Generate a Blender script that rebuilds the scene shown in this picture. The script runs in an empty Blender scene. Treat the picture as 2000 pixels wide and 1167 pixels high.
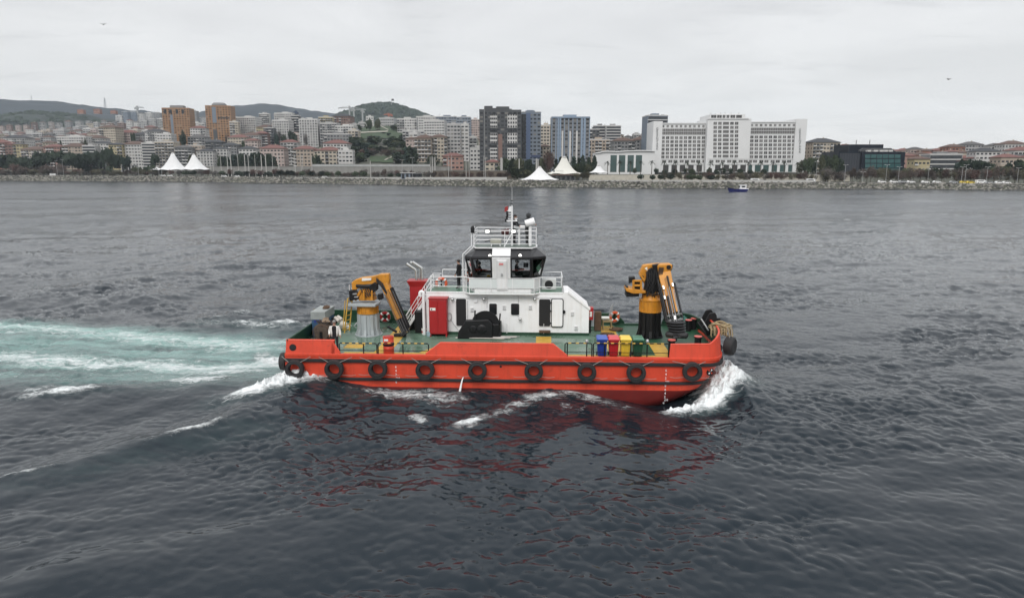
import bpy, bmesh, math, random
import numpy as np
from mathutils import Vector, Matrix
R = math.radians
PI = math.pi
rnd = random.Random(11)
S = bpy.context.scene
COL = S.collection

# ---------------------------------------------------------------- camera
CAM_H, PITCH, F = 11.4, R(10.77), 1333.0
cd = bpy.data.cameras.new('camera'); cam = bpy.data.objects.new('camera', cd); COL.objects.link(cam)
cam.location = (0, 0, CAM_H); cam.rotation_euler = (PI/2 - PITCH, 0, 0)
cd.sensor_width = 36; cd.lens = 36*F/2000; cd.clip_start = 0.5; cd.clip_end = 30000
S.camera = cam

# ---------------------------------------------------------------- sky, sun, exposure
SUN_EL, SUN_AZ = R(46), R(192)          # a veiled sun behind the cloud, behind and a little left of the camera
W = bpy.data.worlds.new('World'); S.world = W; W.use_nodes = True
nt = W.node_tree; nt.nodes.clear()
def wn(t, **k):
    n = nt.nodes.new(t)
    for a, b in k.items(): setattr(n, a, b)
    return n
wl = nt.links.new
out = wn('ShaderNodeOutputWorld'); mixs = wn('ShaderNodeMixShader'); mixs.inputs[0].default_value = 0.88
bg1 = wn('ShaderNodeBackground'); bg1.inputs[1].default_value = 0.05
bg2 = wn('ShaderNodeBackground'); bg2.inputs[1].default_value = 1.0
sky = wn('ShaderNodeTexSky', sky_type='NISHITA', sun_disc=False, sun_elevation=SUN_EL, sun_rotation=SUN_AZ)
wl(sky.outputs[0], bg1.inputs[0])
tc = wn('ShaderNodeTexCoord'); sep = wn('ShaderNodeSeparateXYZ'); wl(tc.outputs['Generated'], sep.inputs[0])
# an even overcast that brightens slowly towards the zenith
ramp = wn('ShaderNodeValToRGB'); wl(sep.outputs[2], ramp.inputs[0])
e = ramp.color_ramp.elements
e[0].position = 0.0; e[0].color = (.80, .785, .765, 1)
e[1].position = 1.0; e[1].color = (1.15, 1.16, 1.19, 1)
for p, c in ((.05, (.76, .75, .737)), (.13, (.745, .742, .735)), (.22, (.715, .714, .714)), (.5, (.85, .86, .88))):
    n = ramp.color_ramp.elements.new(p); n.color = (*c, 1)
# cloud base seen in perspective: direction projected onto a layer
den = wn('ShaderNodeMath', operation='ADD'); wl(sep.outputs[2], den.inputs[0]); den.inputs[1].default_value = 0.10
dx = wn('ShaderNodeMath', operation='DIVIDE'); wl(sep.outputs[0], dx.inputs[0]); wl(den.outputs[0], dx.inputs[1])
dy = wn('ShaderNodeMath', operation='DIVIDE'); wl(sep.outputs[1], dy.inputs[0]); wl(den.outputs[0], dy.inputs[1])
cmb = wn('ShaderNodeCombineXYZ'); wl(dx.outputs[0], cmb.inputs[0]); wl(dy.outputs[0], cmb.inputs[1])
nz = wn('ShaderNodeTexNoise'); wl(cmb.outputs[0], nz.inputs['Vector'])
nz.inputs['Scale'].default_value = 0.95; nz.inputs['Detail'].default_value = 7; nz.inputs['Roughness'].default_value = .55
nz.inputs['Distortion'].default_value = .6
cr = wn('ShaderNodeMapRange'); wl(nz.outputs[0], cr.inputs[0])
cr.inputs[1].default_value = .36; cr.inputs[2].default_value = .66; cr.inputs[3].default_value = .91; cr.inputs[4].default_value = 1.04
mp2 = wn('ShaderNodeMapping'); wl(cmb.outputs[0], mp2.inputs[0]); mp2.inputs['Scale'].default_value = (1.5, 4.2, 1); mp2.inputs['Location'].default_value = (3.1, 1.7, 0)
nz2 = wn('ShaderNodeTexNoise'); wl(mp2.outputs[0], nz2.inputs['Vector']); nz2.inputs['Scale'].default_value = 1.0; nz2.inputs['Detail'].default_value = 8; nz2.inputs['Roughness'].default_value = .6; nz2.inputs['Distortion'].default_value = .4
wr = wn('ShaderNodeMapRange'); wl(nz2.outputs[0], wr.inputs[0]); wr.inputs[1].default_value = .56; wr.inputs[2].default_value = .74; wr.inputs[3].default_value = 1.0; wr.inputs[4].default_value = .875
mulw = wn('ShaderNodeMath', operation='MULTIPLY'); wl(cr.outputs[0], mulw.inputs[0]); wl(wr.outputs[0], mulw.inputs[1])
mul = wn('ShaderNodeMixRGB', blend_type='MULTIPLY'); mul.inputs[0].default_value = 1
wl(ramp.outputs[0], mul.inputs[1]); wl(mulw.outputs[0], mul.inputs[2])
wl(mul.outputs[0], bg2.inputs[0])
wl(bg1.outputs[0], mixs.inputs[1]); wl(bg2.outputs[0], mixs.inputs[2]); wl(mixs.outputs[0], out.inputs[0])
sd = bpy.data.lights.new('sun', 'SUN'); sun = bpy.data.objects.new('sun', sd); COL.objects.link(sun)
sd.energy = 1.5; sd.angle = R(28); sd.color = (1, .975, .94)
sun.rotation_euler = (PI/2 - SUN_EL, 0, R(180) - SUN_AZ + R(0))
S.view_settings.view_transform = 'Standard'; S.view_settings.look = 'None'
S.view_settings.exposure = 0.38; S.view_settings.gamma = 1.0; S.view_settings.use_curve_mapping = False
S.cycles.max_bounces = 6; S.cycles.diffuse_bounces = 2; S.cycles.glossy_bounces = 3; S.cycles.transmission_bounces = 4
S.cycles.transparent_max_bounces = 8; S.cycles.volume_bounces = 0; S.cycles.sample_clamp_indirect = 4
S.cycles.use_denoising = True

# ---------------------------------------------------------------- helpers
FWD = Vector((0, math.cos(PITCH), -math.sin(PITCH))); UP = Vector((0, math.sin(PITCH), math.cos(PITCH)))
CAMP = Vector((0, 0, CAM_H))
def ray(px, py):
    return Vector(((px-1000)/F, 0, 0)) - UP*((py-583.5)/F) + FWD
def at(px, py, Y):                       # real point at distance Y seen at a pixel of the photograph
    d = ray(px, py); return CAMP + d*(Y/d.y)
def on_z(px, py, z=0.0):
    d = ray(px, py); return CAMP + d*((z-CAM_H)/d.z)

def lerp(a, b, t): return a+(b-a)*t
MATS = {}
def mat(name, col, rough=.6, metal=0.0, var=.12, scale=2.0, bump=0.0, bscale=20.0, streak=0.0, streak_col=(.12, .05, .02), spec=.5, emit=None):
    if name in MATS: return MATS[name]
    m = bpy.data.materials.new(name); m.use_nodes = True; t = m.node_tree; N = t.nodes; Lk = t.links.new
    b = N['Principled BSDF']; b.inputs['Roughness'].default_value = rough; b.inputs['Metallic'].default_value = metal
    b.inputs['Specular IOR Level'].default_value = spec
    tcn = N.new('ShaderNodeTexCoord'); n1 = N.new('ShaderNodeTexNoise'); Lk(tcn.outputs['Object'], n1.inputs['Vector'])
    n1.inputs['Scale'].default_value = scale; n1.inputs['Detail'].default_value = 6; n1.inputs['Roughness'].default_value = .65
    mr = N.new('ShaderNodeMapRange'); Lk(n1.outputs[0], mr.inputs[0]); mr.inputs[1].default_value = .25; mr.inputs[2].default_value = .75
    mr.inputs[3].default_value = 1-var; mr.inputs[4].default_value = 1+var
    mx = N.new('ShaderNodeMixRGB'); mx.blend_type = 'MULTIPLY'; mx.inputs[0].default_value = 1
    mx.inputs[1].default_value = (*col, 1); Lk(mr.outputs[0], mx.inputs[2]); last = mx.outputs[0]
    if streak:
        mp = N.new('ShaderNodeMapping'); Lk(tcn.outputs['Object'], mp.inputs[0]); mp.inputs['Scale'].default_value = (5, 5, .45)
        n2 = N.new('ShaderNodeTexNoise'); Lk(mp.outputs[0], n2.inputs['Vector']); n2.inputs['Scale'].default_value = 1.0; n2.inputs['Detail'].default_value = 5
        r2 = N.new('ShaderNodeMapRange'); Lk(n2.outputs[0], r2.inputs[0]); r2.inputs[1].default_value = .52; r2.inputs[2].default_value = .8
        r2.inputs[3].default_value = 0; r2.inputs[4].default_value = streak
        m2 = N.new('ShaderNodeMixRGB'); Lk(r2.outputs[0], m2.inputs[0]); Lk(last, m2.inputs[1]); m2.inputs[2].default_value = (*streak_col, 1); last = m2.outputs[0]
    Lk(last, b.inputs['Base Color'])
    rr = N.new('ShaderNodeMapRange'); Lk(n1.outputs[0], rr.inputs[0]); rr.inputs[3].default_value = max(.02, rough-.12); rr.inputs[4].default_value = min(1, rough+.12)
    Lk(rr.outputs[0], b.inputs['Roughness'])
    if bump:
        n3 = N.new('ShaderNodeTexNoise'); Lk(tcn.outputs['Object'], n3.inputs['Vector']); n3.inputs['Scale'].default_value = bscale; n3.inputs['Detail'].default_value = 4
        bp = N.new('ShaderNodeBump'); bp.inputs['Strength'].default_value = bump; bp.inputs['Distance'].default_value = .05
        Lk(n3.outputs[0], bp.inputs['Height']); Lk(bp.outputs[0], b.inputs['Normal'])
    if emit:
        b.inputs['Emission Color'].default_value = (*emit[0], 1); b.inputs['Emission Strength'].default_value = emit[1]
    MATS[name] = m
    return m

class MB:
    """collects shapes and links them as one mesh object"""
    def __init__(s): s.v, s.f, s.m, s.sm = [], [], [], []
    def add(s, vs, fs, m=0, smooth=False):
        o = len(s.v); s.v += [tuple(x) for x in vs]
        for f in fs: s.f.append(tuple(i+o for i in f)); s.m.append(m); s.sm.append(smooth)
        return s
    def box(s, c, d, m=0, rz=0.0, M=None):
        x, y, z = d[0]/2, d[1]/2, d[2]/2
        vs = [Vector((a*x, b*y, k*z)) for k in (-1, 1) for b in (-1, 1) for a in (-1, 1)]
        if M is not None: vs = [M @ p for p in vs]
        elif rz: vs = [Matrix.Rotation(rz, 3, 'Z') @ p for p in vs]
        c = Vector(c); vs = [p + c for p in vs]
        return s.add(vs, [(0, 2, 3, 1), (4, 5, 7, 6), (0, 1, 5, 4), (2, 6, 7, 3), (0, 4, 6, 2), (1, 3, 7, 5)], m)
    def bx(s, a, b, m=0):                    # box between two corners
        a, b = Vector(a), Vector(b); return s.box((a+b)/2, [abs(q) for q in (b-a)], m)
    def beam(s, p0, p1, w, h, m=0, up=(0, 0, 1), w1=None, h1=None):
        p0, p1 = Vector(p0), Vector(p1); d = (p1-p0).normalized(); sd_ = d.cross(Vector(up))
        if sd_.length < 1e-4: sd_ = d.cross(Vector((0, 1, 0)))
        sd_.normalize(); u2 = sd_.cross(d).normalized(); w1 = w1 or w; h1 = h1 or h
        vs = []
        for p, a, b in ((p0, w, h), (p1, w1, h1)):
            for q in ((-1, -1), (1, -1), (1, 1), (-1, 1)): vs.append(p + sd_*(q[0]*a/2) + u2*(q[1]*b/2))
        return s.add(vs, [(3, 2, 1, 0), (4, 5, 6, 7), (0, 1, 5, 4), (1, 2, 6, 5), (2, 3, 7, 6), (3, 0, 4, 7)], m)
    def tube(s, pts, r, n=8, m=0, closed=False, r1=None, caps=True):
        P = [Vector(p) for p in pts]; k = len(P); vs = []; prev = None
        for i, p in enumerate(P):
            if closed: d = P[(i+1) % k] - P[i-1]
            else: d = P[min(i+1, k-1)] - P[max(i-1, 0)]
            d.normalize()
            a = prev if prev is not None else (Vector((0, 0, 1)) if abs(d.z) < .9 else Vector((1, 0, 0)))
            a = a - d*a.dot(d)
            if a.length < 1e-5: a = d.orthogonal()
            a.normalize(); b = d.cross(a); prev = a
            rr = r if r1 is None else r + (r1-r)*i/max(1, k-1)
            for j in range(n):
                t = 2*PI*j/n; vs.append(p + a*math.cos(t)*rr + b*math.sin(t)*rr)
        fs = []
        for i in range(k if closed else k-1):
            i2 = (i+1) % k
            for j in range(n): fs.append((i*n+j, i*n+(j+1) % n, i2*n+(j+1) % n, i2*n+j))
        s.add(vs, fs, m, True)
        if not closed and caps:
            o = len(s.v) - len(vs)
            s.f.append(tuple(o+j for j in reversed(range(n)))); s.m.append(m); s.sm.append(False)
            s.f.append(tuple(o+(k-1)*n+j for j in range(n))); s.m.append(m); s.sm.append(False)
        return s
    def lathe(s, prof, c=(0, 0, 0), n=24, m=0, axis='Z', closed=False, caps=True):   # prof: (r, h)
        c = Vector(c); vs = []; k = len(prof)
        for r, h in prof:
            for j in range(n):
                t = 2*PI*j/n; a, b = r*math.cos(t), r*math.sin(t)
                vs.append(c + (Vector((a, b, h)) if axis == 'Z' else Vector((a, h, b)) if axis == 'Y' else Vector((h, a, b))))
        fs = []
        for i in range(k if closed else k-1):
            i2 = (i+1) % k
            for j in range(n):
                q = (i*n+j, i*n+(j+1) % n, i2*n+(j+1) % n, i2*n+j)
                fs.append(q if axis != 'Y' else q[::-1])
        s.add(vs, fs, m, True)
        if not closed and caps:
            o = len(s.v)-len(vs)
            for ring, rev in ((0, True), (k-1, False)):
                if prof[ring][0] > 1e-4:
                    ids = [o+ring*n+j for j in range(n)]
                    if rev != (axis == 'Y'): ids.reverse()
                    s.f.append(tuple(ids)); s.m.append(m); s.sm.append(False)
        return s
    def prism(s, poly, v0, v1, m=0):          # polygon in (x, z) extruded along y
        n = len(poly)
        ar = sum(poly[i][0]*poly[(i+1) % n][1]-poly[(i+1) % n][0]*poly[i][1] for i in range(n))
        if ar < 0: poly = poly[::-1]
        if v0 > v1: v0, v1 = v1, v0
        vs = [(p[0], v0, p[1]) for p in poly] + [(p[0], v1, p[1]) for p in poly]
        fs = [tuple(range(n)), tuple(range(2*n-1, n-1, -1))]
        fs += [((i+1) % n, i, n+i, n+(i+1) % n) for i in range(n)]
        return s.add(vs, fs, m)
    def hprism(s, poly, z0, z1, m=0):         # polygon in (x, y) extruded upwards
        n = len(poly)
        ar = sum(poly[i][0]*poly[(i+1) % n][1]-poly[(i+1) % n][0]*poly[i][1] for i in range(n))
        if ar < 0: poly = poly[::-1]
        vs = [(p[0], p[1], z0) for p in poly] + [(p[0], p[1], z1) for p in poly]
        fs = [tuple(reversed(range(n))), tuple(range(n, 2*n))]
        fs += [(i, (i+1) % n, n+(i+1) % n, n+i) for i in range(n)]
        return s.add(vs, fs, m)
    def blob(s, c, r, m=0, n=7, k=5, jit=0.0, rg=None):
        rg = rg or rnd; c = Vector(c); rr = r if hasattr(r, '__len__') else (r, r, r); vs = []
        for i in range(k+1):
            ph = PI*i/k
            for j in range(n):
                t = 2*PI*j/n; q = 1 + (rg.uniform(-jit, jit) if jit else 0)
                vs.append(c + Vector((rr[0]*math.sin(ph)*math.cos(t)*q, rr[1]*math.sin(ph)*math.sin(t)*q, rr[2]*math.cos(ph)*q)))
        fs = [(i*n+j, (i+1)*n+j, (i+1)*n+(j+1) % n, i*n+(j+1) % n) for i in range(k) for j in range(n)]
        return s.add(vs, fs, m, True)
    def mesh(s, name, mats):
        me = bpy.data.meshes.new(name); me.from_pydata(s.v, [], s.f)
        for q in (mats if isinstance(mats, (list, tuple)) else [mats]): me.materials.append(q)
        me.polygons.foreach_set('material_index', s.m); me.polygons.foreach_set('use_smooth', s.sm)
        if any(s.sm): me.set_sharp_from_angle(angle=R(40))
        me.update(); return me
    def build(s, name, mats, parent=None, bevel=0.0, kind=None):
        o = bpy.data.objects.new(name, s.mesh(name, mats)); COL.objects.link(o)
        if parent is not None: o.parent = parent
        if bevel:
            b = o.modifiers.new('bevel', 'BEVEL'); b.width = bevel; b.segments = 2; b.limit_method = 'ANGLE'
        if kind: o['kind'] = kind
        return o

def tag(o, label, cat, group=None):
    o['label'] = label; o['category'] = cat
    if group: o['group'] = group
    return o
def empty(name, loc=(0, 0, 0), rz=0.0, parent=None, M=None):
    o = bpy.data.objects.new(name, None); COL.objects.link(o); o.empty_display_size = .2
    if M is not None: o.matrix_world = M
    else: o.location = loc; o.rotation_euler = (0, 0, rz)
    if parent is not None: o.parent = parent
    return o
def copy_tree(o, parent=None, kids=None):
    c = o.copy(); COL.objects.link(c)
    if parent is not None: c.parent = parent; c.matrix_parent_inverse = o.matrix_parent_inverse.copy()
    for ch in o.children: copy_tree(ch, c)
    return c
ORD = 'first second third fourth fifth sixth seventh eighth ninth tenth eleventh twelfth thirteenth fourteenth fifteenth sixteenth seventeenth eighteenth nineteenth twentieth'.split()
def nth(i):
    if i < 20: return ORD[i]
    t, u = divmod(i+1, 10); n_ = {2: 'twenty', 3: 'thirty', 4: 'forty', 5: 'fifty', 6: 'sixty', 7: 'seventy', 8: 'eighty', 9: 'ninety'}[t]
    return n_[:-1]+'ieth' if u == 0 else n_+'-'+ORD[u-1]
def text_mesh(body, size, name, material, M, parent=None, extrude=.004):
    c = bpy.data.curves.new('t', 'FONT'); c.body = body; c.size = size; c.align_x = 'CENTER'; c.align_y = 'CENTER'; c.extrude = extrude; c.resolution_u = 2
    o = bpy.data.objects.new('t', c); COL.objects.link(o)
    dg = bpy.context.evaluated_depsgraph_get(); me = bpy.data.meshes.new_from_object(o.evaluated_get(dg))
    bpy.data.objects.remove(o); me.materials.clear(); me.materials.append(material)
    me.transform(M); r = bpy.data.objects.new(name, me); COL.objects.link(r)
    if parent is not None: r.parent = parent
    return r
# ================================================================ boat frame (needed by the water too)
BOAT_Y, YAW, ZD = 37.26, R(-2.6), 2.03
MBT = Matrix.Translation((0, BOAT_Y, 0)) @ Matrix.Rotation(YAW, 4, 'Z'); MBI = MBT.inverted()
_o = MBI @ CAMP
def _bd(px, py): return MBI.to_3x3() @ ray(px, py)
def L(px, py, v):                        # boat-local (u, z) on the lengthwise plane v
    d = _bd(px, py); t = (v-_o.y)/d.y; p = _o + d*t; return (p.x, p.z)
def L3(px, py, v): a = L(px, py, v); return Vector((a[0], v, a[1]))
def Dk(px, py, z=ZD):                    # boat-local (u, v) on a level plane
    d = _bd(px, py); t = (z-_o.z)/d.z; p = _o + d*t; return (p.x, p.y)

# ================================================================ haze
hz = MB().bx((-6000, -2900, -4.0), (6000, 4700, 420)).build('haze', [])
hz['kind'] = 'stuff'
hm = bpy.data.materials.new('haze'); hm.use_nodes = True; ht = hm.node_tree; ht.nodes.clear()
ho = ht.nodes.new('ShaderNodeOutputMaterial'); hv = ht.nodes.new('ShaderNodeVolumePrincipled')
hv.inputs['Color'].default_value = (.78, .89, 1.0, 1); hv.inputs['Density'].default_value = 0.00008; hv.inputs['Anisotropy'].default_value = 0.1
ht.links.new(hv.outputs[0], ho.inputs['Volume']); hz.data.materials.append(hm)

# ================================================================ water
rs = np.random.RandomState(5)
def wave_tile(Lt, N, lmin, lmax, wdir, rms, spread=2, chop=.8, slope=-3.6):
    k1 = 2*np.pi*np.fft.fftfreq(N, Lt/N); kx, ky = np.meshgrid(k1, k1, indexing='ij'); k = np.hypot(kx, ky); k[0, 0] = 1
    w = np.array(wdir)/np.hypot(*wdir); c = (kx*w[0]+ky*w[1])/k
    P = k**slope*(0.12+np.abs(c)**spread); P[(k < 2*np.pi/lmax) | (k > 2*np.pi/lmin)] = 0
    H = np.sqrt(P)*(rs.normal(size=(N, N))+1j*rs.normal(size=(N, N)))
    h = np.fft.ifft2(H).real; f = rms/h.std(); h = h*f
    gx = np.fft.ifft2(-1j*kx/k*H).real*f*chop; gy = np.fft.ifft2(-1j*ky/k*H).real*f*chop
    return Lt, N, np.stack([gx, gy, h]).astype(np.float32)
TILES = [(wave_tile(163, 256, 5, 45, (.35, -1), .135, 2, .6, -3.3), 7, 0.0), (wave_tile(59, 512, 1.8, 6, (.25, -1),   .054, 1.5, 1.1, -3.1), 2.6, .45),
         (wave_tile(21.7, 512, .32, 1.8, (.1, -1), .0420, 1.0, 1.1, -2.8), .75, -.3), (wave_tile(7.3, 256, .12, .45, (0, -1), .0070, 1, .9, -2.8), .2, .8)]
def sample(tile, x, y, rot):
    Lt, N, A = tile; c, s = math.cos(rot), math.sin(rot)
    u = ((x*c+y*s)/Lt*N) % N; v = ((-x*s+y*c)/Lt*N) % N
    i, j = np.floor(u).astype(int), np.floor(v).astype(int); fu, fv = (u-i).astype(np.float32), (v-j).astype(np.float32)
    i %= N; j %= N; i2, j2 = (i+1) % N, (j+1) % N
    g = A[:, i, j]*(1-fu)*(1-fv)+A[:, i2, j]*fu*(1-fv)+A[:, i, j2]*(1-fu)*fv+A[:, i2, j2]*fu*fv
    return g[0]*c-g[1]*s, g[0]*s+g[1]*c, g[2]
def smooth(a, b, x): t = np.clip((x-a)/(b-a), 0, 1); return t*t*(3-2*t)

az = np.concatenate([np.linspace(-180, -46, 40, endpoint=False), np.linspace(-46, -38.5, 24, endpoint=False), np.linspace(-38.5, 38.5, 1000), np.linspace(38.5, 46, 25)[1:], np.linspace(46, 180, 41)[1:-1]])
pys = np.linspace(1200, 345, 720)
dep = PITCH + np.arctan((pys-583.5)/F)
rad = np.concatenate([[1.0, 6.0, 11.0, 14.0], CAM_H/np.tan(dep)*1.0, [1300, 2500]]); rad = np.sort(rad)
AZ, RD = np.meshgrid(np.radians(az), rad)            # rows = rings
# nearer the frame edges the ring is deeper than the row: keep rings round
X = (RD*np.sin(AZ)).ravel(); Y = (RD*np.cos(AZ)).ravel(); nr, na = AZ.shape
dr = np.gradient(rad); da = np.gradient(np.radians(az)); SPC = np.maximum(np.repeat(dr, na)*.55, np.tile(da, nr)*np.repeat(rad, na))
gx, gy, gz = np.zeros_like(X), np.zeros_like(X), np.zeros_like(X)
for tl, lm, rot in TILES:
    wgt = 1-smooth(lm*.35, lm*(1.6 if lm < 2 else 3.0), SPC)
    lee = 1-smooth(24, 46, Y+.10*np.abs(X))                 # glassier water in the boat's lee
    wgt = wgt*(1-lee*(.92 if lm < .3 else   .42 if lm < 1 else .16 if lm < 3 else 0))
    if .3 < lm < 3:                                          # gusts leave smooth and ruffled patches
        _, _, pt = sample(TILES[1][0], X*.23+5, Y*.42+11, 1.1); pt = np.clip(.70+.9*pt/.054*.42, .34, 1.3); wgt = wgt*(pt if lm < 1 else .6+.4*pt)
    m = wgt > .001
    a, b, c = sample(tl, X[m], Y[m], rot); gx[m] += a*wgt[m]; gy[m] += b*wgt[m]; gz[m] += c*wgt[m]
# gust lanes: calmer and rougher water
_, _, lane = sample(TILES[0][0], X*.22+31, Y*.5+7, .2); lane = np.clip(lane/.135*.35, -.8, .8)
near = np.exp(-((X-2)**2/16**2+(Y-24)**2/11**2))      # the lee in front of the boat is smoother
amp = (1+lane*.35)*(1-.12*near)
gx *= amp; gy *= amp; gz *= amp

# ---- the boat's own waves and foam
cy, sy = math.cos(YAW), math.sin(YAW)
U = cy*X + sy*(Y-BOAT_Y); V = -sy*X + cy*(Y-BOAT_Y)
foam = np.zeros_like(X); aqua = np.zeros_like(X)
def line(pts, wid, amp_=0.0, fm=0.0, aq=0.0, skew=1.0, taper=True, z=0.0, fw=None, fo=0.0):
    """a crest or a band of foam along a polyline given on the water; wid in metres"""
    P = [on_z(px, py, z) for px, py in pts]; P = np.array([(p.x, p.y) for p in P])
    fw = fw or wid; mg = max(wid, fw)*3.2
    m = np.where((X > P[:, 0].min()-mg) & (X < P[:, 0].max()+mg) & (Y > P[:, 1].min()-mg) & (Y < P[:, 1].max()+mg))[0]
    if not len(m): return
    seg = np.hypot(*np.diff(P, axis=0).T); cum = np.concatenate([[0], np.cumsum(seg)]); tot = cum[-1]
    best = np.full(len(m), 1e9); sg = np.zeros(len(m)); al = np.zeros(len(m))
    for i in range(len(P)-1):
        d = (P[i+1]-P[i])/seg[i]; rx, ry = X[m]-P[i, 0], Y[m]-P[i, 1]
        t = np.clip(rx*d[0]+ry*d[1], 0, seg[i]); ex, ey = rx-t*d[0], ry-t*d[1]; dist = np.hypot(ex, ey)
        k = dist < best; best[k] = dist[k]; sg[k] = np.sign(d[0]*ry-d[1]*rx)[k]; al[k] = ((cum[i]+t)/tot)[k]
    tp = np.sin(np.pi*np.clip(al*.92+.04, 0, 1))**.6 if taper else 1.0
    sd_ = best*sg
    w2 = np.where(sd_ > 0, wid, wid*skew)
    gz[m] += amp_*np.exp(-(best/w2)**2)*tp
    g = np.exp(-((sd_-fo)/fw)**2)*tp
    foam[m] = np.maximum(foam[m], fm*g); aqua[m] = np.maximum(aqua[m], aq*g)
# height of the water along the near side of the hull
su = [-14, -11.6, -9.5, -8, -6, -2.5, 2.4, 5.2, 7.6, 9.2, 10.6, 11.8, 13.2, 15]
sz = [.35, .80, .80, .62, .45, .18, .12, -.30, -.72, -.62, -.1, .5, .25, 0]
prof = np.interp(U, su, sz)
lat = np.where(V > -3.9, np.exp(-np.clip(V+3.9, 0, 99)**2/3.0**2), np.exp(-((V+3.9)/3.1)**2))
gz += prof*lat
# bow wave heap thrown forward of the stem
line([(1378, 784), (1405, 768), (1425, 752), (1440, 740)], .9, .44, 1.5, .2, fw=1.3, taper=True)
line([(1320, 800), (1375, 791), (1420, 774), (1462, 752)], .6, .22, 1.4, .3, fw=.65)
line([(1395, 762), (1415, 748), (1432, 740)], .55, .36, 1.5, .2, fw=.85)
line([(1310, 799), (1350, 795), (1385, 775), (1408, 748)], .5, .06, 1.3, .1, taper=False, fw=.55)
line([(1250, 803), (1310, 800), (1370, 790), (1410, 775)], .5, .12, .75, .0, fw=.35)
# waves leaving the forward shoulder
line([(1290, 806), (1235, 795), (1180, 782), (1120, 775), (1060, 783), (1000, 802), (940, 822), (880, 832)], .9, .13, .80, .05, fw=.75)
line([(1200, 785), (1150, 778), (1090, 772)], 1.0, .0, .85, .0, fw=1.0)
line([(1180, 806), (1120, 800), (1070, 806)], .9, .0, .50, .0, fw=1.1)
line([(945, 822), (915, 830), (880, 833)], .5, .09, 1.12, .0, fw=.52)
line([(850, 826), (815, 820), (790, 815)], .5, .05, .75, .0, fw=.42)
line([(700, 757), (760, 766), (830, 772), (905, 775), (935, 785)], 1.2, .0, .86, .08, fw=1.2, z=.30)
line([(668, 740), (620, 740), (560, 744)], .8, .05, 1.35, .2, fw=.60, z=.70)
line([(900, 800), (860, 792), (800, 788)], 1.0, .04, .62, .0, fw=.9)
line([(600, 768), (680, 775), (760, 782), (840, 790)], 1.6, -.10, .30, .05, fw=1.5)
# stern quarter wave
line([(690, 736), (640, 738), (600, 744), (560, 750), (510, 758), (430, 769)], .9, .30, 1.5, .25, fw=.95, z=.55)
line([(600, 735), (550, 742), (500, 752)], .9, .1, 1.1, .5, fw=1.1, z=.5)
line([(480, 745), (420, 748), (350, 752), (300, 758)], 1.0, .06, .95, .5, fw=1.1)
# diverging wave with a clear green face
line([(600, 842), (540, 822), (470, 830), (390, 850), (290, 872), (200, 895), (100, 912), (-60, 940)], 1.0, .34, .0, .05, skew=1.6, fw=1.0, fo=.9)
line([(465, 829), (440, 832), (400, 846), (340, 860), (285, 872)], .4, .08, .92, .0, fw=.34)
line([(135, 911), (80, 919), (20, 930), (-40, 940)], .5, .06, .8, .0, fw=.25)
line([(228, 765), (180, 769), (120, 776), (70, 782), (15, 788)], .7, .22, 1.02, .1, fw=.62)
line([(120, 760), (80, 768), (30, 776)], .7, .06, .8, .15, fw=.7)
# screw wash: two pale turquoise lanes
line([(560, 672), (480, 676), (400, 668), (300, 662), (200, 655), (100, 647), (-80, 636)], 1.5, .06, .74, 1.0, taper=False, fw=1.9)
line([(560, 712), (470, 716), (380, 717), (280, 712), (180, 708), (80, 700), (-80, 690)], 1.5, .06, .88, 1.0, taper=False, fw=2.1)
line([(560, 690), (450, 692), (300, 686), (120, 672), (-80, 664)], 2.2, -.08, .34, .62, taper=False, fw=2.6)
line([(560, 735), (450, 738), (330, 740), (200, 742), (80, 738), (-80, 730)], 1.6, .0, .50, .55, taper=False, fw=1.8)
line([(562, 690), (530, 700), (490, 705)], 2.6, .12, 1.15, 1.0, fw=3.2)
line([(545, 665), (500, 668), (440, 676), (380, 690)], 2.0, .05, .75, .9, fw=2.6)
line([(560, 725), (480, 728), (400, 730), (320, 738)], 1.5, .05, .85, .8, fw=1.6)
# far quarter foam
line([(600, 648), (560, 640), (500, 640), (440, 636), (350, 640)], 1.2, .16, .72, .18, fw=1.2)
line([(585, 640), (560, 634), (520, 640)], .9, .3, 1.05, .1, fw=.8)
line([(505, 622), (480, 614), (440, 624), (390, 630)], 1.0, .22, .70, .05, fw=.8)
# old crests beyond the boat on the left
for q in ([(60, 498), (20, 500), (-30, 506)], [(95, 520), (75, 512), (55, 500)], [(355, 545), (335, 535), (300, 545)], [(440, 560), (400, 560), (385, 558)],
          [(330, 605), (300, 590), (270, 580), (230, 590)], [(590, 590), (560, 565), (520, 560)]):
    line(q, 1.6, .32, .50, .0, fw=.5)
# broken, lumpy surface where the foam is thick
m = foam > .8; q = smooth(.85, 1.5, foam[m])
for mul_, am in ((1.0, 2.2), (2.7, 5.5)):
    _, _, c = sample(TILES[2][0], X[m]*mul_, Y[m]*mul_, .9); gz[m] += c*am*q/mul_**.6
P3 = np.stack([X+gx, Y+gy, gz], 1).astype(np.float32)
idx = np.arange(nr*na).reshape(nr, na)
a_ = idx[:-1, :]; b_ = idx[1:, :]
quad = np.stack([a_, np.roll(a_, -1, 1), np.roll(b_, -1, 1), b_], -1).reshape(-1, 4)[:, ::-1]
cen = len(P3); P3 = np.vstack([P3, [[0, 0, 0]]]); nq = len(quad)
tri = np.stack([idx[0], np.full(na, cen), np.roll(idx[0], -1)], 1)[:, ::-1]
me = bpy.data.meshes.new('sea'); me.vertices.add(len(P3)); me.vertices.foreach_set('co', P3.ravel())
me.loops.add(nq*4+na*3); me.loops.foreach_set('vertex_index', np.concatenate([quad.ravel(), tri.ravel()]).astype(np.int32))
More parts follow.
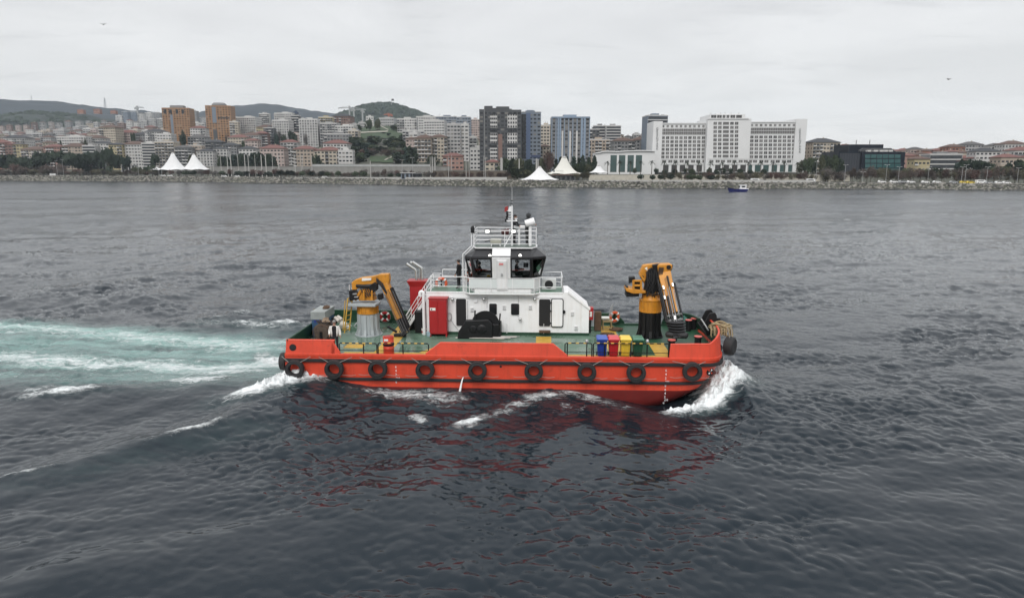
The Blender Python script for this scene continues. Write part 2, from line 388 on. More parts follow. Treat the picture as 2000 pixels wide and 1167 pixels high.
me.polygons.add(nq+na); me.polygons.foreach_set('loop_start', np.concatenate([np.arange(nq)*4, nq*4+np.arange(na)*3]).astype(np.int32))
me.update(calc_edges=True); me.polygons.foreach_set('use_smooth', np.ones(nq+na, bool))
for nm, arr in (('foam', foam), ('aqua', aqua), ('coarse', smooth(.12, 1.6, SPC)*(1+lane*.5)), ('calm', lee)):
    at_ = me.attributes.new(nm, 'FLOAT', 'POINT'); at_.data.foreach_set('value', np.append(arr, 0).astype(np.float32))
sea = bpy.data.objects.new('sea', me); COL.objects.link(sea); sea['kind'] = 'structure'

wm = bpy.data.materials.new('sea_water'); wm.use_nodes = True; t = wm.node_tree; N = t.nodes; Lk = t.links.new
b = N['Principled BSDF']; b.inputs['IOR'].default_value = 1.333; b.inputs['Specular IOR Level'].default_value = .5; b.inputs['Specular Tint'].default_value = (.86, .935, 1.0, 1)
geo = N.new('ShaderNodeNewGeometry')
def nod(tp, **kw):
    n = N.new(tp)
    for k_, v_ in kw.items(): setattr(n, k_, v_)
    return n
def mth(op, a, c=None, clamp=False):
    n = nod('ShaderNodeMath', operation=op, use_clamp=clamp)
    for i, q in ((0, a), (1, c)):
        if q is None: continue
        if isinstance(q, (int, float)): n.inputs[i].default_value = q
        else: Lk(q, n.inputs[i])
    return n.outputs[0]
def noise(scale, detail=5, sc=(1, 1, 1), rough=.6, dist=0.0):
    mp = nod('ShaderNodeMapping'); Lk(geo.outputs['Position'], mp.inputs[0]); mp.inputs['Scale'].default_value = sc
    n = nod('ShaderNodeTexNoise'); Lk(mp.outputs[0], n.inputs['Vector']); n.inputs['Scale'].default_value = scale
    n.inputs['Detail'].default_value = detail; n.inputs['Roughness'].default_value = rough; n.inputs['Distortion'].default_value = dist; return n.outputs[0]
ca = nod('ShaderNodeAttribute', attribute_name='coarse').outputs['Fac']
fa = nod('ShaderNodeAttribute', attribute_name='foam').outputs['Fac']; aa = nod('ShaderNodeAttribute', attribute_name='aqua').outputs['Fac']
lace = noise(2.6, 8, (.62, 1, 1), .68, .9); streaks = noise(1.1, 7, (.22, 1, 1), .66, .5); fine = noise(14, 4, (.8, 1, 1), .6)
pat = mth('ADD', mth('MULTIPLY', lace, .62), mth('ADD', mth('MULTIPLY', streaks, .26), mth('MULTIPLY', fine, .12)))
def ss(x, lo, hi):
    n = nod('ShaderNodeMapRange', interpolation_type='SMOOTHSTEP'); Lk(x, n.inputs[0]); n.inputs[1].default_value = lo; n.inputs[2].default_value = hi; return n.outputs[0]
ff = ss(mth('ADD', fa, mth('MULTIPLY', mth('SUBTRACT', pat, .5), 3.2)), .45, 1.20)
ff = mth('MULTIPLY', ff, ss(fa, .04, .3))
af = mth('MULTIPLY', aa, ss(mth('ADD', streaks, mth('MULTIPLY', lace, .35)), .42, .86), True)
af = mth('ADD', mth('MULTIPLY', af, .78), mth('MULTIPLY', mth('MULTIPLY', aa, aa), .27), True)
c1 = nod('ShaderNodeMixRGB'); Lk(af, c1.inputs[0]); c1.inputs[1].default_value = (.0085, .0140, .0195, 1); c1.inputs[2].default_value = (.34, .55, .505, 1)
c2 = nod('ShaderNodeMixRGB'); Lk(ff, c2.inputs[0]); Lk(c1.outputs[0], c2.inputs[1]); c2.inputs[2].default_value = (.80, .83, .83, 1)
Lk(c2.outputs[0], b.inputs['Base Color'])
ro = nod('ShaderNodeMapRange'); Lk(mth('MAXIMUM', ff, mth('MULTIPLY', af, .7)), ro.inputs[0]); ro.inputs[3].default_value = .03; ro.inputs[4].default_value = .75
Lk(mth('ADD', ro.outputs[0], mth('MULTIPLY', ca, .15), True), b.inputs['Roughness'])
rip = mth('ADD', noise(4.5, 6, (.75, 1, 1), .62, .3), mth('MULTIPLY', noise(1.3, 4, (.6, 1, 1), .6), .6))
chop = mth('ADD', mth('MULTIPLY', noise(.55, 5, (.55, 1, 1), .62, .4), .9), mth('MULTIPLY', noise(.16, 3, (.5, 1, 1), .6, .3), 1.3))
cm_ = nod('ShaderNodeAttribute', attribute_name='calm').outputs['Fac']
rip = mth('MULTIPLY', rip, mth('SUBTRACT', 1.0, mth('MULTIPLY', cm_, .88)))
rip = mth('ADD', rip, mth('MULTIPLY', mth('MULTIPLY', chop, ca), 8.0))
hgt = mth('ADD', mth('MULTIPLY', rip, .035), mth('MULTIPLY', mth('MULTIPLY', ff, pat), .25))
bp = nod('ShaderNodeBump'); bp.inputs['Strength'].default_value = .75; bp.inputs['Distance'].default_value = 1.0
Lk(hgt, bp.inputs['Height']); Lk(bp.outputs[0], b.inputs['Normal'])
me.materials.append(wm)
def water_z(x, y):                       # height of the built sea near a point
    i = int(np.argmin((P3[:, 0]-x)**2+(P3[:, 1]-y)**2)); return float(P3[i, 2])

# ================================================================ land: shore line, terrain, hills
SH_PX = [-900, -300, 0, 340, 640, 940, 1240, 1720, 2000, 2400, 3200]
SH_Y = [800, 715, 672, 608, 531, 451, 411, 390, 371, 352, 330]
SHX = [(p-1000)/F*y for p, y in zip(SH_PX, SH_Y)]
def shore(x): return np.interp(x, SHX, SH_Y)
TK = [400, 500, 600, 700, 820, 950, 1150, 1500, 2000, 2600]
TP = [-600, 0, 340, 640, 700, 780, 930, 1250, 1600, 1800, 2000, 2600]
TZ = np.array([
    [3, 3, 4, 6, 12, 24, 44, 74, 112, 130], [3, 3, 4, 6, 12, 24, 44, 76, 118, 140], [3, 3, 4, 6, 13, 26, 48, 82, 118, 140],
    [3, 3, 5, 12, 28, 46, 72, 96, 110, 120], [3, 4, 12, 27, 45, 62, 84, 100, 112, 120], [3, 4, 12, 28, 46, 63, 84, 100, 112, 120],
    [3, 5, 11, 22, 38, 50, 66, 78, 84, 90], [3, 6, 9, 14, 20, 28, 38, 44, 50, 54], [3, 6, 9, 14, 20, 26, 32, 36, 40, 44],
    [3, 7, 13, 21, 27, 31, 34, 38, 40, 42], [3, 8, 15, 23, 29, 33, 36, 38, 40, 42], [3, 8, 15, 23, 29, 33, 36, 38, 40, 42]], float)
def ground(x, y):
    x = np.asarray(x, float); y = np.asarray(y, float); px = 1000 + F*x/np.maximum(y, 1)
    iy = np.clip(np.interp(y, TK, range(len(TK))), 0, len(TK)-1.001); ix = np.clip(np.interp(px, TP, range(len(TP))), 0, len(TP)-1.001)
    i, j = ix.astype(int), iy.astype(int); a, c = ix-i, iy-j
    tz = TZ[i, j]*(1-a)*(1-c)+TZ[i+1, j]*a*(1-c)+TZ[i, j+1]*(1-a)*c+TZ[i+1, j+1]*a*c
    d = y-shore(x)
    pz = np.interp(x, [-420, 60, 290], [4.8, 3.7, 3.0])      # the quay stands higher towards the west
    z = np.where(d < 8, -1.5+(pz+1.5)*np.clip((d+2)/10, 0, 1), pz+(tz-pz)*smooth(44, 95, d))
    return z
gr = mat('hill_ground', (.060, .062, .045), .95, var=.45, scale=.03)
def add_grid(name, xs, ys, zf, material, kind='structure'):
    xx, yy = np.meshgrid(xs, ys); zz = zf(xx, yy); n, m = xx.shape
    V_ = np.stack([xx, yy, zz], -1).reshape(-1, 3); ii = np.arange(n*m).reshape(n, m)
    q = np.stack([ii[:-1, :-1], ii[:-1, 1:], ii[1:, 1:], ii[1:, :-1]], -1).reshape(-1, 4)
    me = bpy.data.meshes.new(name); me.from_pydata(V_.tolist(), [], q.tolist()); me.materials.append(material); me.shade_smooth()
    o = bpy.data.objects.new(name, me); COL.objects.link(o); o['kind'] = kind; return o
xs = np.arange(-1700, 1701, 17.0); tt = np.concatenate([np.arange(-3, 12, 2.5), np.arange(12, 130, 7.0), np.arange(130, 900, 25.0), np.arange(900, 2300, 80)])
xx, td = np.meshgrid(xs, tt); yy = shore(xx)+td; V_ = np.stack([xx, yy, ground(xx, yy)], -1).reshape(-1, 3); n_, m_ = xx.shape; ii = np.arange(n_*m_).reshape(n_, m_)
q_ = np.stack([ii[:-1, :-1], ii[:-1, 1:], ii[1:, 1:], ii[1:, :-1]], -1).reshape(-1, 4)
me = bpy.data.meshes.new('terrain'); me.from_pydata(V_.tolist(), [], q_.tolist()); me.materials.append(gr); me.shade_smooth()
terrain = bpy.data.objects.new('terrain', me); COL.objects.link(terrain); terrain['kind'] = 'structure'

def strip(name, d0, d1, lift, material, x0=-900, x1=900, kind='structure', dz=None, step=9.0):   # a band that follows the shore
    xs = np.arange(x0, x1+1, step); rows = []
    for d in (d0, d1): rows.append(np.stack([xs, shore(xs)+d, ground(xs, shore(xs)+d)+lift], -1))
    n = len(xs); vs = np.concatenate(rows).tolist(); fs = [(i, i+1, n+i+1, n+i) for i in range(n-1)]
    mb = MB(); mb.add(vs, fs); o = mb.build(name, material); o['kind'] = kind; return o
strip('promenade', 10.5, 20, .09, mat('paving', (.24, .225, .20), .9, var=.15, scale=.2))
strip('road', 24, 33, .09, mat('asphalt', (.06, .06, .062), .9, var=.2, scale=.2))
strip('lawn_strip', 34, 42, .10, mat('winter_grass', (.055, .062, .032), .95, var=.3, scale=.2))

hill_far = mat('far_hill_wood', (.022, .030, .036), 1.0, var=.35, scale=.012)  # far wood is bluish: some distance haze is put into the colour
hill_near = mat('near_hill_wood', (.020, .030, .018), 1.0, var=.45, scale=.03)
def hill(name, Yc, depth, pts, material, rough_=3.0, nx=160, ny=40, seed=1):
    xs_ = [at(p, 330, Yc).x for p, _ in pts]; zs_ = [at(p, y, Yc).z for p, y in pts]
    r_ = np.random.RandomState(seed); ph = r_.uniform(0, 6.28, (26, 2)); fr = r_.uniform(.004, .09, (26, 2))*r_.choice([-1, 1], (26, 2))
    def zf(x, y):
        base = np.interp(x, xs_, zs_); g = np.clip(1-((y-Yc)/depth)**2, 0, 1)
        nz_ = sum(np.sin(x*f[0]+p[0])*np.sin(y*f[1]+p[1])/(1+40*abs(f[0])) for f, p in zip(fr, ph))
        return base*g**.9 + nz_*rough_*np.sqrt(np.clip(g, 0, 1))
    return add_grid(name, np.linspace(xs_[0], xs_[-1], nx), np.linspace(Yc-depth, Yc+depth, ny), zf, material)
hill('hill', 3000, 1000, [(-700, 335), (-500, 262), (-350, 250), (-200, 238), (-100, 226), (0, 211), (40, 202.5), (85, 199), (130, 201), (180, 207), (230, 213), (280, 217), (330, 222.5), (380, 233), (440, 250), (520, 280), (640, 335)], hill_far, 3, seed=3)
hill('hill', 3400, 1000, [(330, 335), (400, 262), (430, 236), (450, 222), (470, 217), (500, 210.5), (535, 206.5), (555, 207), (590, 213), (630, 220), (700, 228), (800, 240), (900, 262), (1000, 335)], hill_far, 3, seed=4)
hill('hill', 2700, 520, [(610, 300), (650, 246), (690, 225), (715, 215), (735, 209.5), (750, 207.5), (775, 207), (795, 213), (815, 219), (840, 229), (870, 240), (930, 262), (1010, 300)], hill_near, 4, nx=140, ny=60, seed=5)
hill('hill', 2300, 380, [(-300, 300), (-100, 262), (0, 250), (60, 228), (110, 222), (150, 224), (200, 232), (260, 243), (330, 262), (420, 300)], mat('mid_hill_wood', (.024, .032, .026), 1.0, var=.6, scale=.02), 5, nx=140, ny=50, seed=6)  # mid hill colour darkened and greyed to carry some haze
# low ridge far behind the right of the town
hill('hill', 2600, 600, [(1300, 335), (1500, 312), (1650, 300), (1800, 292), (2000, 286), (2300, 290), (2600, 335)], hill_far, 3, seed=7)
# woods on the flag hill: uneven tree tops
rg = random.Random(21); wood = MB()
for i in range(1500):
    px = rg.uniform(640, 880); k = rg.uniform(0, 1)**1.5
    top = np.interp(px, [610, 650, 690, 715, 735, 750, 775, 795, 815, 840, 870, 930], [300, 246, 225, 215, 209.5, 207.5, 207, 213, 219, 229, 240, 262])
    y = 2700-520*k*.72; zc = at(px, top, 2700).z*max(0, 1-((y-2700)/520)**2)**.9
    s = rg.uniform(5, 11); wood.blob(((px-1000)/F*2700, y, zc+s*.25), (s, s, s*rg.uniform(.7, 1.1)), 0, 6, 4, .3, rg)
for i in range(1000):                      # scrub and tree clumps on the nearer left hill
    px = rg.uniform(-60, 330); k = rg.uniform(-.05, .75); top = np.interp(px, [-300, -100, 0, 60, 110, 150, 200, 260, 330, 420], [300, 262, 250, 228, 222, 224, 232, 243, 262, 300])
    y = 2300-380*k; zc = at(px, top, 2300).z*max(0, 1-((y-2300)/380)**2)**.9; s = rg.uniform(3, 9)*rg.choice((.7, 1, 1.3))
    wood.blob(((px-1000)/F*2300, y, zc+s*.2), (s*1.2, s, s*rg.uniform(.6, .9)), 0, 6, 4, .3, rg)
wood.build('wood', [mat('wood_crowns', (.022, .034, .018), 1.0, var=.5, scale=.05)], kind='stuff')

# riprap: boulders of the sea defence
rg = random.Random(8); rk = MB()
x = -760.0
while x < 480:
    sh = float(shore(x)); big = 1.0
    for k in range(5):
        d = -1.2+k*2.25+rg.uniform(-1.1, 1.1); s = rg.uniform(.42, 1.0); xx_ = x+rg.uniform(-1.2, 1.2); sh_ = float(shore(xx_))
        z = float(ground(xx_, sh_+d)) if d > -1.8 else -.4
        rk.blob((xx_, sh_+d, max(z, -.3)+s*.22), (s*rg.uniform(.8, 1.5), s*rg.uniform(.8, 1.3), s*rg.uniform(.6, .95)), 0 if rg.random() < .72 else 1, 5, 3, .32, rg)
    x += 1.15
for i in range(len(rk.sm)): rk.sm[i] = False
rk.build('riprap', [mat('boulder', (.25, .237, .21), .95, var=.3, scale=.35), mat('dark_boulder', (.10, .096, .088), .95, var=.3, scale=.4)], kind='stuff')
# wet dark foot of the boulders along the water line
rk2 = MB(); x = -760.0
while x < 480:
    sh_ = float(shore(x)); s = rg.uniform(.7, 1.2)
    rk2.blob((x, sh_-2.2+rg.uniform(-.6, .5), -.1), (s*1.3, s, s*.75), 0, 5, 3, .3, rg); x += 1.5
rk2.build('wet_rocks', [mat('wet_boulder', (.055, .055, .05), .6, var=.3, scale=.4)], kind='stuff')
# ================================================================ the workboat
red = mat('boat_red', (.62, .060, .026), .45, var=.13, scale=.8, streak=.38, streak_col=(.27, .040, .018))
def scuffs(m, col, amount, sc):
    t = m.node_tree; N = t.nodes; b = N['Principled BSDF']; old = b.inputs['Base Color'].links[0].from_socket
    tcn = N.new('ShaderNodeTexCoord'); mp = N.new('ShaderNodeMapping'); mp.inputs['Scale'].default_value = sc; t.links.new(tcn.outputs['Object'], mp.inputs[0])
    n = N.new('ShaderNodeTexNoise'); n.inputs['Scale'].default_value = 1.0; n.inputs['Detail'].default_value = 9; n.inputs['Roughness'].default_value = .72; t.links.new(mp.outputs[0], n.inputs['Vector'])
    r = N.new('ShaderNodeMapRange'); r.inputs[1].default_value = .56; r.inputs[2].default_value = .72; r.inputs[4].default_value = amount; t.links.new(n.outputs[0], r.inputs[0])
    mx = N.new('ShaderNodeMixRGB'); t.links.new(r.outputs[0], mx.inputs[0]); t.links.new(old, mx.inputs[1]); mx.inputs[2].default_value = (*col, 1); t.links.new(mx.outputs[0], b.inputs['Base Color'])
scuffs(red, (.13, .030, .020), .55, (1.5, 1.5, 2.6))
anti = mat('antifouling_red', (.15, .013, .011), .55, var=.18, scale=.9, streak=.25, streak_col=(.08, .02, .015))
blk = mat('black_rubber', (.016, .016, .017), .6, var=.25, scale=3, bump=.2)
bpaint = mat('black_paint', (.007, .007, .008), .5, var=.4, scale=3, spec=.35)
green = mat('bulwark_green', (.012, .050, .026), .5, var=.25, scale=1.2)
white = mat('white_paint', (.80, .80, .80), .45, var=.05, scale=.8, streak=.24, streak_col=(.46, .37, .28))
scuffs(white, (.50, .47, .43), .28, (2.2, 2.2, 1.4))
wpipe = mat('white_pipe', (.78, .78, .78), .45, var=.06)
cabred = mat('cabinet_red', (.33, .012, .014), .4, var=.10, scale=1.5)
yel = mat('crane_yellow', (.54, .225, .018), .48, var=.18, scale=2.5, streak=.34, streak_col=(.12, .055, .02))
scuffs(yel, (.10, .055, .025), .55, (3, 3, 3))
ochre = mat('deck_yellow', (.48, .29, .045), .55, var=.25, scale=2.5)
grey = mat('pedestal_grey', (.34, .37, .38), .5, var=.10, scale=1.5, streak=.15, streak_col=(.20, .15, .11))
steel = mat('galvanised', (.42, .42, .42), .38, .6, var=.2)
stainless = mat('bright_steel', (.62, .62, .60), .22, .9, var=.1)
pipem = mat('dull_pipe', (.16, .16, .165), .35, .6, var=.3)
rust = mat('rusty_brown', (.085, .050, .030), .85, var=.4, scale=5, bump=.3)
rope_m = mat('tan_rope', (.30, .23, .13), .9, var=.3, scale=9, bump=.4, bscale=60)
netm = mat('brown_net', (.075, .055, .042), .95, var=.45, scale=8, bump=.5, bscale=30)
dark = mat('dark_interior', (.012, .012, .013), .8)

def deck_mat():
    m = mat('deck_green', (.095, .160, .115), .36, var=.22, scale=1.1)
    t = m.node_tree; N = t.nodes; b = N['Principled BSDF']
    tcn = N.new('ShaderNodeTexCoord'); n = N.new('ShaderNodeTexNoise'); t.links.new(tcn.outputs['Object'], n.inputs['Vector']); n.inputs['Scale'].default_value = .55; n.inputs['Detail'].default_value = 5
    mr = N.new('ShaderNodeMapRange'); t.links.new(n.outputs[0], mr.inputs[0]); mr.inputs[1].default_value = .42; mr.inputs[2].default_value = .58; mr.inputs[3].default_value = .10; mr.inputs[4].default_value = .55
    t.links.new(mr.outputs[0], b.inputs['Roughness']); return m
deck_m = deck_mat()
deck_bow = mat('deck_dark_green', (.012, .062, .028), .5, var=.22, scale=1.5)

boat = empty('workboat', M=MBT)
tag(boat, 'red workboat with white wheelhouse and two yellow knuckle cranes under way on the sea', 'workboat')

def plan(nose, start, half, n=26, stern=-11.5, pw=.50):
    pts = [(stern + (start-stern)*i/12, -half) for i in range(12)]
    for i in range(n+1):
        t = PI*i/n; c_, s_ = math.cos(t), max(0, math.sin(t))
        pts.append((start+(nose-start)*s_**pw, -half*(1 if c_ > 0 else -1)*abs(c_)**pw))
    pts += [(start+(stern-start)*(i+1)/12, half) for i in range(12)]
    return pts
LV = [(-1.6, 6.3, .5, 3.2), (-1.0, 7.7, 2.4, 3.6), (-.5, 8.8, 4.8, 3.8), (0, 9.6, 6.6, 3.87), (.41, 10.1, 7.7, 3.9), (.8, 10.45, 8.3, 3.9), (1.3, 10.75, 8.8, 3.9), (1.8, 11.0, 9.15, 3.9), (1.97, 11.05, 9.2, 3.9)]
def loft(levels, name, m, cap_bottom=False):
    mb = MB(); rings = [[(u, v, z) for u, v in plan(no, st, ha)] for z, no, st, ha in levels]; n = len(rings[0]); vs = sum(rings, [])
    fs = [(k*n+i, k*n+(i+1) % n, (k+1)*n+(i+1) % n, (k+1)*n+i) for k in range(len(levels)-1) for i in range(n)]
    mb.add(vs, fs, 0, True)
    if cap_bottom: mb.f.append(tuple(reversed(range(n)))); mb.m.append(0); mb.sm.append(False)
    return mb.build(name, m, boat)
loft(LV[:5], 'hull_bottom', anti, True)
hull = loft(LV[4:], 'hull_side', red)
gun = plan(11.05, 9.2, 3.9)
def offset(path, d, closed=True):        # outward offset of a plan outline running near side -> bow -> far side
    n = len(path); o = []
    for i in range(n):
        a = Vector(path[i-1 if closed or i else 0]); c = Vector(path[(i+1) % n if closed or i < n-1 else i]); t = (c-a)
        t = t.normalized() if t.length > 1e-6 else Vector((1, 0)); o.append((path[i][0]+t.y*d, path[i][1]-t.x*d))
    return o
def band(name, path, z0, z1, t_in, t_out, m, closed=False, parent=boat, bevel=0):
    a, b_ = offset(path, -t_in, closed), offset(path, t_out, closed); n = len(path); mb = MB()
    vs = [(p[0], p[1], z0) for p in b_]+[(p[0], p[1], z1) for p in b_]+[(p[0], p[1], z1) for p in a]+[(p[0], p[1], z0) for p in a]
    fs = []
    for i in range(n if closed else n-1):
        j = (i+1) % n
        for r0, r1 in ((0, 1), (1, 2), (2, 3), (3, 0)): fs.append((r0*n+i, r0*n+j, r1*n+j, r1*n+i))
    if not closed: fs += [(0, n, 2*n, 3*n), (4*n-1, 3*n-1, 2*n-1, n-1)]
    mb.add(vs, fs); return mb.build(name, m, parent, bevel)
dk = MB(); dk.hprism(offset(gun, -.02), 1.90, ZD); dk.build('deck', deck_m, boat)
kg = next(i for i, q in enumerate(gun) if q[1] > 2.2)
band('gunwale', gun[:kg+1], 1.965, ZD+.10, .16, .035, red, False, bevel=.02); band('gunwale', gun[kg:]+gun[:1], 1.965, ZD+.10, .16, .035, green, False, bevel=.02)
band('rubbing_strake', gun, 1.70, 1.87, .0, .11, blk, False, bevel=.02)
half_n = [p for p in plan(10.45, 8.3, 3.9) if p[1] < -3.0]
band('rubbing_strake', half_n, .745, .895, .0, .10, blk, False, bevel=.02)
half_f = [(u, -v) for u, v in half_n][::-1]
band('rubbing_strake', half_f, .745, .895, .0, .10, blk, False, bevel=.02)
band('rubbing_strake', [(-11.5, 3.86), (-11.5, -3.86)], .745, .895, .0, .10, blk, False, bevel=.02)
# darker green fore deck
fd = [p for p in offset(gun, -.2) if p[0] > 6.1]
MB().hprism([(6.1, -3.7)]+fd+[(6.1, 3.7)], ZD, ZD+.004).build('fore_deck', deck_bow, boat)

# ---- bulwarks: (u, v, height) outlines, leaning inboard
def bulwark(path, lean=.16, th=.09, name='bulwark', capm=None):
    capm = capm or red
    P = [(p[0], p[1]) for p in path]; H = [p[2] for p in path]; n = len(P); z0 = ZD+.10; mb = MB()
    inn = offset(P, -th, False)
    top = [offset(P, -lean*h, False)[i] for i, h in enumerate(H)]; topi = [offset(P, -lean*h-th, False)[i] for i, h in enumerate(H)]
    vs = [(p[0], p[1], z0) for p in P]+[(p[0], p[1], z0+h) for p, h in zip(top, H)]+[(p[0], p[1], z0+h) for p, h in zip(topi, H)]+[(p[0], p[1], z0) for p in inn]
    for i in range(n-1):
        pass
    fs = []; ms = []
    for i in range(n-1):
        for r0, r1, mm in ((0, 1, 0), (1, 2, 2), (2, 3, 1)): fs.append((r0*n+i, r0*n+i+1, r1*n+i+1, r1*n+i)); ms.append(mm)
    fs += [(0, n, 2*n, 3*n), (4*n-1, 3*n-1, 2*n-1, n-1)]; ms += [0, 0]
    o = len(mb.v); mb.v += vs; mb.f += fs; mb.m += ms; mb.sm += [False]*len(fs)
    ob = mb.build(name, [red, green, capm], boat)
    # rounded cap rail along the top
    cp = MB(); cp.tube([(p[0]*.5+q[0]*.5, p[1]*.5+q[1]*.5, z0+h) for p, q, h in zip(top, topi, H)], .055, 8)
    cp.build('cap_rail', capm, ob); return ob
u_s = L(556, 690, -3.9)[0]; u0 = L(663, 690, -3.9)[0]; u1 = L(646, 664, -3.9)[0]
bulwark([(-11.42, -3.9, .66), (-10.2, -3.9, .66), (-8.9, -3.9, .66), (u1, -3.9, .66), (u0, -3.9, .03)], .14)
bulwark([(-4.3, 3.9, .03), (-4.6, 3.9, .66), (-6.0, 3.9, .66), (-7.5, 3.9, .66), (-9.5, 3.9, .66), (-11.4, 3.9, .66), (-11.5, 3.8, .66), (-11.5, 1.9, .66), (-11.5, 0, .66), (-11.5, -1.9, .66), (-11.5, -3.8, .66), (-11.43, -3.89, .66)], .14, capm=green)
um0, um1, um2, um3 = (L(832, 693, -3.9)[0], L(860, 668, -3.9)[0], L(1080, 668, -3.9)[0], L(1107, 693, -3.9)[0])
bulwark([(um0, -3.9, .03), (um1, -3.9, .60), (um1*.5+um2*.5, -3.9, .60), (um2, -3.9, .60), (um3, -3.9, .03)], .14)
uf0, uf1, uf2 = L(1130, 625, 3.9)[0], L(1204, 608, 3.9)[0], L(1219, 628, 3.9)[0]
bulwark([(uf2, 3.9, .03), (uf1, 3.9, .60), (uf0+.4, 3.9, .60), (uf0, 3.9, .03)], .14, capm=green)
ub = L(1309, 690, -3.9)[0]
bp_ = [p for p in gun if p[0] > 8.6]
bow = [(ub, -3.9, .03), (ub+.05, -3.9, .65)] + [(u, v, .67+(.50 if v < 0 else .50*max(0, 1-v/2.2))*max(0, min(1, (u-10.1)/.9))) for u, v in bp_ if v < 0 or u > 9.3]
bow += [(9.25, 3.9, .66), (9.0, 3.9, .03)]
bow = [q for i, q in enumerate(bow) if i == 0 or (q[0], q[1]) != (bow[i-1][0], bow[i-1][1])]
kb = next(i for i, q in enumerate(bow) if q[1] > -1.2)
bulwark(bow[:kb+1], .13); bulwark(bow[kb:], .13, capm=green)
# hawse holes in the bulwarks (dark rings)
def ring_hole(px, py, v, r, parent=boat, name='fairlead'):
    u, z = L(px, py, v); mb = MB(); mb.lathe([(0, 0), (r, 0), (r, .02), (r*1.25, .02), (r*1.25, -.03)], (u, v-.005, z), 20, 0, 'Y'); return mb.build(name, dark, parent)
ring_hole(572, 678, -3.86, .14)
ul, zl = L(1404, 678, -3.0)
MB().lathe([(0, -.05), (.16, -.05), (.16, .05), (.19, .05), (.19, -.06)], (ul-.02, -3.05, zl), 18, 0, 'Y').build('fairlead', dark, boat)
ring_hole(978, 715, -3.905, .045, name='scupper')

for k in range(9):                       # welded plate seams on the side
    u = -10.3+k*2.25; mb = MB(); mb.bx((u-.012, -3.909, .90), (u+.012, -3.8, 1.70)); mb.build('plate_seam', red, hull)
    MB().bx((u+.7, -3.908, .42), (u+.724, -3.8, .745)).build('plate_seam', red, hull)
# ---- deck markings
def mark(poly, name='deck_marking'): MB().hprism(poly, ZD, ZD+.008).build(name, ochre, boat)
mark([(-8.6, -3.45), (um0, -3.45), (um0, -3.17), (-8.6, -3.17)]); mark([(um3-.6, -3.45), (8.3, -3.45), (8.3, -3.17), (um3-.6, -3.17)])
for a in (-7.05, 1.35, 5.15): MB().hprism([(a, -3.15), (a+.85, -3.15), (a+.85, .6 if a > -5 and a < 3 else 3.4), (a, .6 if a > -5 and a < 3 else 3.4)], ZD, ZD+.0075).build('deck_marking', ochre, boat)
mark([(-8.9, -2.4), (-7.9, -2.4), (-7.9, -1.6), (-8.9, -1.6)]); mark([(-4.7, -3.1), (-3.9, -3.1), (-3.2, -1.9), (-4.0, -1.9)])
mark([(7.5, -3.15), (8.3, -3.15), (8.3, -.6), (7.5, -.6)]); 

# ---- draft marks, bow mark
wlet = mat('white_lettering', (.82, .82, .82), .5)
for px in (774, 1300):
    seq = [('6', 2.6), ('4', 2.4), ('2', 2.2), ('2M', 2.0), ('8', 1.8), ('6', 1.6), ('4', 1.4), ('2', 1.2), ('1M', 1.0), ('8', .8), ('6', .6)]
    for s_, dm in seq:
        z = dm - 1.13
        if px < 900 and z < .5: continue
        half = np.interp(z, [q[0] for q in LV], [q[3] for q in LV])
        u = L(px, 745, -3.92)[0]
        v = -half - (.016 if not (.72 < z < .92) else .012)
        if px > 1200 and z < .41:      # the plating turns in here: find it from the loft
            pl = plan(*[np.interp(z, [q[0] for q in LV], [q[k] for q in LV]) for k in (1, 2, 3)])
            v = -abs(np.interp(u, [p[0] for p in pl[:25]], [p[1] for p in pl[:25]])) - .03
        M_ = Matrix.Translation((u+(.08 if 'M' in s_ else 0), v, z)) @ Matrix.Rotation(PI/2, 4, 'X')
        text_mesh(s_, .17, 'draft_mark', wlet, M_, boat, .005)
um, zm = L(1386, 724, -3.6)
pl = plan(10.8, 8.9, 3.9); vm = np.interp(um, [p[0] for p in pl[:25]], [p[1] for p in pl[:25]])
tang = math.atan2(.55, 1); MM = Matrix.Translation((um, vm-.03, zm)) @ Matrix.Rotation(R(26), 4, 'Z') @ Matrix.Rotation(R(-6), 4, 'X')
sym = MB(); sym.lathe([(0, -.012), (.21, -.012), (.21, .03)], (0, 0, 0), 24, 0, 'Y'); so = sym.build('thruster_mark', bpaint, boat); so.data.transform(MM)
for k in range(4):
    mb = MB(); t = PI/4+k*PI/2
    mb.prism([(.03*math.cos(t), .03*math.sin(t)), (.15*math.cos(t-.32), .15*math.sin(t-.32)), (.15*math.cos(t+.32), .15*math.sin(t+.32))], -.022, -.012, 0)
    o = mb.build('mark_blade', red if k % 2 else wlet, so); o.data.transform(MM)

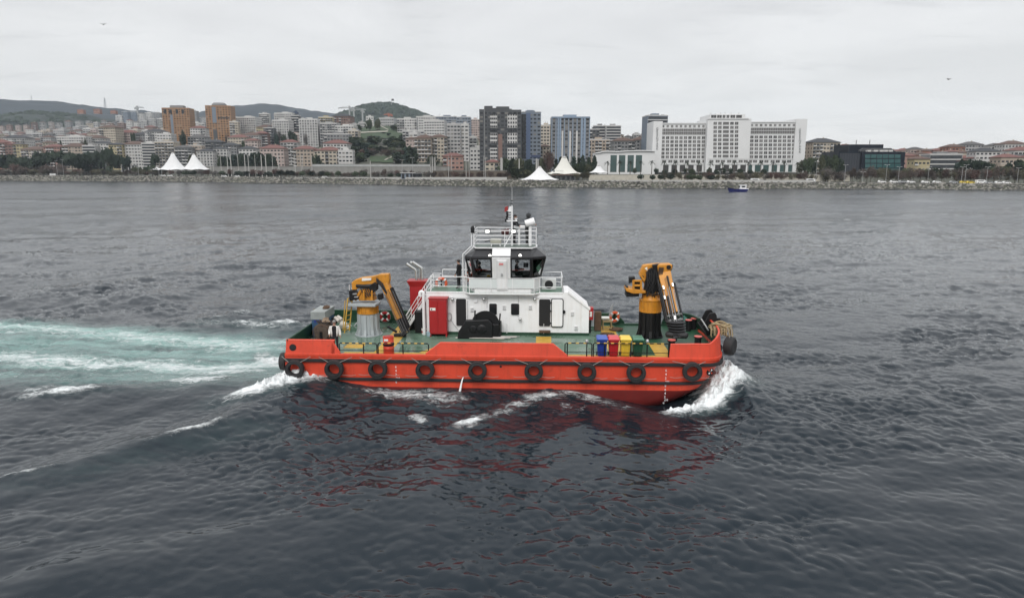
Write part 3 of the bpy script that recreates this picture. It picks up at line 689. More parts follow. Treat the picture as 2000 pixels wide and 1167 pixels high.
# ---- deckhouse
VN, VF = .95, 3.1
ZT = L(1000, 573, VN)[1]
ua, ub_, uc = L(833, 640, VN)[0], L(1102, 573, VN)[0], L(1150, 640, VN)[0]
zc = L(1150, 602, VN)[1]
hz_ = MB(); hz_.prism([(ua, ZD), (uc, ZD), (uc, zc), (ub_+.25, ZT+.12), (ub_, ZT+.12), (ub_-.05, ZT), (ua, ZT)], VN, VF)
house = hz_.build('deckhouse', white, boat, .03)
MB().bx((ua-.02, VN-.03, ZD), (uc+.02, VN, ZD+.16)).build('coaming', green, boat)
mb = MB(); mb.prism([(ub_+.22, ZT+.20), (uc+.06, zc+.06), (uc+.06, zc-.12), (ub_+.22, ZT+.02)], VN-.06, VN-.002); mb.build('side_fairing', white, boat, .02)
def wall_part(x0, y0, x1, y1, v0, v1, name, m, parent, r=0.0, bevel=0.02):
    a, z1 = L(x0, y0, v0); b_, z0 = L(x1, y1, v0); mb = MB()
    if r:
        P = []
        for cx, cz, t0 in ((b_-r, z1-r, 0), (a+r, z1-r, 90), (a+r, z0+r, 180), (b_-r, z0+r, 270)):
            for k in range(5): t = R(t0+22.5*k); P.append((cx+r*math.cos(t), cz+r*math.sin(t)))
        mb.prism(P, v0, v1)
    else: mb.bx((a, v0, z0), (b_, v1, z1))
    return mb.build(name, m, parent, bevel)
# door openings stand dark, set behind a raised frame; one leaf stands open flat on the wall
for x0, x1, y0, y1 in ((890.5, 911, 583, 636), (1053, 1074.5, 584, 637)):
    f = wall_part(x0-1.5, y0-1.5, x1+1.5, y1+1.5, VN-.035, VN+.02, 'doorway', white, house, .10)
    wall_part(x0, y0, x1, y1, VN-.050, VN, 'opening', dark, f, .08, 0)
dl = wall_part(1076.5, 583, 1100, 639, VN-.10, VN-.03, 'door', bpaint, house, .10)
wall_part(1078, 584.5, 1098.5, 637.5, VN-.13, VN-.09, 'door_panel', white, dl, .09)
MB().lathe([(0, 0), (.10, 0), (.10, .05), (0, .05)], (L(1101, 608, VN)[0], VN-.12, L(1101, 608, VN)[1]), 14, 0, 'Y').build('handle', bpaint, dl)
wall_part(910, 586, 912.5, 636, VN-.16, VN-.02, 'door', white, house)
for x0, x1, y0, y1 in ((955.5, 970.5, 592.5, 614.5), (998, 1014, 592.5, 615)):
    f = wall_part(x0-1.2, y0-1.2, x1+1.2, y1+1.2, VN-.03, VN+.02, 'window', wpipe, house, .09, .01)
    wall_part(x0, y0, x1, y1, VN-.045, VN, 'pane', mat('dark_glass', (.018, .020, .022), .08, var=.2), f, .08, 0)
wall_part(1053, 646, 1075, 650, VN-.30, VN-.03, 'door_step', rust, boat)
for px in (884, 945.5, 1044.5, 1016):
    u, z = L(px, 582 if px != 1016 else 621, VN); mb = MB(); mb.beam((u, VN-.16, z), (u, VN, z), .04, .04); mb.lathe([(0, 0), (.07, 0), (.10, -.06), (.08, -.12), (0, -.12)], (u, VN-.16, z+.04), 10); mb.build('deck_light', steel, house)
wall_part(926, 586, 932, 590.5, VN-.07, VN, 'junction_box', wpipe, house)
for px in (952, 1013):
    u, z1 = L(px, 578, VN); _, z0 = L(px-2, 600 if px < 1000 else 618, VN); MB().tube([(u, VN-.03, z1), (u-.03, VN-.03, z0)], .013, 6).build('cable', steel, house)
u, z = L(878, 618, VN); MB().tube([(u+.13*math.sin(t*.5)*(1 if t < 6.3 else 1), VN-.05-.01*t*.3, z+.22*math.cos(t*.5)) for t in np.linspace(0, 12.4, 26)], .02, 6).build('hose_coil', steel, house)
u2, z2 = L(896, 645, VN-.2); MB().tube([(u+.06, VN-.06, z-.1), (u+.25, VN-.08, z-.45), (u2-.08, VN-.2, z2+.1), (u2, VN-.25, z2)], .016, 6).build('hose', steel, house)

for py in (579.5, 581.5): q0, q1 = L(840, py, VN), L(1098, py+1, VN); MB().tube([(q0[0], VN-.03, q0[1]), (q1[0], VN-.03, q1[1])], .018, 6).build('conduit', wpipe, house)
for px, py in ((922, 604), (1036, 600), (1118, 612), (1125, 640), (985, 600)):
    u, z = L(px, py, VN); b_ = MB(); b_.bx((u-.10, VN-.05, z-.13), (u+.10, VN-.002, z+.13)); vb = b_.build('vent_cover', wpipe, house, .01)
    for k in range(4): MB().bx((u-.085, VN-.062, z-.10+k*.055), (u+.085, VN-.051, z-.08+k*.055)).build('louvre', steel, vb)
for y0, y1 in ((590, 592), (606, 608), (630, 632)): wall_part(1074.5, y0, 1078, y1, VN-.15, VN-.05, 'hinge', bpaint, dl, 0, 0)
for k in range(5): u = lerp(ua, ub_, (k+.5)/5.2); MB().bx((u-.008, VN-.008, ZD+.17), (u+.008, VN+.01, ZT-.02)).build('weld_seam', white, house)
for px in (975, 990, 1062): u, z = L(px, 648, VN); MB().tube([(u, VN-.04, ZD+.1), (u, VN-.04, z+.5)], .02, 6).build('pipe', wpipe, house)
# ---- upper deck, bulged out in front of the wheelhouse
zu = ZT
up = [(ua, VN-.02), (L(908, 576, VN)[0], VN-.02), (L(917, 578, VN-.4)[0], VN-.42), (L(1043, 578, VN-.4)[0], VN-.42), (L(1054, 576, VN)[0], VN-.02), (ub_-.06, VN-.02), (ub_-.06, VF+.02), (ua, VF+.02)]
ud = MB(); ud.hprism(up, zu+.004, zu+.09); udk = ud.build('upper_deck', [white], boat, .01)
MB().hprism([(p[0]*.995, .04+p[1] if p[1] < 1 else p[1]-.04) for p in up], zu+.09, zu+.096).build('deck_covering', mat('upper_deck_green', (.055, .135, .085), .4, var=.2), udk)
br = MB()
for px in (930, 985, 1035): u = L(px, 580, VN)[0]; br.prism([(u-.02, zu), (u+.02, zu), (u+.02, zu-.01), (u-.02, zu-.01)], VN-.4, VN)
# ---- wheelhouse: three outlines, glass leaning out
u_l, u_r = L(917, 560, .6)[0], L(1052, 560, .6)[0]
zb, zs = zu+.09, L(985, 543.5, .65)[1]
zt, zr = L(985, 503.5, .35)[1], L(985, 486.5, .85)[1]
def octo(uL, uR, v0, v1, c, d): return [(uL+c, v0), (uR-d, v0), (uR, v0+.62), (uR, v1-.62), (uR-d, v1), (uL+c, v1), (uL, v1-.62), (uL, v0+.62)]
o_b = octo(u_l, u_r, .62, 3.0, .30, .45); o_s = octo(u_l-.05, u_r+.10, .60, 3.05, .30, .50)
utl, utr = L(906.5, 503, .5)[0], L(1066, 503, .5)[0]
o_t = octo(utl, utr, .30, 3.45, .42, .82); o_r = octo(L(924, 487, .85)[0], L(1048, 487, .85)[0], .80, 2.9, .25, .3)
def rings(name, levels, m, parent, cap=True):
    n = len(levels[0][1]); mb = MB(); vs = sum([[(p[0], p[1], z) for p in o] for z, o in levels], [])
    fs = [(k*n+i, k*n+(i+1) % n, (k+1)*n+(i+1) % n, (k+1)*n+i) for k in range(len(levels)-1) for i in range(n)]
    if cap: fs += [tuple(reversed(range(n))), tuple(range((len(levels)-1)*n, len(levels)*n))]
    mb.add(vs, fs); return mb.build(name, m, parent)
wh = rings('wheelhouse', [(zb, o_b), (zs, o_s)], white, boat)
rf = rings('wheelhouse_roof', [(zt, o_t), (zt+.06, o_t), (zr, o_r), (zr+.05, o_r)], mat('visor_black', (.020, .020, .022), .3, var=.2), boat)
rings('roof_edge', [(zr+.05, [(p[0]*1.0, p[1]) for p in octo(L(921, 486, .8)[0], L(1049, 486, .8)[0], .72, 3.0, .2, .25)]), (zr+.11, octo(L(921, 486, .8)[0], L(1049, 486, .8)[0], .72, 3.0, .2, .25))], white, rf)
rings('roof_deck', [(zr+.11, octo(L(923, 486, .8)[0], L(1047, 486, .8)[0], .78, 2.95, .2, .25)), (zr+.118, octo(L(923, 486, .8)[0], L(1047, 486, .8)[0], .78, 2.95, .2, .25))], mat('roof_grey_green', (.10, .13, .11), .5, var=.2), rf)
# glass and mullions
def glass_mat():
    m = bpy.data.materials.new('tinted_glass'); m.use_nodes = True; t = m.node_tree; t.nodes.clear()
    o = t.nodes.new('ShaderNodeOutputMaterial'); tr = t.nodes.new('ShaderNodeBsdfTransparent'); gl = t.nodes.new('ShaderNodeBsdfGlossy'); mx = t.nodes.new('ShaderNodeMixShader'); fr = t.nodes.new('ShaderNodeFresnel')
    tr.inputs[0].default_value = (.95, .96, .96, 1); gl.inputs['Roughness'].default_value = .03; fr.inputs[0].default_value = 1.5
    t.links.new(fr.outputs[0], mx.inputs[0]); t.links.new(tr.outputs[0], mx.inputs[1]); t.links.new(gl.outputs[0], mx.inputs[2]); t.links.new(mx.outputs[0], o.inputs[0]); return m
glass = glass_mat()
def P3d(o, i, z): p = o[i % 8]; return Vector((p[0], p[1], z))
def lerp(a, b, t): return a+(b-a)*t
ud0, ud1 = L(961.5, 520, .5)[0], L(997, 520, .5)[0]
def panel(b0, b1, t0, t1, name='window'):
    """framed pane between four corner points (bottom pair, top pair)"""
    n_ = (b1-b0).cross(t0-b0).normalized()*.035
    if n_.y > 0 and abs(n_.y) > .5 and b0.y < 1.5: n_ = -n_
    fr = MB(); m = .085; w = (b1-b0).length; h = (t0-b0).length; a, c = m/w, m*1.1/h
    def q(s, t): return lerp(lerp(b0, b1, s), lerp(t0, t1, s), t)
    O_ = [q(0, 0), q(1, 0), q(1, 1), q(0, 1)]; I_ = [q(a, c), q(1-a, c), q(1-a, 1-c), q(a, 1-c)]
    vs = [p+n_ for p in O_]+[p+n_ for p in I_]+[p-n_ for p in O_]+[p-n_ for p in I_]
    fs = []
    for i in range(4):
        j = (i+1) % 4; fs += [(i, j, 4+j, 4+i), (8+j, 8+i, 12+i, 12+j), (4+i, 4+j, 12+j, 12+i), (j, i, 8+i, 8+j)]
    fr.add(vs, fs); f = fr.build(name, MATS['visor_black'], wh)
    g = MB(); t_ = n_*.12; vs = [p+t_ for p in I_]+[p-t_ for p in I_]; g.add(vs, [(0, 1, 2, 3), (7, 6, 5, 4), (0, 4, 5, 1), (1, 5, 6, 2), (2, 6, 7, 3), (3, 7, 4, 0)]); g.build('pane', glass, f)
for i in range(8):
    j = i+1; b0, b1, t0, t1 = P3d(o_s, i, zs), P3d(o_s, j, zs), P3d(o_t, i, zt), P3d(o_t, j, zt)
    if i == 0:      # near side: pane, white door bay, two panes
        def on(e0, e1, u): return lerp(e0, e1, (u-e0.x)/(e1.x-e0.x))
        sb = [b0, on(b0, b1, ud0), on(b0, b1, ud1), on(b0, b1, L(1030, 530, .5)[0]), b1]; stt = [t0, on(t0, t1, ud0), on(t0, t1, ud1), on(t0, t1, L(1036, 505, .4)[0]), t1]
        panel(sb[0], sb[1], stt[0], stt[1]); panel(sb[2], b1, stt[2], t1)
        bay = MB(); n_ = Vector((0, .05, 0)); vs = [sb[1]-n_, sb[2]-n_, stt[2]-n_, stt[1]-n_]; vs += [p+n_*2.2 for p in vs]
        bay.add(vs, [(0, 1, 2, 3), (7, 6, 5, 4), (0, 4, 5, 1), (1, 5, 6, 2), (2, 6, 7, 3), (3, 7, 4, 0)]); bay.build('door_bay', white, wh)
        rb = MB(); a_, b2 = Vector((ud0, o_t[0][1], zt)), Vector((ud1, o_t[0][1], zt)); c_, d_ = Vector((ud0, o_r[0][1], zr+.06)), Vector((ud1, o_r[0][1], zr+.06)); k_ = Vector((0, -.02, .025))
        vs = [a_+k_, b2+k_, d_+k_, c_+k_, a_-k_*2, b2-k_*2, d_-k_*2, c_-k_*2]; rb.add(vs, [(0, 1, 2, 3), (7, 6, 5, 4), (0, 4, 5, 1), (1, 5, 6, 2), (2, 6, 7, 3), (3, 7, 4, 0)]); rb.build('roof_panel', white, rf)
    elif i in (4,):
        for k in range(2): panel(lerp(b0, b1, k/2), lerp(b0, b1, (k+1)/2), lerp(t0, t1, k/2), lerp(t0, t1, (k+1)/2))
    else: panel(b0, b1, t0, t1)
# bridge door: follows the leaning bay above and the skirt below
d0, z0 = L(970, 560, .56); d1, _ = L(992, 560, .56)
zdt = L(980, 506, .45)[1]; zdb = zb+.16
dm = MB()
def dslab(off, ins, th):
    zz = [zdb+ins, zs, zdt-ins]; vv = [.585-off, .535-off, lerp(.55, .25, (zdt-zs)/(zt-zs))-off]
    vs = []
    for z, v in zip(zz, vv): vs += [(d0+ins, v, z), (d1-ins, v, z), (d1-ins, v+th, z), (d0+ins, v+th, z)]
    fs = [(3, 2, 1, 0), (8, 9, 10, 11)]
    for k in (0, 4):
        for a in range(4): fs.append((k+a, k+(a+1) % 4, k+4+(a+1) % 4, k+4+a))
    return vs, fs
dm.add(*dslab(.03, 0, .08)); dr_ = dm.build('bridge_door', mat('door_white', (.74, .74, .745), .4, var=.05), wh, .03)
db = MB(); db.add(*dslab(.055, .07, .05)); db.build('door_panel', white, dr_, .03)
u, z = L(979, 515, .35); MB().box((u, .26, z), (.24, .03, .10)).build('name_plate', mat('plate_pink', (.62, .20, .20), .5), dr_)
u, z = L(980, 536, .40); mb = MB(); mb.box((u, .42, z), (.10, .04, .16)); mb.beam((u+.05, .36, z+.04), (u-.02, .34, z-.06), .03, .03); mb.build('handle', steel, dr_)
# console, ceiling and seats inside
MB().bx((u_r-.95, .95, zs-.45), (u_r-.35, 2.8, zs+.12)).build('console', dark, wh, .04); MB().bx((u_l+.3, 2.3, zs-.4), (u_l+1.3, 2.85, zs-.2)).build('chart_table', dark, wh, .04)
MB().bx((L(1028, 515, 1.4)[0]-.16, 1.4, L(1028, 522, 1.4)[1]), (L(1028, 515, 1.4)[0]+.12, 1.46, L(1028, 513, 1.4)[1])).build('screen', dark, wh)
# roof lights under the visor edge (lit)
lamp = mat('lamp_face', (.9, .9, .88), .3, emit=((1, .97, .9), 1.2))
for px, py in ((957, 499), (1016, 498.5)):
    u, z = L(px, py, .42); mb = MB(); mb.lathe([(0, -.06), (.10, -.06), (.12, .05), (0, .05)], (u, .42, z), 14, 0, 'Y'); h = mb.build('downlight', bpaint, rf)
    MB().lathe([(0, -.012), (.09, -.012), (.09, 0)], (u, .355, z), 14, 0, 'Y').build('lens', lamp, h)
# ---- railings
def rail(pts, zf, h, name='railing', rails=(1.0, .66, .33), r=.022, m=wpipe, parent=boat, post_every=1.1, posts=True):
    """tubular railing along plan points, on a floor at zf"""
    P = [Vector((p[0], p[1], zf if len(p) < 3 else p[2])) for p in pts]; root = MB()
    root.tube([p+Vector((0, 0, h)) for p in P], r*1.15, 6); o = root.build(name, m, parent)
    for k in rails[1:]: MB().tube([p+Vector((0, 0, h*k)) for p in P], r*.8, 6).build('rail', m, o)
    if posts:
        for i in range(len(P)):
            MB().tube([P[i], P[i]+Vector((0, 0, h))], r, 6).build('post', m, o)
            if i < len(P)-1:
                n = int((P[i+1]-P[i]).length/post_every)
                for k in range(1, n): q = lerp(P[i], P[i+1], k/n); MB().tube([q, q+Vector((0, 0, h))], r, 6).build('post', m, o)
    return o
zd2 = zu+.096; uq = L(841, 572, VN)[0]
rail([(uq, VN+.02), (L(908, 576, VN)[0], VN+.02), (L(917, 578, VN-.4)[0], VN-.38), (L(1043, 578, VN-.4)[0], VN-.38), (L(1054, 576, VN)[0], VN+.02), (ub_-.12, VN+.02)], zd2, .84, rails=(1, .34), post_every=1.15)
rail([(ub_-.12, VN+.02), (ub_-.12, VF-.04), (u_r+.2, VF-.04)], zd2, .84, rails=(1, .6, .3))
rail([(u_l-.2, VF-.04), (uq+.4, VF-.04)], zd2, .95, rails=(1, .6, .3))
MB().hprism([(L(916, 570, .5)[0], VN-.39), (L(1043, 570, .5)[0], VN-.39), (L(1043, 570, .5)[0], VN-.375), (L(916, 570, .5)[0], VN-.375)], zd2+.30, zd2+.80).build('wind_screen', mat('pale_screen', (.62, .66, .65), .5, var=.05), boat)
uw0, uw1 = L(925, 470, .8)[0], L(1047, 470, .8)[0]; zq = zr+.118
rail([(uw0, 2.85), (uw0, .83), (uw1, .83), (uw1, 2.85), (uw0, 2.85)], zq, .92, rails=(1, .72, .46, .2), post_every=1.25, r=.02)
# stair and its handrails from the main deck to the upper deck
s0, s1 = Vector((L(789, 615, 1.3)[0], 1.45, ZD)), Vector((L(842, 566, 1.3)[0], 1.45, zd2))
stt_ = MB(); stt_.beam(s0, s1, .05, .16); stair = stt_.build('stair', wpipe, boat)
MB().beam(s0+Vector((0, .7, 0)), s1+Vector((0, .7, 0)), .05, .16).build('stringer', wpipe, stair)
for k in range(9): p = lerp(s0, s1, (k+.6)/9.6); MB().box((p.x, p.y+.35, p.z), (.22, .66, .03)).build('tread', steel, stair)
for dy_ in (0, .7):
    for hh in (.85, .55, .28): MB().tube([s0+Vector((0, dy_, hh)), s1+Vector((0, dy_, hh)), s1+Vector((.5, dy_, hh))], .02, 6).build('handrail', wpipe, stair)
    for k in range(5): p = lerp(s0, s1, k/4)+Vector((0, dy_, 0)); MB().tube([p, p+Vector((0, 0, .85))], .02, 6).build('post', wpipe, stair)
# vertical ladder and pipes up the aft side of the wheelhouse
for dx_ in (0, .17):
    u, z = L(905, 570, 1.0); u = u+dx_
    MB().tube([(u, 1.0, zd2), (u+.0, 1.0, L(905, 496, 1.0)[1]), (L(921, 478, .9)[0]+dx_, .95, L(921, 480, .9)[1]), (L(921, 478, .9)[0]+dx_, .95, zq+1.15)], .035, 8).build('ladder_rail', wpipe, boat)
# searchlight and lamps on the top rail
for px in (952, 1003):
    u, z = L(px, 451.5, .8); mb = MB(); mb.box((u, .84, z), (.30, .16, .20)); h = mb.build('floodlight', bpaint, boat, .02)
    MB().box((u, .752, z), (.23, .02, .14)).build('lens', mat('flood_glass', (.95, .95, .93), .25, emit=((1, .98, .94), 1.6)), h)
u, z = L(923, 449, .8); MB().lathe([(0, -.02), (.10, 0), (.12, .25), (.07, .38), (0, .4)], (u, .85, z-.16), 12).build('antenna_dome', bpaint, boat)
# mast
um_, vm_ = L(1000, 470, 1.6)[0], 1.6; zmt = L(1000, 402, vm_)[1]
mast = MB().tube([(um_, vm_, zq), (um_, vm_, zmt)], .06, 10, r1=.045).build('mast', wpipe, boat)
MB().tube([(L(985, 483, vm_-.4)[0], vm_-.5, zq), (um_, vm_, L(996, 455, vm_)[1])], .035, 6).build('brace', wpipe, mast)
MB().tube([(um_, vm_, zmt), (um_, vm_, L(1000, 366, vm_)[1])], .012, 6, r1=.006).build('whip_antenna', wpipe, mast)
for py in (393, 398): u, z = L(1000, py, vm_); MB().lathe([(0, 0), (.09, 0), (.06, .05), (0, .06)], (um_-.01, vm_, z), 10).build('mast_light', bpaint, mast)
for py, x0, x1 in ((412, 990, 1001), (431, 988, 1006), (449, 984, 1001)):
    a, z = L(x0, py, vm_); b_, _ = L(x1, py, vm_); MB().beam((a, vm_, z), (b_, vm_, z), .06, .06).build('spreader', wpipe, mast)
MB().prism([L(995, 403, vm_), L(1000, 403, vm_), L(1000, 411, vm_), L(992, 411, vm_)], vm_+.05, vm_+.08).build('mast_plate', wpipe, mast)
for px, py in ((990.5, 415), (991, 420), (990, 425), (988, 430), (1008, 429)):
    u, z = L(px, py, vm_); mb = MB(); mb.lathe([(0, 0), (.075, 0), (.075, .03), (.05, .035), (.05, .13), (.08, .14), (.08, .17), (0, .18)], (u, vm_, z-.09), 12); mb.build('signal_lamp', bpaint if px < 1000 else wpipe, mast)
    MB().beam((u, vm_, z-.07), (um_, vm_, z-.07), .03, .03).build('bracket', wpipe, mast)
u, z = L(989.5, 408, vm_); MB().prism([(u-.12, z-.16), (u+.07, z-.13), (u+.08, z+.17), (u-.10, z+.10)], vm_-.02, vm_+.02).build('ensign', mat('flag_red', (.30, .03, .03), .8), mast)
u, z = L(987, 451, vm_-.2); mb = MB(); mb.lathe([(0, -.22), (.13, -.22), (.2, .2), (0, .2)], (u, vm_-.25, z-.05), 14, 0, 'X'); mb.build('horn', mat('horn_dark', (.06, .012, .012), .5), mast)
# radar and roof gear
u, z = L(1014, 445, 2.1); mb = MB(); mb.bx((u-.32, 2.02, z-.04), (u+.36, 2.2, z+.14)); rd = mb.build('radar_scanner', white, boat, .04); MB().tube([(u, 2.1, zq), (u, 2.1, z-.04)], .06, 8).build('pedestal', wpipe, rd)
u, z = L(1035, 434, 1.7); sl = MB(); sl.lathe([(0, -.28), (.20, -.28), (.22, .22), (.20, .26), (0, .27)], (0, 0, 0), 18, 0, 'X')
so = sl.build('searchlight', white, boat); so.data.transform(Matrix.Translation((u+.02, 1.62, z)) @ Matrix.Rotation(R(-16), 4, 'Y')); MB().tube([(u+.02, 1.62, zq), (u+.02, 1.62, z-.15)], .09, 10).build('pedestal', wpipe, so)
u0_, z0_ = L(958, 481, 1.3); u1_, z1_ = L(979, 467, 1.3)
mb = MB(); mb.bx((u0_, 1.2, zq+.16), (u1_, 1.75, z1_)); rb = mb.build('roof_locker', mat('locker_beige', (.42, .41, .34), .6), boat, .03)
for a in (u0_+.06, u1_-.06):
    for v in (1.25, 1.7): MB().tube([(a, v, zq), (a, v, zq+.17)], .03, 6).build('leg', wpipe, rb)
MB().tube([(u0_-.32, 1.3, zq+.25), (u0_+.0, 1.3, z1_-.06), (u1_+.12, 1.3, z1_-.02)], .03, 6).build('monitor_pipe', bpaint, boat)
# air conditioner on the upper deck
u, z = L(1072, 563, 1.9); mb = MB(); mb.bx((u-.42, 1.75, zd2), (u+.42, 2.15, zd2+.62)); ac = mb.build('air_conditioner', mat('ac_grey', (.55, .56, .55), .5), boat, .02)
MB().lathe([(.06, -.01), (.24, -.01), (.24, .0), (.06, .0)], (u, 1.745, zd2+.31), 18, 0, 'Y').build('fan_grille', dark, ac)
# ---- exhaust funnel
fu0, fu1 = L(804, 600, 2.4)[0], L(832, 600, 2.4)[0]; zf = L(815, 546, 2.4)[1]
mb = MB(); cx = (fu0+fu1)/2
for z, w, d in ((ZD+.9, 1.0, 1.0), (zf-.36, 1.0, 1.0), (zf-.04, 1.32, 1.3), (zf, 1.32, 1.3)): mb.v += [(cx-w*.45, 2.4-d*.35, z), (cx+w*.45, 2.4-d*.35, z), (cx+w*.45, 2.4+d*.35, z), (cx-w*.45, 2.4+d*.35, z)]
mb.f += [(3, 2, 1, 0), (12, 13, 14, 15)]+[(k*4+i, k*4+(i+1) % 4, k*4+4+(i+1) % 4, k*4+4+i) for k in range(3) for i in range(4)]; mb.m += [0]*14; mb.sm += [False]*14
fn = mb.build('funnel', cabred, boat, .02); MB().bx((cx-.48, 1.95, ZD), (cx+.48, 2.85, ZD+.9)).build('funnel_base', bpaint, fn, .02)
for dx_, v, hh in ((-.08, 2.25, 0), (.10, 2.45, .08), (.26, 2.3, .10)):
    z = zf+.55+hh; MB().tube([(cx+dx_, v, zf), (cx+dx_, v, z), (cx+dx_-.04, v, z+.08), (cx+dx_-.55, v, z+.42)], .085, 10).build('exhaust_pipe', stainless, fn)
# vent pipe with a bent head at the aft corner of the deckhouse
u = L(829, 640, .85)[0]; zt_ = L(829, 571, .85)[1]
MB().tube([(u, .8, ZD), (u, .8, zt_-.08)]+[(u-.10+.10*math.cos(t), .8, zt_-.06+.12*math.sin(t)) for t in np.linspace(0, PI, 9)]+[(u-.20, .8, zt_-.22)], .095, 10).build('vent_pipe', wpipe, boat)
# black machinery block beside it
a, _ = L(811, 640, 1.25); b_, _ = L(829, 640, 1.25); zz = L(815, 606, 1.25)[1]
MB().bx((a, 1.1, ZD), (b_, 1.9, zz)).build('machinery_block', bpaint, boat, .06)

# ---- tow winch
wv = -.15; base = [L(*p, wv) for p in ((893, 658), (895, 648), (909, 626), (954, 624), (962, 632), (962, 658))]
base = [(p[0], max(p[1], ZD)) for p in base]; base[0] = (base[0][0], ZD); base[-1] = (base[-1][0], ZD)
winch = empty('tow_winch', parent=boat)
MB().prism(base, wv, wv+.35).build('gear_case', bpaint, winch, .05)
for px, r in ((924, .22), (941, .28)):
    u, z = L(px, 643, wv); MB().lathe([(0, -.10), (r*.35, -.10), (r*.4, -.05), (r*.8, -.045), (r, 0), (r, .02)], (u, wv, z), 22, 0, 'Y').build('gear_cover', bpaint, winch)
u, z = L(948, 634, .2)
MB().lathe([(.32, .0), (.32, 1.0)], (u, .22, z), 24, 0, 'Y').build('drum', bpaint, winch)
for v in (.22, 1.2):
    MB().lathe([(0, 0), (.80, 0), (.80, .05), (0, .05)], (u, v, z), 30, 0, 'Y').build('drum_flange', bpaint, winch)
MB().lathe([(.5, 0), (.5, .9)], (u, .28, z), 24, 0, 'Y').build('wire', mat('wire', (.03, .03, .03), .5, .3, bump=.5, bscale=40), winch)
for k, (x0, y0, x1, y1) in enumerate(((927, 623, 928, 606), (975, 634, 977, 612), (969, 652, 977, 628))):
    MB().beam(L3(x0, y0, wv+.1), L3(x1, y1, wv+.1), .08, .08).build('brake_lever', bpaint, winch)
MB().bx((L(960, 650, .1)[0], .0, ZD), (L(978, 650, .1)[0], 1.2, L(970, 632, .1)[1])).build('winch_frame', bpaint, winch, .04)
# plates and pipes lying by the winch
for k in range(6):
    u0_, v0_ = Dk(890+k*6, 661-k*.3); u1_, v1_ = Dk(985+k*6, 663-k*.5)
    MB().tube([(u0_, v0_, ZD+.06+.01*k), (u1_, v1_, ZD+.06+.01*k)], .03, 6).build('loose_pipe', steel if k % 2 else mat('dirty_white', (.55, .50, .45), .7, var=.3), boat)

# ================================================================ cranes (parts of the boat)
def fluted(cx, cv, z0, z1, r, m, parent, n=10, flare=1.33):
    mb = MB(); mb.lathe([(r, z0), (r, z1)], (cx, cv, 0), 24); ped = mb.build('pedestal', m, parent)
    for i in range(n):
        t = 2*PI*i/n+.25; c_, s_ = math.cos(t), math.sin(t); H_ = z1-z0; g = MB()
        pr = [(r*.9, z1-.05), (r*1.12, z1-.05), (r*1.12, z0+H_*.55), (r*flare*.86, z0+H_*.28), (r*flare, z0+.03), (r*.9, z0+.03)]
        for k in (-1, 1): g.v += [(cx+c_*q-s_*k*.085, cv+s_*q+c_*k*.085, z) for q, z in pr]
        nn = len(pr); g.f += [tuple(range(nn)), tuple(range(2*nn-1, nn-1, -1))]+[((i_+1) % nn, i_, nn+i_, nn+(i_+1) % nn) for i_ in range(nn)]; g.m += [0]*(nn+2); g.sm += [False]*(nn+2)
        g.build('gusset', m, parent, .015)
    MB().lathe([(0, z0), (r*flare*1.06, z0), (r*flare*1.06, z0+.04), (0, z0+.04)], (cx, cv, 0), 30).build('base_plate', m, parent)
def slew_ring(cx, cv, z0, z1, r, parent):
    MB().lathe([(r, z0), (r*1.06, z0), (r*1.06, z0+.07), (r, z0+.07), (r, z1-.06), (r*1.08, z1-.06), (r*1.08, z1), (0, z1)], (cx, cv, 0), 30).build('slewing_ring', yel, parent)
    for i in range(16):
        t = 2*PI*i/16; MB().box((cx+r*1.01*math.cos(t), cv+r*1.01*math.sin(t), (z0+z1)/2), (.06, .035, (z1-z0)*.7), rz=t).build('rib', yel, parent)
def shape(pts, v0, v1, name, m, parent, vp, bevel=.03): MB().prism([L(*p, vp) for p in pts], v0, v1).build(name, m, parent, bevel)
# after crane
c1 = empty('knuckle_crane', parent=boat); cv = .75
cx = L(720, 640, cv)[0]
zr0, zr1, zr2 = L(720, 610, cv)[1], L(720, 594, cv)[1], L(720, 584, cv)[1]
fluted(cx, cv, ZD, zr0, .56, grey, c1)
slew_ring(cx, cv, zr0, zr1, .58, c1)
MB().hprism([(cx-.95, cv-.72), (cx+.62, cv-.75), (cx+.72, cv), (cx+.6, cv+.72), (cx-.95, cv+.7)], zr1, zr1+.14).build('platform', grey, c1, .02)
vp = cv-.3
shape([(700, 587), (701, 574), (707, 564), (720, 561), (727, 570), (732, 587)], cv-.28, cv+.30, 'turret', yel, c1, vp)
for x0, x1 in ((694, 705), (726, 736)): MB().beam(L3(x0, 586, cv-.3), L3(x1 if x0 < 700 else x0-6, 566, cv-.3), .12, .12).build('turret_strut', yel, c1)
MB().tube([L3(696, 558, cv-.3), L3(737, 560, cv-.35)], .10, 10).build('luffing_cylinder', bpaint, c1)
for k in range(5): MB().tube([L3(702+k*4, 557, cv-.36), L3(708+k*5, 570+k*1.5, cv-.45), L3(716+k*5, 580-k, cv-.42)], .03, 6).build('hose', blk, c1)
for k in range(4): MB().tube([L3(735, 543+k*2, cv-.36), L3(747, 553+k*3, cv-.5), L3(756+k, 572+k*3, cv-.48)], .028, 6).build('hose', blk, c1)
shape([(687, 570), (686, 552), (692, 547), (704, 543), (722, 541), (741, 537), (746, 544), (744, 552), (726, 555), (712, 556), (702, 562), (694, 566)], cv-.24, cv+.20, 'main_boom', yel, c1, vp)
shape([(735, 538), (741, 536), (758, 535.5), (759.5, 546), (758, 556), (763, 568), (752, 574), (744, 560), (740, 547)], cv-.34, cv+.16, 'elbow', yel, c1, vp-.1)
shape([(706, 543.5), (724.5, 543), (724, 547.5), (706, 549)], cv-.27, cv-.242, 'name_board', mat('plate_white', (.75, .74, .70), .5), c1, vp-.05, 0)
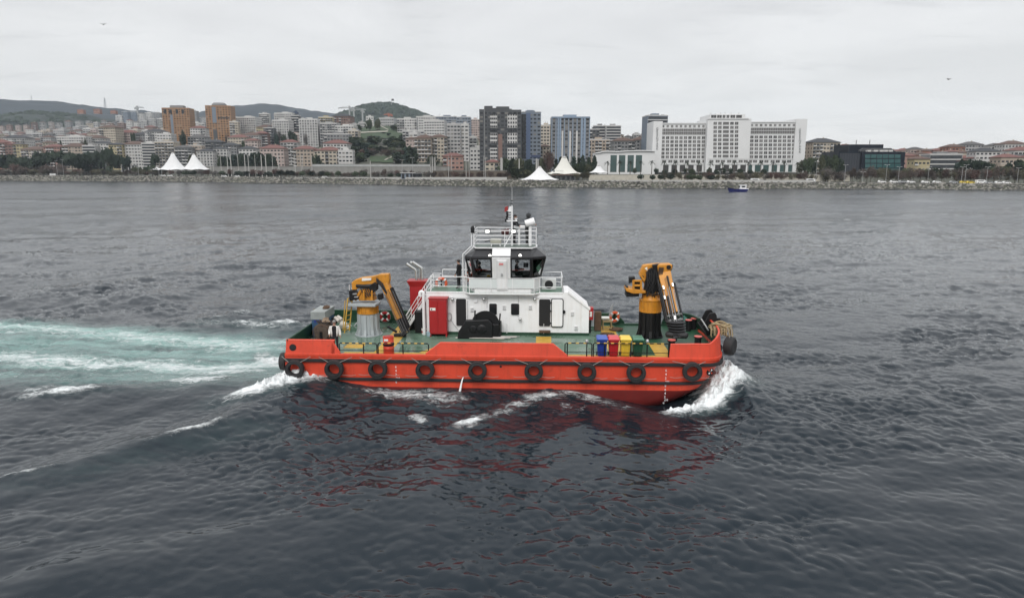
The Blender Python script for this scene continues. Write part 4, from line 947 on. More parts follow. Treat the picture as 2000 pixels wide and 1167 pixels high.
shape([(722, 557), (731, 551), (737, 555), (737, 566), (730, 571), (723, 566)], cv-.48, cv-.1, 'slew_motor', bpaint, c1, vp-.1)
shape([(738, 574), (746, 573), (748, 583), (741, 586), (737, 580)], cv-.5, cv-.1, 'valve_block', bpaint, c1, vp-.1)
shape([(683, 566), (693, 565), (697, 575), (700, 584), (684, 586)], cv-.5, cv+.1, 'control_stand', bpaint, c1, vp)
for p in ((690, 572), (693, 578)): shape([(p[0], p[1]), (p[0]+8, p[1]-1), (p[0]+8, p[1]+1.8), (p[0], p[1]+2)], cv-.55, cv-.52, 'control_plate', steel, c1, vp-.1, 0)
for x in (711, 727): shape([(x-1.5, 566), (x+1.5, 566), (x+2, 586), (x-2, 586)], cv-.5, cv-.4, 'turret_web', yel, c1, vp-.1)
q0, q1 = L3(752, 556, cv-.25), L3(792, 648, cv-.7)
def along(t, n_, v): d = (q1-q0).normalized(); s_ = d.cross(Vector((0, 1, 0))); return lerp(q0, q1, t)+s_*n_+Vector((0, v, 0))
MB().beam(along(-.02, 0, 0), along(.72, 0, 0), .42, .36, up=(0, 1, 0)).build('outer_boom', yel, c1, .03)
MB().beam(along(.10, .08, -.26), along(.70, .08, -.26), .10, .15, up=(0, 1, 0)).build('boom_stripe', mat('boom_ochre', (.30, .14, .03), .6, var=.3), c1)
MB().beam(along(.6, 0, 0), along(1.0, 0, 0), .34, .30, up=(0, 1, 0)).build('boom_extension', bpaint, c1, .02)
for n_, v in ((.27, -.18), (.27, .05), (.36, -.08)): MB().tube([along(.10, n_, v), along(.95, n_, v)], .055, 8).build('lift_cylinder', bpaint, c1)
for n_, v in ((-.18, -.22), (.02, -.25), (.19, -.27), (-.10, -.25), (.33, -.2)):
    MB().tube([along(.16, n_, v), along(.98, n_*.9, v)], .018, 6).build('hydraulic_pipe', pipem, c1)
for k in range(4): MB().tube([along(.93, .24-.1*k, -.15), along(1.02, .3-.1*k, -.2), along(1.03, .1-.1*k, -.25), along(.92, .05-.1*k, -.2)], .03, 6).build('hose', blk, c1)
MB().beam(L3(757, 637, cv-.2), L3(775, 648, cv-.4), .12, .12).build('stabiliser', bpaint, c1, .02)
MB().beam(L3(770, 655, cv-.5), L3(793, 653, cv-.5), .25, .22).build('hook_block', bpaint, c1, .03)
# yellow access ladder
lad = empty('ladder', parent=boat)
for p0, p1 in (((679, 583), (673, 650)), ((688, 583), (682.5, 645))):
    MB().tube([L3(*p0, .2 if p0[0] < 680 else .5), L3(*p1, .0 if p0[0] < 680 else .3)], .04, 8).build('ladder_rail', ochre, lad)
for k in range(7): t = k/7+.07; MB().tube([lerp(L3(679, 583, .2), L3(673, 650, 0), t), lerp(L3(688, 583, .5), L3(682.5, 645, .3), t)], .025, 6).build('rung', ochre, lad)
MB().tube([L3(674, 586, .2), L3(670, 645, -.1)], .025, 6).build('safety_rail', ochre, lad); MB().tube([L3(679, 583, .2), L3(684, 580, .5), L3(692, 583, .6)], .03, 6).build('safety_rail', ochre, lad)
for p in ((682, 556), (687, 562)): MB().tube([L3(p[0], p[1], cv), L3(p[0]+1, 586, cv)], .02, 6).build('guard_rail', wpipe, c1)
# fore crane: black pedestal
c2 = empty('knuckle_crane', parent=boat); cv = 1.0
cx = L(1269, 630, cv)[0]; z0_, z1_, z2_ = L(1269, 607, cv)[1], L(1269, 583, cv)[1], L(1269, 570, cv)[1]
fluted(cx, cv, ZD, z0_, .56, bpaint, c2, 10, 1.33); slew_ring(cx, cv, z0_, z1_, .60, c2)
vp = cv-.3
MB().lathe([(.52, z1_), (.43, z1_+.18), (.40, z2_+.5), (.30, z2_+.75), (0, z2_+.75)], (cx, cv, 0), 24).build('turret', yel, c2)
shape([(1249, 536), (1257, 519), (1266, 517), (1290, 515), (1290, 545), (1280, 560), (1268, 562), (1257, 552)], cv-.26, cv+.26, 'main_boom', yel, c2, vp)
shape([(1266, 527), (1273, 522), (1282, 540), (1283, 566), (1276, 576), (1262, 568), (1257, 566)], cv-.42, cv-.24, 'boom_cylinder', bpaint, c2, vp-.1)
shape([(1274, 517), (1286, 515), (1289, 548), (1286, 572), (1279, 560)], cv-.46, cv-.2, 'elbow_shade', bpaint, c2, vp-.1)
shape([(1222, 561), (1260, 566), (1260, 571), (1236, 572), (1222, 567)], cv-.55, cv+.5, 'control_platform', yel, c2, vp)
shape([(1222, 557), (1226, 557), (1226, 562), (1247, 570), (1247, 577), (1222, 578)], cv-.4, cv+.4, 'hydraulic_tank', bpaint, c2, vp+.2)
for a, b_ in (((1237, 547), (1237, 567)), ((1252, 547), (1252, 567)), ((1237, 548), (1253, 548)), ((1250, 536), (1259, 548)), ((1237, 557), (1252, 557))): MB().beam(L3(*a, cv-.5), L3(*b_, cv-.5), .11, .11).build('control_frame', yel, c2, .01)
shape([(1229, 541), (1240, 540), (1241, 547), (1229, 554)], cv-.3, cv+.1, 'lever_box', bpaint, c2, vp)
shape([(1240, 548), (1250, 548), (1250, 566), (1240, 566)], cv-.35, cv+.1, 'seat_back', dark, c2, vp)
p0, p1, p2 = L3(1297, 517, cv-.35), L3(1298, 548, cv-.55), L3(1318, 622, -.9)
MB().prism([L(*p, cv-.4) for p in ((1283, 519), (1286, 515.5), (1309, 514.5), (1312.5, 517), (1311, 524), (1305, 530), (1305, 548), (1291, 550), (1285, 532))], cv-.62, cv+.05).build('elbow', yel, c2, .05)
MB().prism([L(*p, cv-.2) for p in ((1305, 514.5), (1313.5, 516), (1311, 525), (1305, 531))], cv-.45, cv-.15).build('elbow_lip', bpaint, c2, .02)
q0, q1 = L3(1297, 532, cv-.5), L3(1318, 628, -.8)
MB().beam(lerp(q0, q1, 0), lerp(q0, q1, .83), .70, .36, up=(0, 1, 0), w1=.55).build('outer_boom', yel, c2, .03)
MB().beam(along(.1, 0, -.22), along(.8, 0, -.22), .14, .10, up=(0, 1, 0)).build('boom_stripe', MATS['boom_ochre'], c2)
for n_, v, t0 in ((-.42, -.2, .2), (-.48, -.05, .12), (.10, -.28, .06), (.46, -.15, .22), (-.50, .1, .3), (-.16, -.3, .45)): MB().tube([along(t0, n_, v), along(.96, n_*1.05, v)], .055, 8).build('lift_cylinder', bpaint, c2)
for n_, v, t0 in ((-.28, -.25, .25), (-.06, -.32, .3), (.08, -.32, .28), (.29, -.2, .34), (.42, -.12, .36), (-.40, -.1, .34)): MB().tube([along(t0, n_, v), along(1.0, n_*1.05, v)], .02, 6).build('hydraulic_pipe', pipem, c2)
for n_, t in ((-.28, .24), (.30, .22), (.0, .86), (-.34, .44)): MB().tube([along(t, n_, -.35), along(t+.06, n_, -.35)], .06, 8).build('pipe_clamp', stainless, c2)
for k in range(4): t = .84+k*.05; MB().beam(along(t, -.42, -.3), along(t, .46, -.3), .05, .06).build('boom_bracket', bpaint if k % 2 else steel, c2)
for k in range(6):
    t = .98+k*.055; MB().lathe([(0, -.05), (.48-.02*k, -.05), (.55-.02*k, 0), (.48-.02*k, .05), (0, .05)], tuple(along(t, 0, -.15)), 16).build('hose_bundle', blk, c2)
MB().beam(L3(1300, 652, -1.2), L3(1344, 655, -1.6), .45, .32).build('hook_block', blk, c2, .12)
u, z = L(1318, 661, -2.2); MB().lathe([(0, -.1), (.13, -.1), (.16, 0), (.13, .1), (0, .1)], (u, -2.2, z), 14, 0, 'X').build('hook_sheave', bpaint, c2)

shape([(1259, 524), (1264, 521), (1265, 529)], cv-.275, cv-.262, 'warning_plate', MATS['plate_white'], c2, vp, 0)
for px, py, r in ((1254, 541, .10), (1287, 519, .12), (1262, 548, .09), (1304, 520, .12), (1297, 545, .12)):
    u, z = L(px, py, vp); MB().lathe([(0, -.02), (r, -.02), (r*1.1, .1)], (u, cv-.34-(.32 if px > 1290 else 0), z), 14, 0, 'Y').build('pivot_pin', bpaint, c2)
rgh = random.Random(12)
for k in range(9):
    x = 1262+k*2.6; MB().tube([L3(x, 530+rgh.uniform(-4, 4), cv-.45), L3(x+rgh.uniform(-4, 6), 548, cv-.55), L3(x+rgh.uniform(-6, 6), 562, cv-.52), L3(x+rgh.uniform(-8, 4), 576+rgh.uniform(-3, 5), cv-.48)], .026, 6).build('hose', blk, c2)
for k in range(5): MB().tube([L3(1288+k*2, 522, cv-.66), L3(1284+k*2, 545, cv-.75), L3(1288+k*3, 575, cv-.85), L3(1296+k*3, 600, cv-1.0)], .022, 6).build('hose', blk, c2)
for a in range(12):
    t = 2*PI*a/12; MB().box((cx+.45*math.cos(t), cv+.45*math.sin(t), z1_+.12), (.10, .03, .24), rz=t).build('turret_rib', yel, c2)
MB().lathe([(.53, z1_+.30), (.55, z1_+.32), (.55, z1_+.36), (.42, z1_+.38)], (cx, cv, 0), 24, caps=False).build('turret_gap', mat('gap_shade', (.05, .03, .015), .4, var=.4), c2)  # dark band put in for the shaded gap between ring and turret
# ---- foredeck fittings
def bollard(px, py, v, parent=boat):
    u, z = L(px, py, v); mb = MB(); mb.lathe([(.17, ZD), (.17, z-.05), (.22, z-.05), (.22, z), (0, z)], (u, v, 0), 18); o = mb.build('bollard', bpaint, parent)
    MB().lathe([(0, z), (.20, z), (.20, z+.03), (0, z+.03)], (u, v, 0), 18).build('bollard_cap', mat('cap_red', (.50, .10, .08), .5), o)
bollard(1345, 625, 2.4); bollard(1356, 622, 2.8); bollard(1363.5, 657, -2.9)
bollard(1312, 664, -3.0)
# tow plates / roller stand at the stem
pl0 = [L(*p, .0) for p in ((1366, 636), (1382, 608), (1392, 606), (1396, 612), (1396, 617), (1403, 617), (1403, 626), (1397, 640), (1378, 652))]
rs_ = empty('bow_roller', parent=boat)
for v in (-.5, .35): MB().prism([(p[0], max(p[1], ZD)) for p in pl0], v, v+.10).build('roller_plate', bpaint, rs_, .03)
u, z = L(1390, 636, 0); MB().lathe([(.16, -.4), (.12, 0), (.16, .35)], (u, 0, z), 16, 0, 'Y').build('roller', steel, rs_)
MB().tube([L3(1369, 622, -1.0), L3(1384, 645, -1.2)], .045, 8).build('strut', steel, rs_); MB().tube([L3(1362, 628, -.9), L3(1378, 650, -1.2)], .05, 8).build('strut', bpaint, rs_)
# stem fender column and push posts
u_st = 11.0
stm = MB()
for k in range(5): stm.bx((u_st-.40-.04*k*k, -.75, 1.72-.22*k), (u_st+.14-.05*k*k*.8, .75, 1.92-.22*k))
stm.build('stem_fender', blk, boat, .05, kind='stuff')
for k in range(4): u, z = L(1415.5, 712+k*5.5, -.8); MB().tube([(u, -.8, z), (u+.09, -.8, z)], .05, 8).build('fender_bolt', steel, boat)
# aft equipment: power pack cabinet, net reel
cab = empty('power_pack', parent=boat); v0 = -.2
a, zt_ = L(607.5, 610, v0); b_, _ = L(634, 610, v0)
MB().bx((a, v0, ZD), (b_, v0+1.7, zt_)).build('cabinet', mat('cabinet_blue', (.035, .085, .16), .5, var=.3, scale=3), cab, .03)
MB().bx((a-.03, v0-.03, L(610, 624, v0)[1]), (b_+.03, v0+1.73, zt_+.05)).build('hood', mat('hood_grey', (.26, .28, .27), .55, var=.2), cab, .02)
for k in range(5): u = a+.16+k*.16; MB().bx((u, v0-.025, L(610, 629.5, v0)[1]), (u+.10, v0-.004, L(610, 624.5, v0)[1])).build('louvre', mat('blue_panel', (.02, .035, .20), .4), cab)
MB().blob((lerp(a, b_, .75), v0+.9, zt_+.12), (.22, .2, .12), 0, 8, 5, .2).build('exhaust_cap', rust, cab)
MB().bx((a-.95, 2.9, ZD), (a-.05, 3.0, ZD+1.0)).build('wind_board', mat('brown_board', (.14, .11, .075), .8, var=.3), boat)
reel = empty('net_reel', parent=boat); u, z = L(632, 645, -.8); zc_ = ZD+.50
rl = MB(); rl.lathe([(.08, -.50), (.40, -.48), (.47, -.28), (.50, -.05), (.46, .2), (.42, .42), (.36, .5), (.1, .52)], (u, -.75, zc_), 22, 0, 'Y')
ro_ = rl.build('net', netm, reel)
for k in range(12):
    v = -1.20+k*.078; r = .455+.04*math.sin(k*2.1); MB().lathe([(r, -.02), (r+.035, 0), (r, .02)], (u, v, zc_), 22, 0, 'Y', caps=False).build('net_rope', netm if k % 3 else rust, reel)
for v in (-1.30, -.22): MB().bx((u-.07, v, ZD), (u+.07, v+.05, zc_+.1)).build('reel_stand', bpaint, reel)
MB().blob((u+.12, -.6, zc_+.55), (.24, .28, .18), 0, 9, 6, .3).build('net_heap', mat('net_pale', (.22, .16, .11), .9, var=.5, scale=7), reel)
rgn = random.Random(6)
for k in range(10):
    a = [Vector((u+rgn.uniform(-.4, .5), rgn.uniform(-1.2, -.2), zc_+rgn.uniform(.1, .7))) for _ in range(4)]; MB().tube(a, .022, 5).build('hose', blk if k % 2 else rust, reel)
for k in range(3): MB().tube([L3(650+k*5, 622-k*2, .8), L3(656+k*6, 630-k*3, .5)], .10, 8).build('net_float', mat('dirty_white', (.55, .50, .45), .7, var=.3) if k else bpaint, reel)
# spring boxes at the stern corner of the far bulwark
MB().tube([L3(682, 632, 3.2), L3(690, 640, 2.6), L3(697, 630, 3.0)], .05, 8).build('mooring_fitting', steel, boat)
# portable rails at the near deck edge (black, top rail banded yellow)
def edge_rail(x0, x1, posts, mid=True):
    v = -3.78; a, b_ = L(x0, 680, v)[0], L(x1, 680, v)[0]; zt_ = L(x0, 669.5, v)[1]; zb_ = ZD+.10; r = .03
    o = MB().tube([(a, v, zb_), (a, v, zt_-.06), (a+.06, v, zt_), (b_-.06, v, zt_), (b_, v, zt_-.06), (b_, v, zb_)], r, 8).build('edge_rail', bpaint, boat)
    if mid: MB().tube([(a, v, lerp(zb_, zt_, .30)), (b_, v, lerp(zb_, zt_, .30))], r*.55, 6).build('rail', bpaint, o)
    for px in posts: u = L(px, 680, v)[0]; MB().tube([(u, v, zb_), (u, v, zt_)], r, 6).build('post', bpaint, o)
    n = int((b_-a-.2)/.34)
    for k in range(n):
        u = a+.16+k*(b_-a-.2)/n; MB().tube([(u, v, zt_), (u+.15, v, zt_)], r*1.12, 8).build('yellow_band', ochre, o)
edge_rail(663, 736, (710,)); edge_rail(738.5, 837, (787,)); edge_rail(1103.5, 1156, (1108, 1146)); edge_rail(1159, 1306, (1181, 1232, 1264), True)
for px in (1146, 1264.5): u, z = L(px, 668, -3.78); MB().lathe([(0, -.02), (.08, 0), (.09, .08), (.05, .14), (0, .16)], (u, -3.78, z), 10).build('post_head', steel, boat)
# ================================================================ loose things aboard and hung on the boat
def onboat(name, u, v, z, rz=0.0): return empty(name, M=MBT @ Matrix.Translation((u, v, z)) @ Matrix.Rotation(rz, 4, 'Z'))
tyre_m = mat('tyre_rubber', (.020, .020, .021), .72, var=.3, scale=4, bump=.35, bscale=25)
ropeline = mat('grey_rope', (.30, .285, .26), .9, var=.2)
# tyre fenders
FD = [(576, 720), (653, 720), (738, 720), (830.5, 722), (932.5, 723), (1042.5, 724), (1146, 726), (1242.5, 727), (1352, 725)]
tprof = [(.27, -.10), (.30, -.155), (.40, -.17), (.455, -.14), (.475, -.06), (.475, .06), (.455, .14), (.40, .17), (.30, .155), (.27, .10)]
TL = ['sternmost', 'second from the stern, above the quarter wave', 'third from the stern, aft of the draft marks', 'fourth from the stern, aft of the water jet', 'just forward of the water jet',
      'below the middle bulwark\'s forward half', 'third from the bow, below the short edge rail', 'second from the bow, below the green bin', 'foremost on the side, beside the round bow mark']
for i, (px, py) in enumerate(FD):
    v = -3.9-.115-.19; u, z = L(px, py, v); sc = 1.0
    t = onboat('tyre_fender', u, v, z); tag(t, 'black tyre fender on the red hull, '+TL[i], 'tyre fender', 'tyre fenders along the hull side')
    mb = MB(); mb.lathe([(r*sc*(1+.02*math.sin(i)), h) for r, h in tprof], (0, 0, 0), 28, 0, 'Y', closed=True); mb.build('tyre', tyre_m, t)
    for k in (0, 1):
        tr = MB(); rr = .30 if k == 0 else .44; tr.lathe([(rr, -.172), (rr+.015, -.182), (rr+.03, -.172)], (0, 0, 0), 28, 0, 'Y', caps=False); tr.build('bead', tyre_m, t)
    for sgn, dx_ in ((-1, .30+.12*(i % 3)), (1, .26+.1*((i+1) % 3))):
        MB().tube([(sgn*.30, -.02, .36), (sgn*(.42+dx_), .19, 1.79-z+.20)], .013, 6).build('rope', ropeline, t)
    for sgn in (-1, 1): MB().tube([(sgn*.36, .0, -.30), (sgn*.8, .17, -.40), (sgn*1.05, .18, -.36)], .010, 5).build('lower_rope', ropeline, t)
u, z = L(545, 708, -3.5); t = onboat('tyre_fender', -11.82, -3.2, z, R(90)); tag(t, 'black tyre fender hung across the stern, seen edge on', 'tyre fender', 'tyre fenders along the hull side')
mb = MB(); mb.lathe(tprof, (0, 0, 0), 28, 0, 'Y', closed=True); mb.build('tyre', tyre_m, t); MB().tube([(.2, 0, .4), (.5, -.25, .9)], .018, 6).build('rope', ropeline, t)
u, z = L(1420, 675, -2.35); t = onboat('bow_fender', 11.45, -2.35, z, R(58)); tag(t, 'thick black cylinder fender hung on the bow under the rope coil', 'fender')
mb = MB(); mb.lathe([(.12, -.22), (.38, -.25), (.47, -.19), (.49, 0), (.47, .19), (.38, .25), (.12, .22)], (0, 0, 0), 28, 0, 'Y'); mb.build('tyre', tyre_m, t)
for s_ in (-1, 1): MB().tube([(s_*.2, 0, .48), (s_*.28, .1, 1.0)], .02, 6).build('rope', ropeline, t)
# wheelie bins
for (px, w, nm, col, lid) in ((1175, 1, 'blue', (.010, .035, .24), (.03, .08, .36)), (1197.5, 1, 'red', (.40, .012, .016), (.55, .05, .06)), (1220.5, 1, 'yellow', (.62, .42, .035), (.72, .52, .07)), (1244.5, 1, 'green', (.010, .060, .028), (.05, .16, .10))):
    v = -3.40; u, z = L(px, 690, v); t = onboat('wheelie_bin', u, v, ZD+.005)
    tag(t, nm+' wheeled rubbish bin standing behind the banded rail on the side deck', 'bin', 'row of bins on the side deck')
    bm_ = mat('bin_'+nm, col, .45, var=.08); lm = mat('lid_'+nm, lid, .4, var=.06); b = MB()
    vs = []
    for zz, a, c in ((.06, .20, .22), (.90, .255, .30)): vs += [(-a, -c, zz), (a, -c, zz), (a, c, zz), (-a, c, zz)]
    b.add(vs, [(3, 2, 1, 0), (4, 5, 6, 7)]+[(i, (i+1) % 4, 4+(i+1) % 4, 4+i) for i in range(4)]); b.build('body', bm_, t, .03)
    l = MB(); vs = []
    for zz, a, c in ((.90, .29, .34), (.97, .29, .34), (1.06, .24, .28)): vs += [(-a, -c, zz), (a, -c, zz), (a, c, zz), (-a, c, zz)]
    l.add(vs, [(3, 2, 1, 0), (8, 9, 10, 11)]+[(k*4+i, k*4+(i+1) % 4, k*4+4+(i+1) % 4, k*4+4+i) for k in (0, 1) for i in range(4)]); l.build('lid', lm, t, .025)
    MB().tube([(-.22, .34, .98), (-.22, .40, 1.0), (.22, .40, 1.0), (.22, .34, .98)], .016, 6).build('handle', bm_, t)
    for s_ in (-1, 1): MB().lathe([(.02, -.025), (.10, -.025), (.10, .025), (.02, .025)], (s_*.23, .20, .10), 14, 0, 'X').build('wheel', tyre_m, t)
    for s_ in (-.1, .1): MB().bx((s_-.012, -.29, .15), (s_+.012, -.20, .80)).build('rib', bm_, t)
# red drum
u, _ = L(759.5, 690, -3.35); t = onboat('drum', u, -3.35, ZD+.005); tag(t, 'red steel drum banded in black standing by the edge rail', 'drum')
MB().lathe([(0, 0), (.27, 0), (.28, .03), (.27, .3), (.285, .32), (.27, .34), (.27, .6), (.285, .62), (.27, .64), (.28, .90), (.25, .90), (.25, .88), (0, .88)], (0, 0, 0), 26).build('barrel', red, t)
MB().lathe([(.272, .43), (.29, .44), (.29, .53), (.272, .54)], (0, 0, 0), 26, caps=False).build('band', bpaint, t); MB().lathe([(0, .88), (.22, .88), (.22, .905), (0, .91)], (0, 0, 0), 22).build('lid', cabred, t)
MB().bx((-.16, -.30, .72), (.05, -.262, .82)).build('sticker', mat('plate_white', (.75, .74, .70), .5), t)
# red fire-hose cabinet beside the deckhouse door
a, zt_ = L(837, 584, .30); b_, _ = L(872, 584, .30); t = onboat('locker', (a+b_)/2, .60, ZD+.005); w = b_-a; h = zt_-ZD
tag(t, 'tall red steel locker with double doors against the white deckhouse', 'locker')
MB().bx((-w/2, -.28, .14), (w/2, .30, h)).build('body', cabred, t, .025); MB().bx((-w/2-.04, -.32, h), (w/2+.06, .32, h+.06)).build('top', cabred, t, .015)
for s_ in (-1, 1):
    d = MB().bx((s_*.01 if s_ > 0 else -w/2+.04, -.305, .2), (w/2-.04 if s_ > 0 else -.01, -.282, h-.06)).build('door', cabred, t, .012)
    MB().bx((s_*.05-.03, -.325, h*.5), (s_*.05+.03, -.305, h*.53)).build('handle', cabred, d)
    for q in (-.24, .24): MB().bx((s_*(w/2-.05)-.04, q-.04, 0), (s_*(w/2-.05)+.04, q+.04, .14)).build('foot', cabred, t)
st_ = MB().bx((-w/2+.07, -.312, h*.70), (-w/2+.38, -.306, h*.77)).build('notice', mat('plate_white', (.75, .74, .70), .5), t)
MB().bx((-w/2+.12, -.316, h*.715), (-w/2+.20, -.312, h*.745)).build('notice_mark', bpaint, t)
# paint pails
for px, py, h, c_, nm in ((826, 640, .34, 'plate_white', 'tall white paint pail at the foot of the vent pipe'), (828.5, 652, .30, 'plate_white', 'white and red paint tin nearest the vent pipe foot'), (838, 656, .24, 'pail_blue', 'pale blue tin beside the paint pails by the red locker')):
    u, v = Dk(px, py); t = onboat('paint_pail', u, v, ZD+.005); tag(t, nm, 'pail', 'pails at the deckhouse corner')
    m_ = mat('pail_blue', (.28, .38, .42), .5) if c_ == 'pail_blue' else MATS[c_]
    MB().lathe([(0, 0), (.13, 0), (.15, h), (.16, h), (.16, h+.02), (0, h+.02)], (0, 0, 0), 16).build('pail_body', m_, t)
    MB().lathe([(.137, h*.3), (.147, h*.32), (.15, h*.65), (.145, h*.67)], (0, 0, 0), 16, caps=False).build('label_band', cabred if c_ != 'pail_blue' else m_, t)
# lifebuoys
orange = mat('lifebuoy_orange', (.62, .10, .035), .6, var=.1); wband = mat('buoy_white', (.75, .74, .72), .6)
def buoy(px, py, v, r, label, tilt=0, m=orange, disc=False):
    u, z = L(px, py, v); t = onboat('lifebuoy', u, v, z, tilt); tag(t, label, 'lifebuoy')
    n = 28; mb = MB(); mb.lathe([(r+.085*math.cos(k*PI/4), .07*math.sin(k*PI/4)) for k in range(8)], (0, 0, 0), n, 0, 'Y', closed=True); mb.build('ring', m, t)
    for k in range(4):
        a = PI/4+k*PI/2; b = MB(); b.lathe([(.097, -.05), (.105, 0), (.097, .05)], (0, 0, 0), 12, 0, 'X', caps=False)
        o = b.build('band', wband, t); o.data.transform(Matrix.Rotation(-a, 4, 'Y') @ Matrix.Translation((0, 0, r)))
    MB().tube([((r+.11)*math.cos(q), -.02, (r+.11)*math.sin(q)) for q in np.linspace(0, 2*PI, 24, endpoint=False)], .012, 5, closed=True).build('grab_line', ropeline, t)
    MB().bx((-.03, .02, -r), (.03, .05, r+.15)).build('bracket', bpaint, t)
    return t
buoy(862, 553, 2.9, .29, 'orange lifebuoy on the far railing of the upper deck beside the funnel')
buoy(1200, 618, 3.3, .26, 'orange lifebuoy on the far bulwark forward of the deckhouse', R(20))
t = buoy(752, 618, 3.3, .24, 'dark red lifebuoy hung inside the far bulwark behind the after crane', 0, cabred)
buoy(914, 540, 1.35, .20, 'orange lifebuoy half hidden by the ladder aft of the wheelhouse', R(60))
# extinguisher, vent board and workbench forward of the house
u, z = L(1153, 618, 1.6); t = onboat('fire_box', u, 1.6, ZD+.8); tag(t, 'small red fire box on the forward end of the deckhouse', 'fire box'); MB().bx((-.14, -.12, .0), (.16, .3, .72)).build('body', cabred, t, .02); MB().bx((-.05, -.14, .2), (.08, -.12, .5)).build('notice', mat('plate_white', (.75, .74, .70), .5), t); MB().bx((-.05, .0, -.8), (.05, .1, 0)).build('post', bpaint, t)
u, v = Dk(1167, 645); t = onboat('hose_reel_stand', u, v, ZD+.005); tag(t, 'dark upright hose rack standing forward of the deckhouse beside the bench', 'hose rack'); MB().bx((-.2, -.2, 0), (.2, .2, 1.15)).build('body', rust, t, .05); MB().bx((-.42, -.24, .3), (-.24, -.20, 1.2)).build('rack_plate', mat('rack_grey', (.40, .45, .48), .5), t); MB().tube([(-.5, 0, 1.22), (.35, 0, 1.22)], .03, 6).build('top_bar', bpaint, t)
u, v = Dk(1185, 644); t = onboat('workbench', u, v, ZD+.005); tag(t, 'small wooden workbench with a bench plate on the wet fore deck', 'workbench'); wood_m = mat('bench_wood', (.24, .18, .09), .8, var=.3)
MB().bx((-.28, -.3, .52), (.28, .3, .60)).build('top', wood_m, t, .01); MB().bx((-.42, -.2, .72), (.12, .1, .80)).build('vice_plate', mat('plate_white', (.75, .74, .70), .5), t); MB().bx((-.2, -.1, .6), (-.1, .0, .72)).build('vice', steel, t)
for a in (-.24, .24):
    for b in (-.25, .25): MB().bx((a-.03, b-.03, 0), (a+.03, b+.03, .52)).build('leg', wood_m, t)
MB().bx((-.26, -.27, .14), (.26, -.23, .20)).build('stretcher', wood_m, t)
for k in range(5): MB().tube([(.1+.05*k, .0, .8), (.18+.03*k, .05, 1.35+.05*k)], .014, 5).build('tool', steel, t)
def coil(px, py, r, turns, rad, label, m, name='rope_coil', zoff=.02, flat=True, v=None, seed=1):
    rg_ = random.Random(seed)
    if v is None: u, v = Dk(px, py); z = ZD+.005
    else: u, z = L(px, py, v)
    t = onboat(name, u, v, z); tag(t, label, 'rope coil'); pts = []
    for k in range(turns*16):
        a = 2*PI*k/16; q = r*(1-.55*((k/16) % 4)/4)*(1+rg_.uniform(-.08, .08)); pts.append((q*math.cos(a), q*math.sin(a)*.8, zoff+rad+rad*1.1*(k/16)/2.2+rg_.uniform(-.3, .3)*rad))
    MB().tube(pts, rad, 6, 0).build('rope', m, t); return t
coil(1203, 645, .40, 7, .028, 'thin brown rope coiled flat on the fore deck beside the bench', rust, seed=3)
coil(1186, 653, .42, 4, .020, 'loose brown line lying across the yellow marking forward of the house', rust, seed=5)
# big tan hawser thrown over the stem
rg_ = random.Random(4); u, z = L(1407, 641, -1.5); t = onboat('mooring_rope', u, -1.5, z-.25); tag(t, 'thick tan mooring rope heaped in loops over the bow bulwark', 'mooring rope')
for k in range(11):
    a = rg_.uniform(-.35, .35); rx, ry = rg_.uniform(.36, .58), rg_.uniform(.30, .48); cx, cz = rg_.uniform(-.10, .12), .05+.045*k
    pts = [(cx+rx*math.cos(q), ry*math.sin(q), cz+a*.35*math.cos(q+k)+.05*math.sin(3*q+k)) for q in np.linspace(0, 2*PI, 22, endpoint=False)]
    MB().tube(pts, .042, 7, closed=True).build('loop', rope_m, t)
for k in range(9):
    x = -.55+.12*k+rg_.uniform(-.03, .03); e_ = rg_.uniform(.25, .62)*(1 if k not in (4, 5) else .4)
    MB().tube([(x, -.25, .42), (x*1.05, -.52, .28), (x*1.08, -.60, .0), (x*1.05+.03, -.58, .28-e_)], .04, 7).build('hanging_end', rope_m, t)
MB().tube([(.18, -.5, .45), (.30, -.62, .1), (.34, -.6, -.35), (.44, -.55, -.5), (.55, -.4, .0), (.50, -.2, .4)], .035, 7).build('bight', rope_m, t)
# rags / sack by the ladder
u, v = Dk(671, 643); t = onboat('white_sack', u, v, ZD+.005); tag(t, 'crumpled white sack lying at the foot of the yellow ladder', 'sack'); MB().blob((0, 0, .24), (.24, .22, .25), 0, 10, 7, .2, rg_).build('bag', mat('sack_white', (.70, .66, .58), .9, var=.2, scale=5), t); MB().blob((.2, .08, .12), (.16, .14, .13), 0, 9, 6, .2, rg_).build('sack_end', MATS['sack_white'], t)
u, v = Dk(1333, 640); t = onboat('green_net', u, v, ZD+.005); tag(t, 'heap of pale green net on the fore deck beneath the fore crane boom', 'net'); MB().blob((0, 0, .3), (.3, .3, .4), 0, 12, 8, .22, rg_).build('net_heap', mat('net_green', (.05, .15, .12), .95, var=.5, scale=9, bump=.5), t)
u, v = Dk(1153, 667); 
# discharge jet from the hull side
jm = mat('jet_white', (.78, .80, .80), .4, var=.15, scale=8, bump=.6); u, z = L(905.5, 735, -3.9); pts = []
for k in range(9): s_ = k/8; pts.append(tuple(MBT @ Vector((u-.22*s_, -3.92-.50*s_**.8, z-1.15*s_**1.5))))
j = MB().tube(pts, .022, 7, r1=.075); jo = j.build('water_jet', jm, kind='stuff')
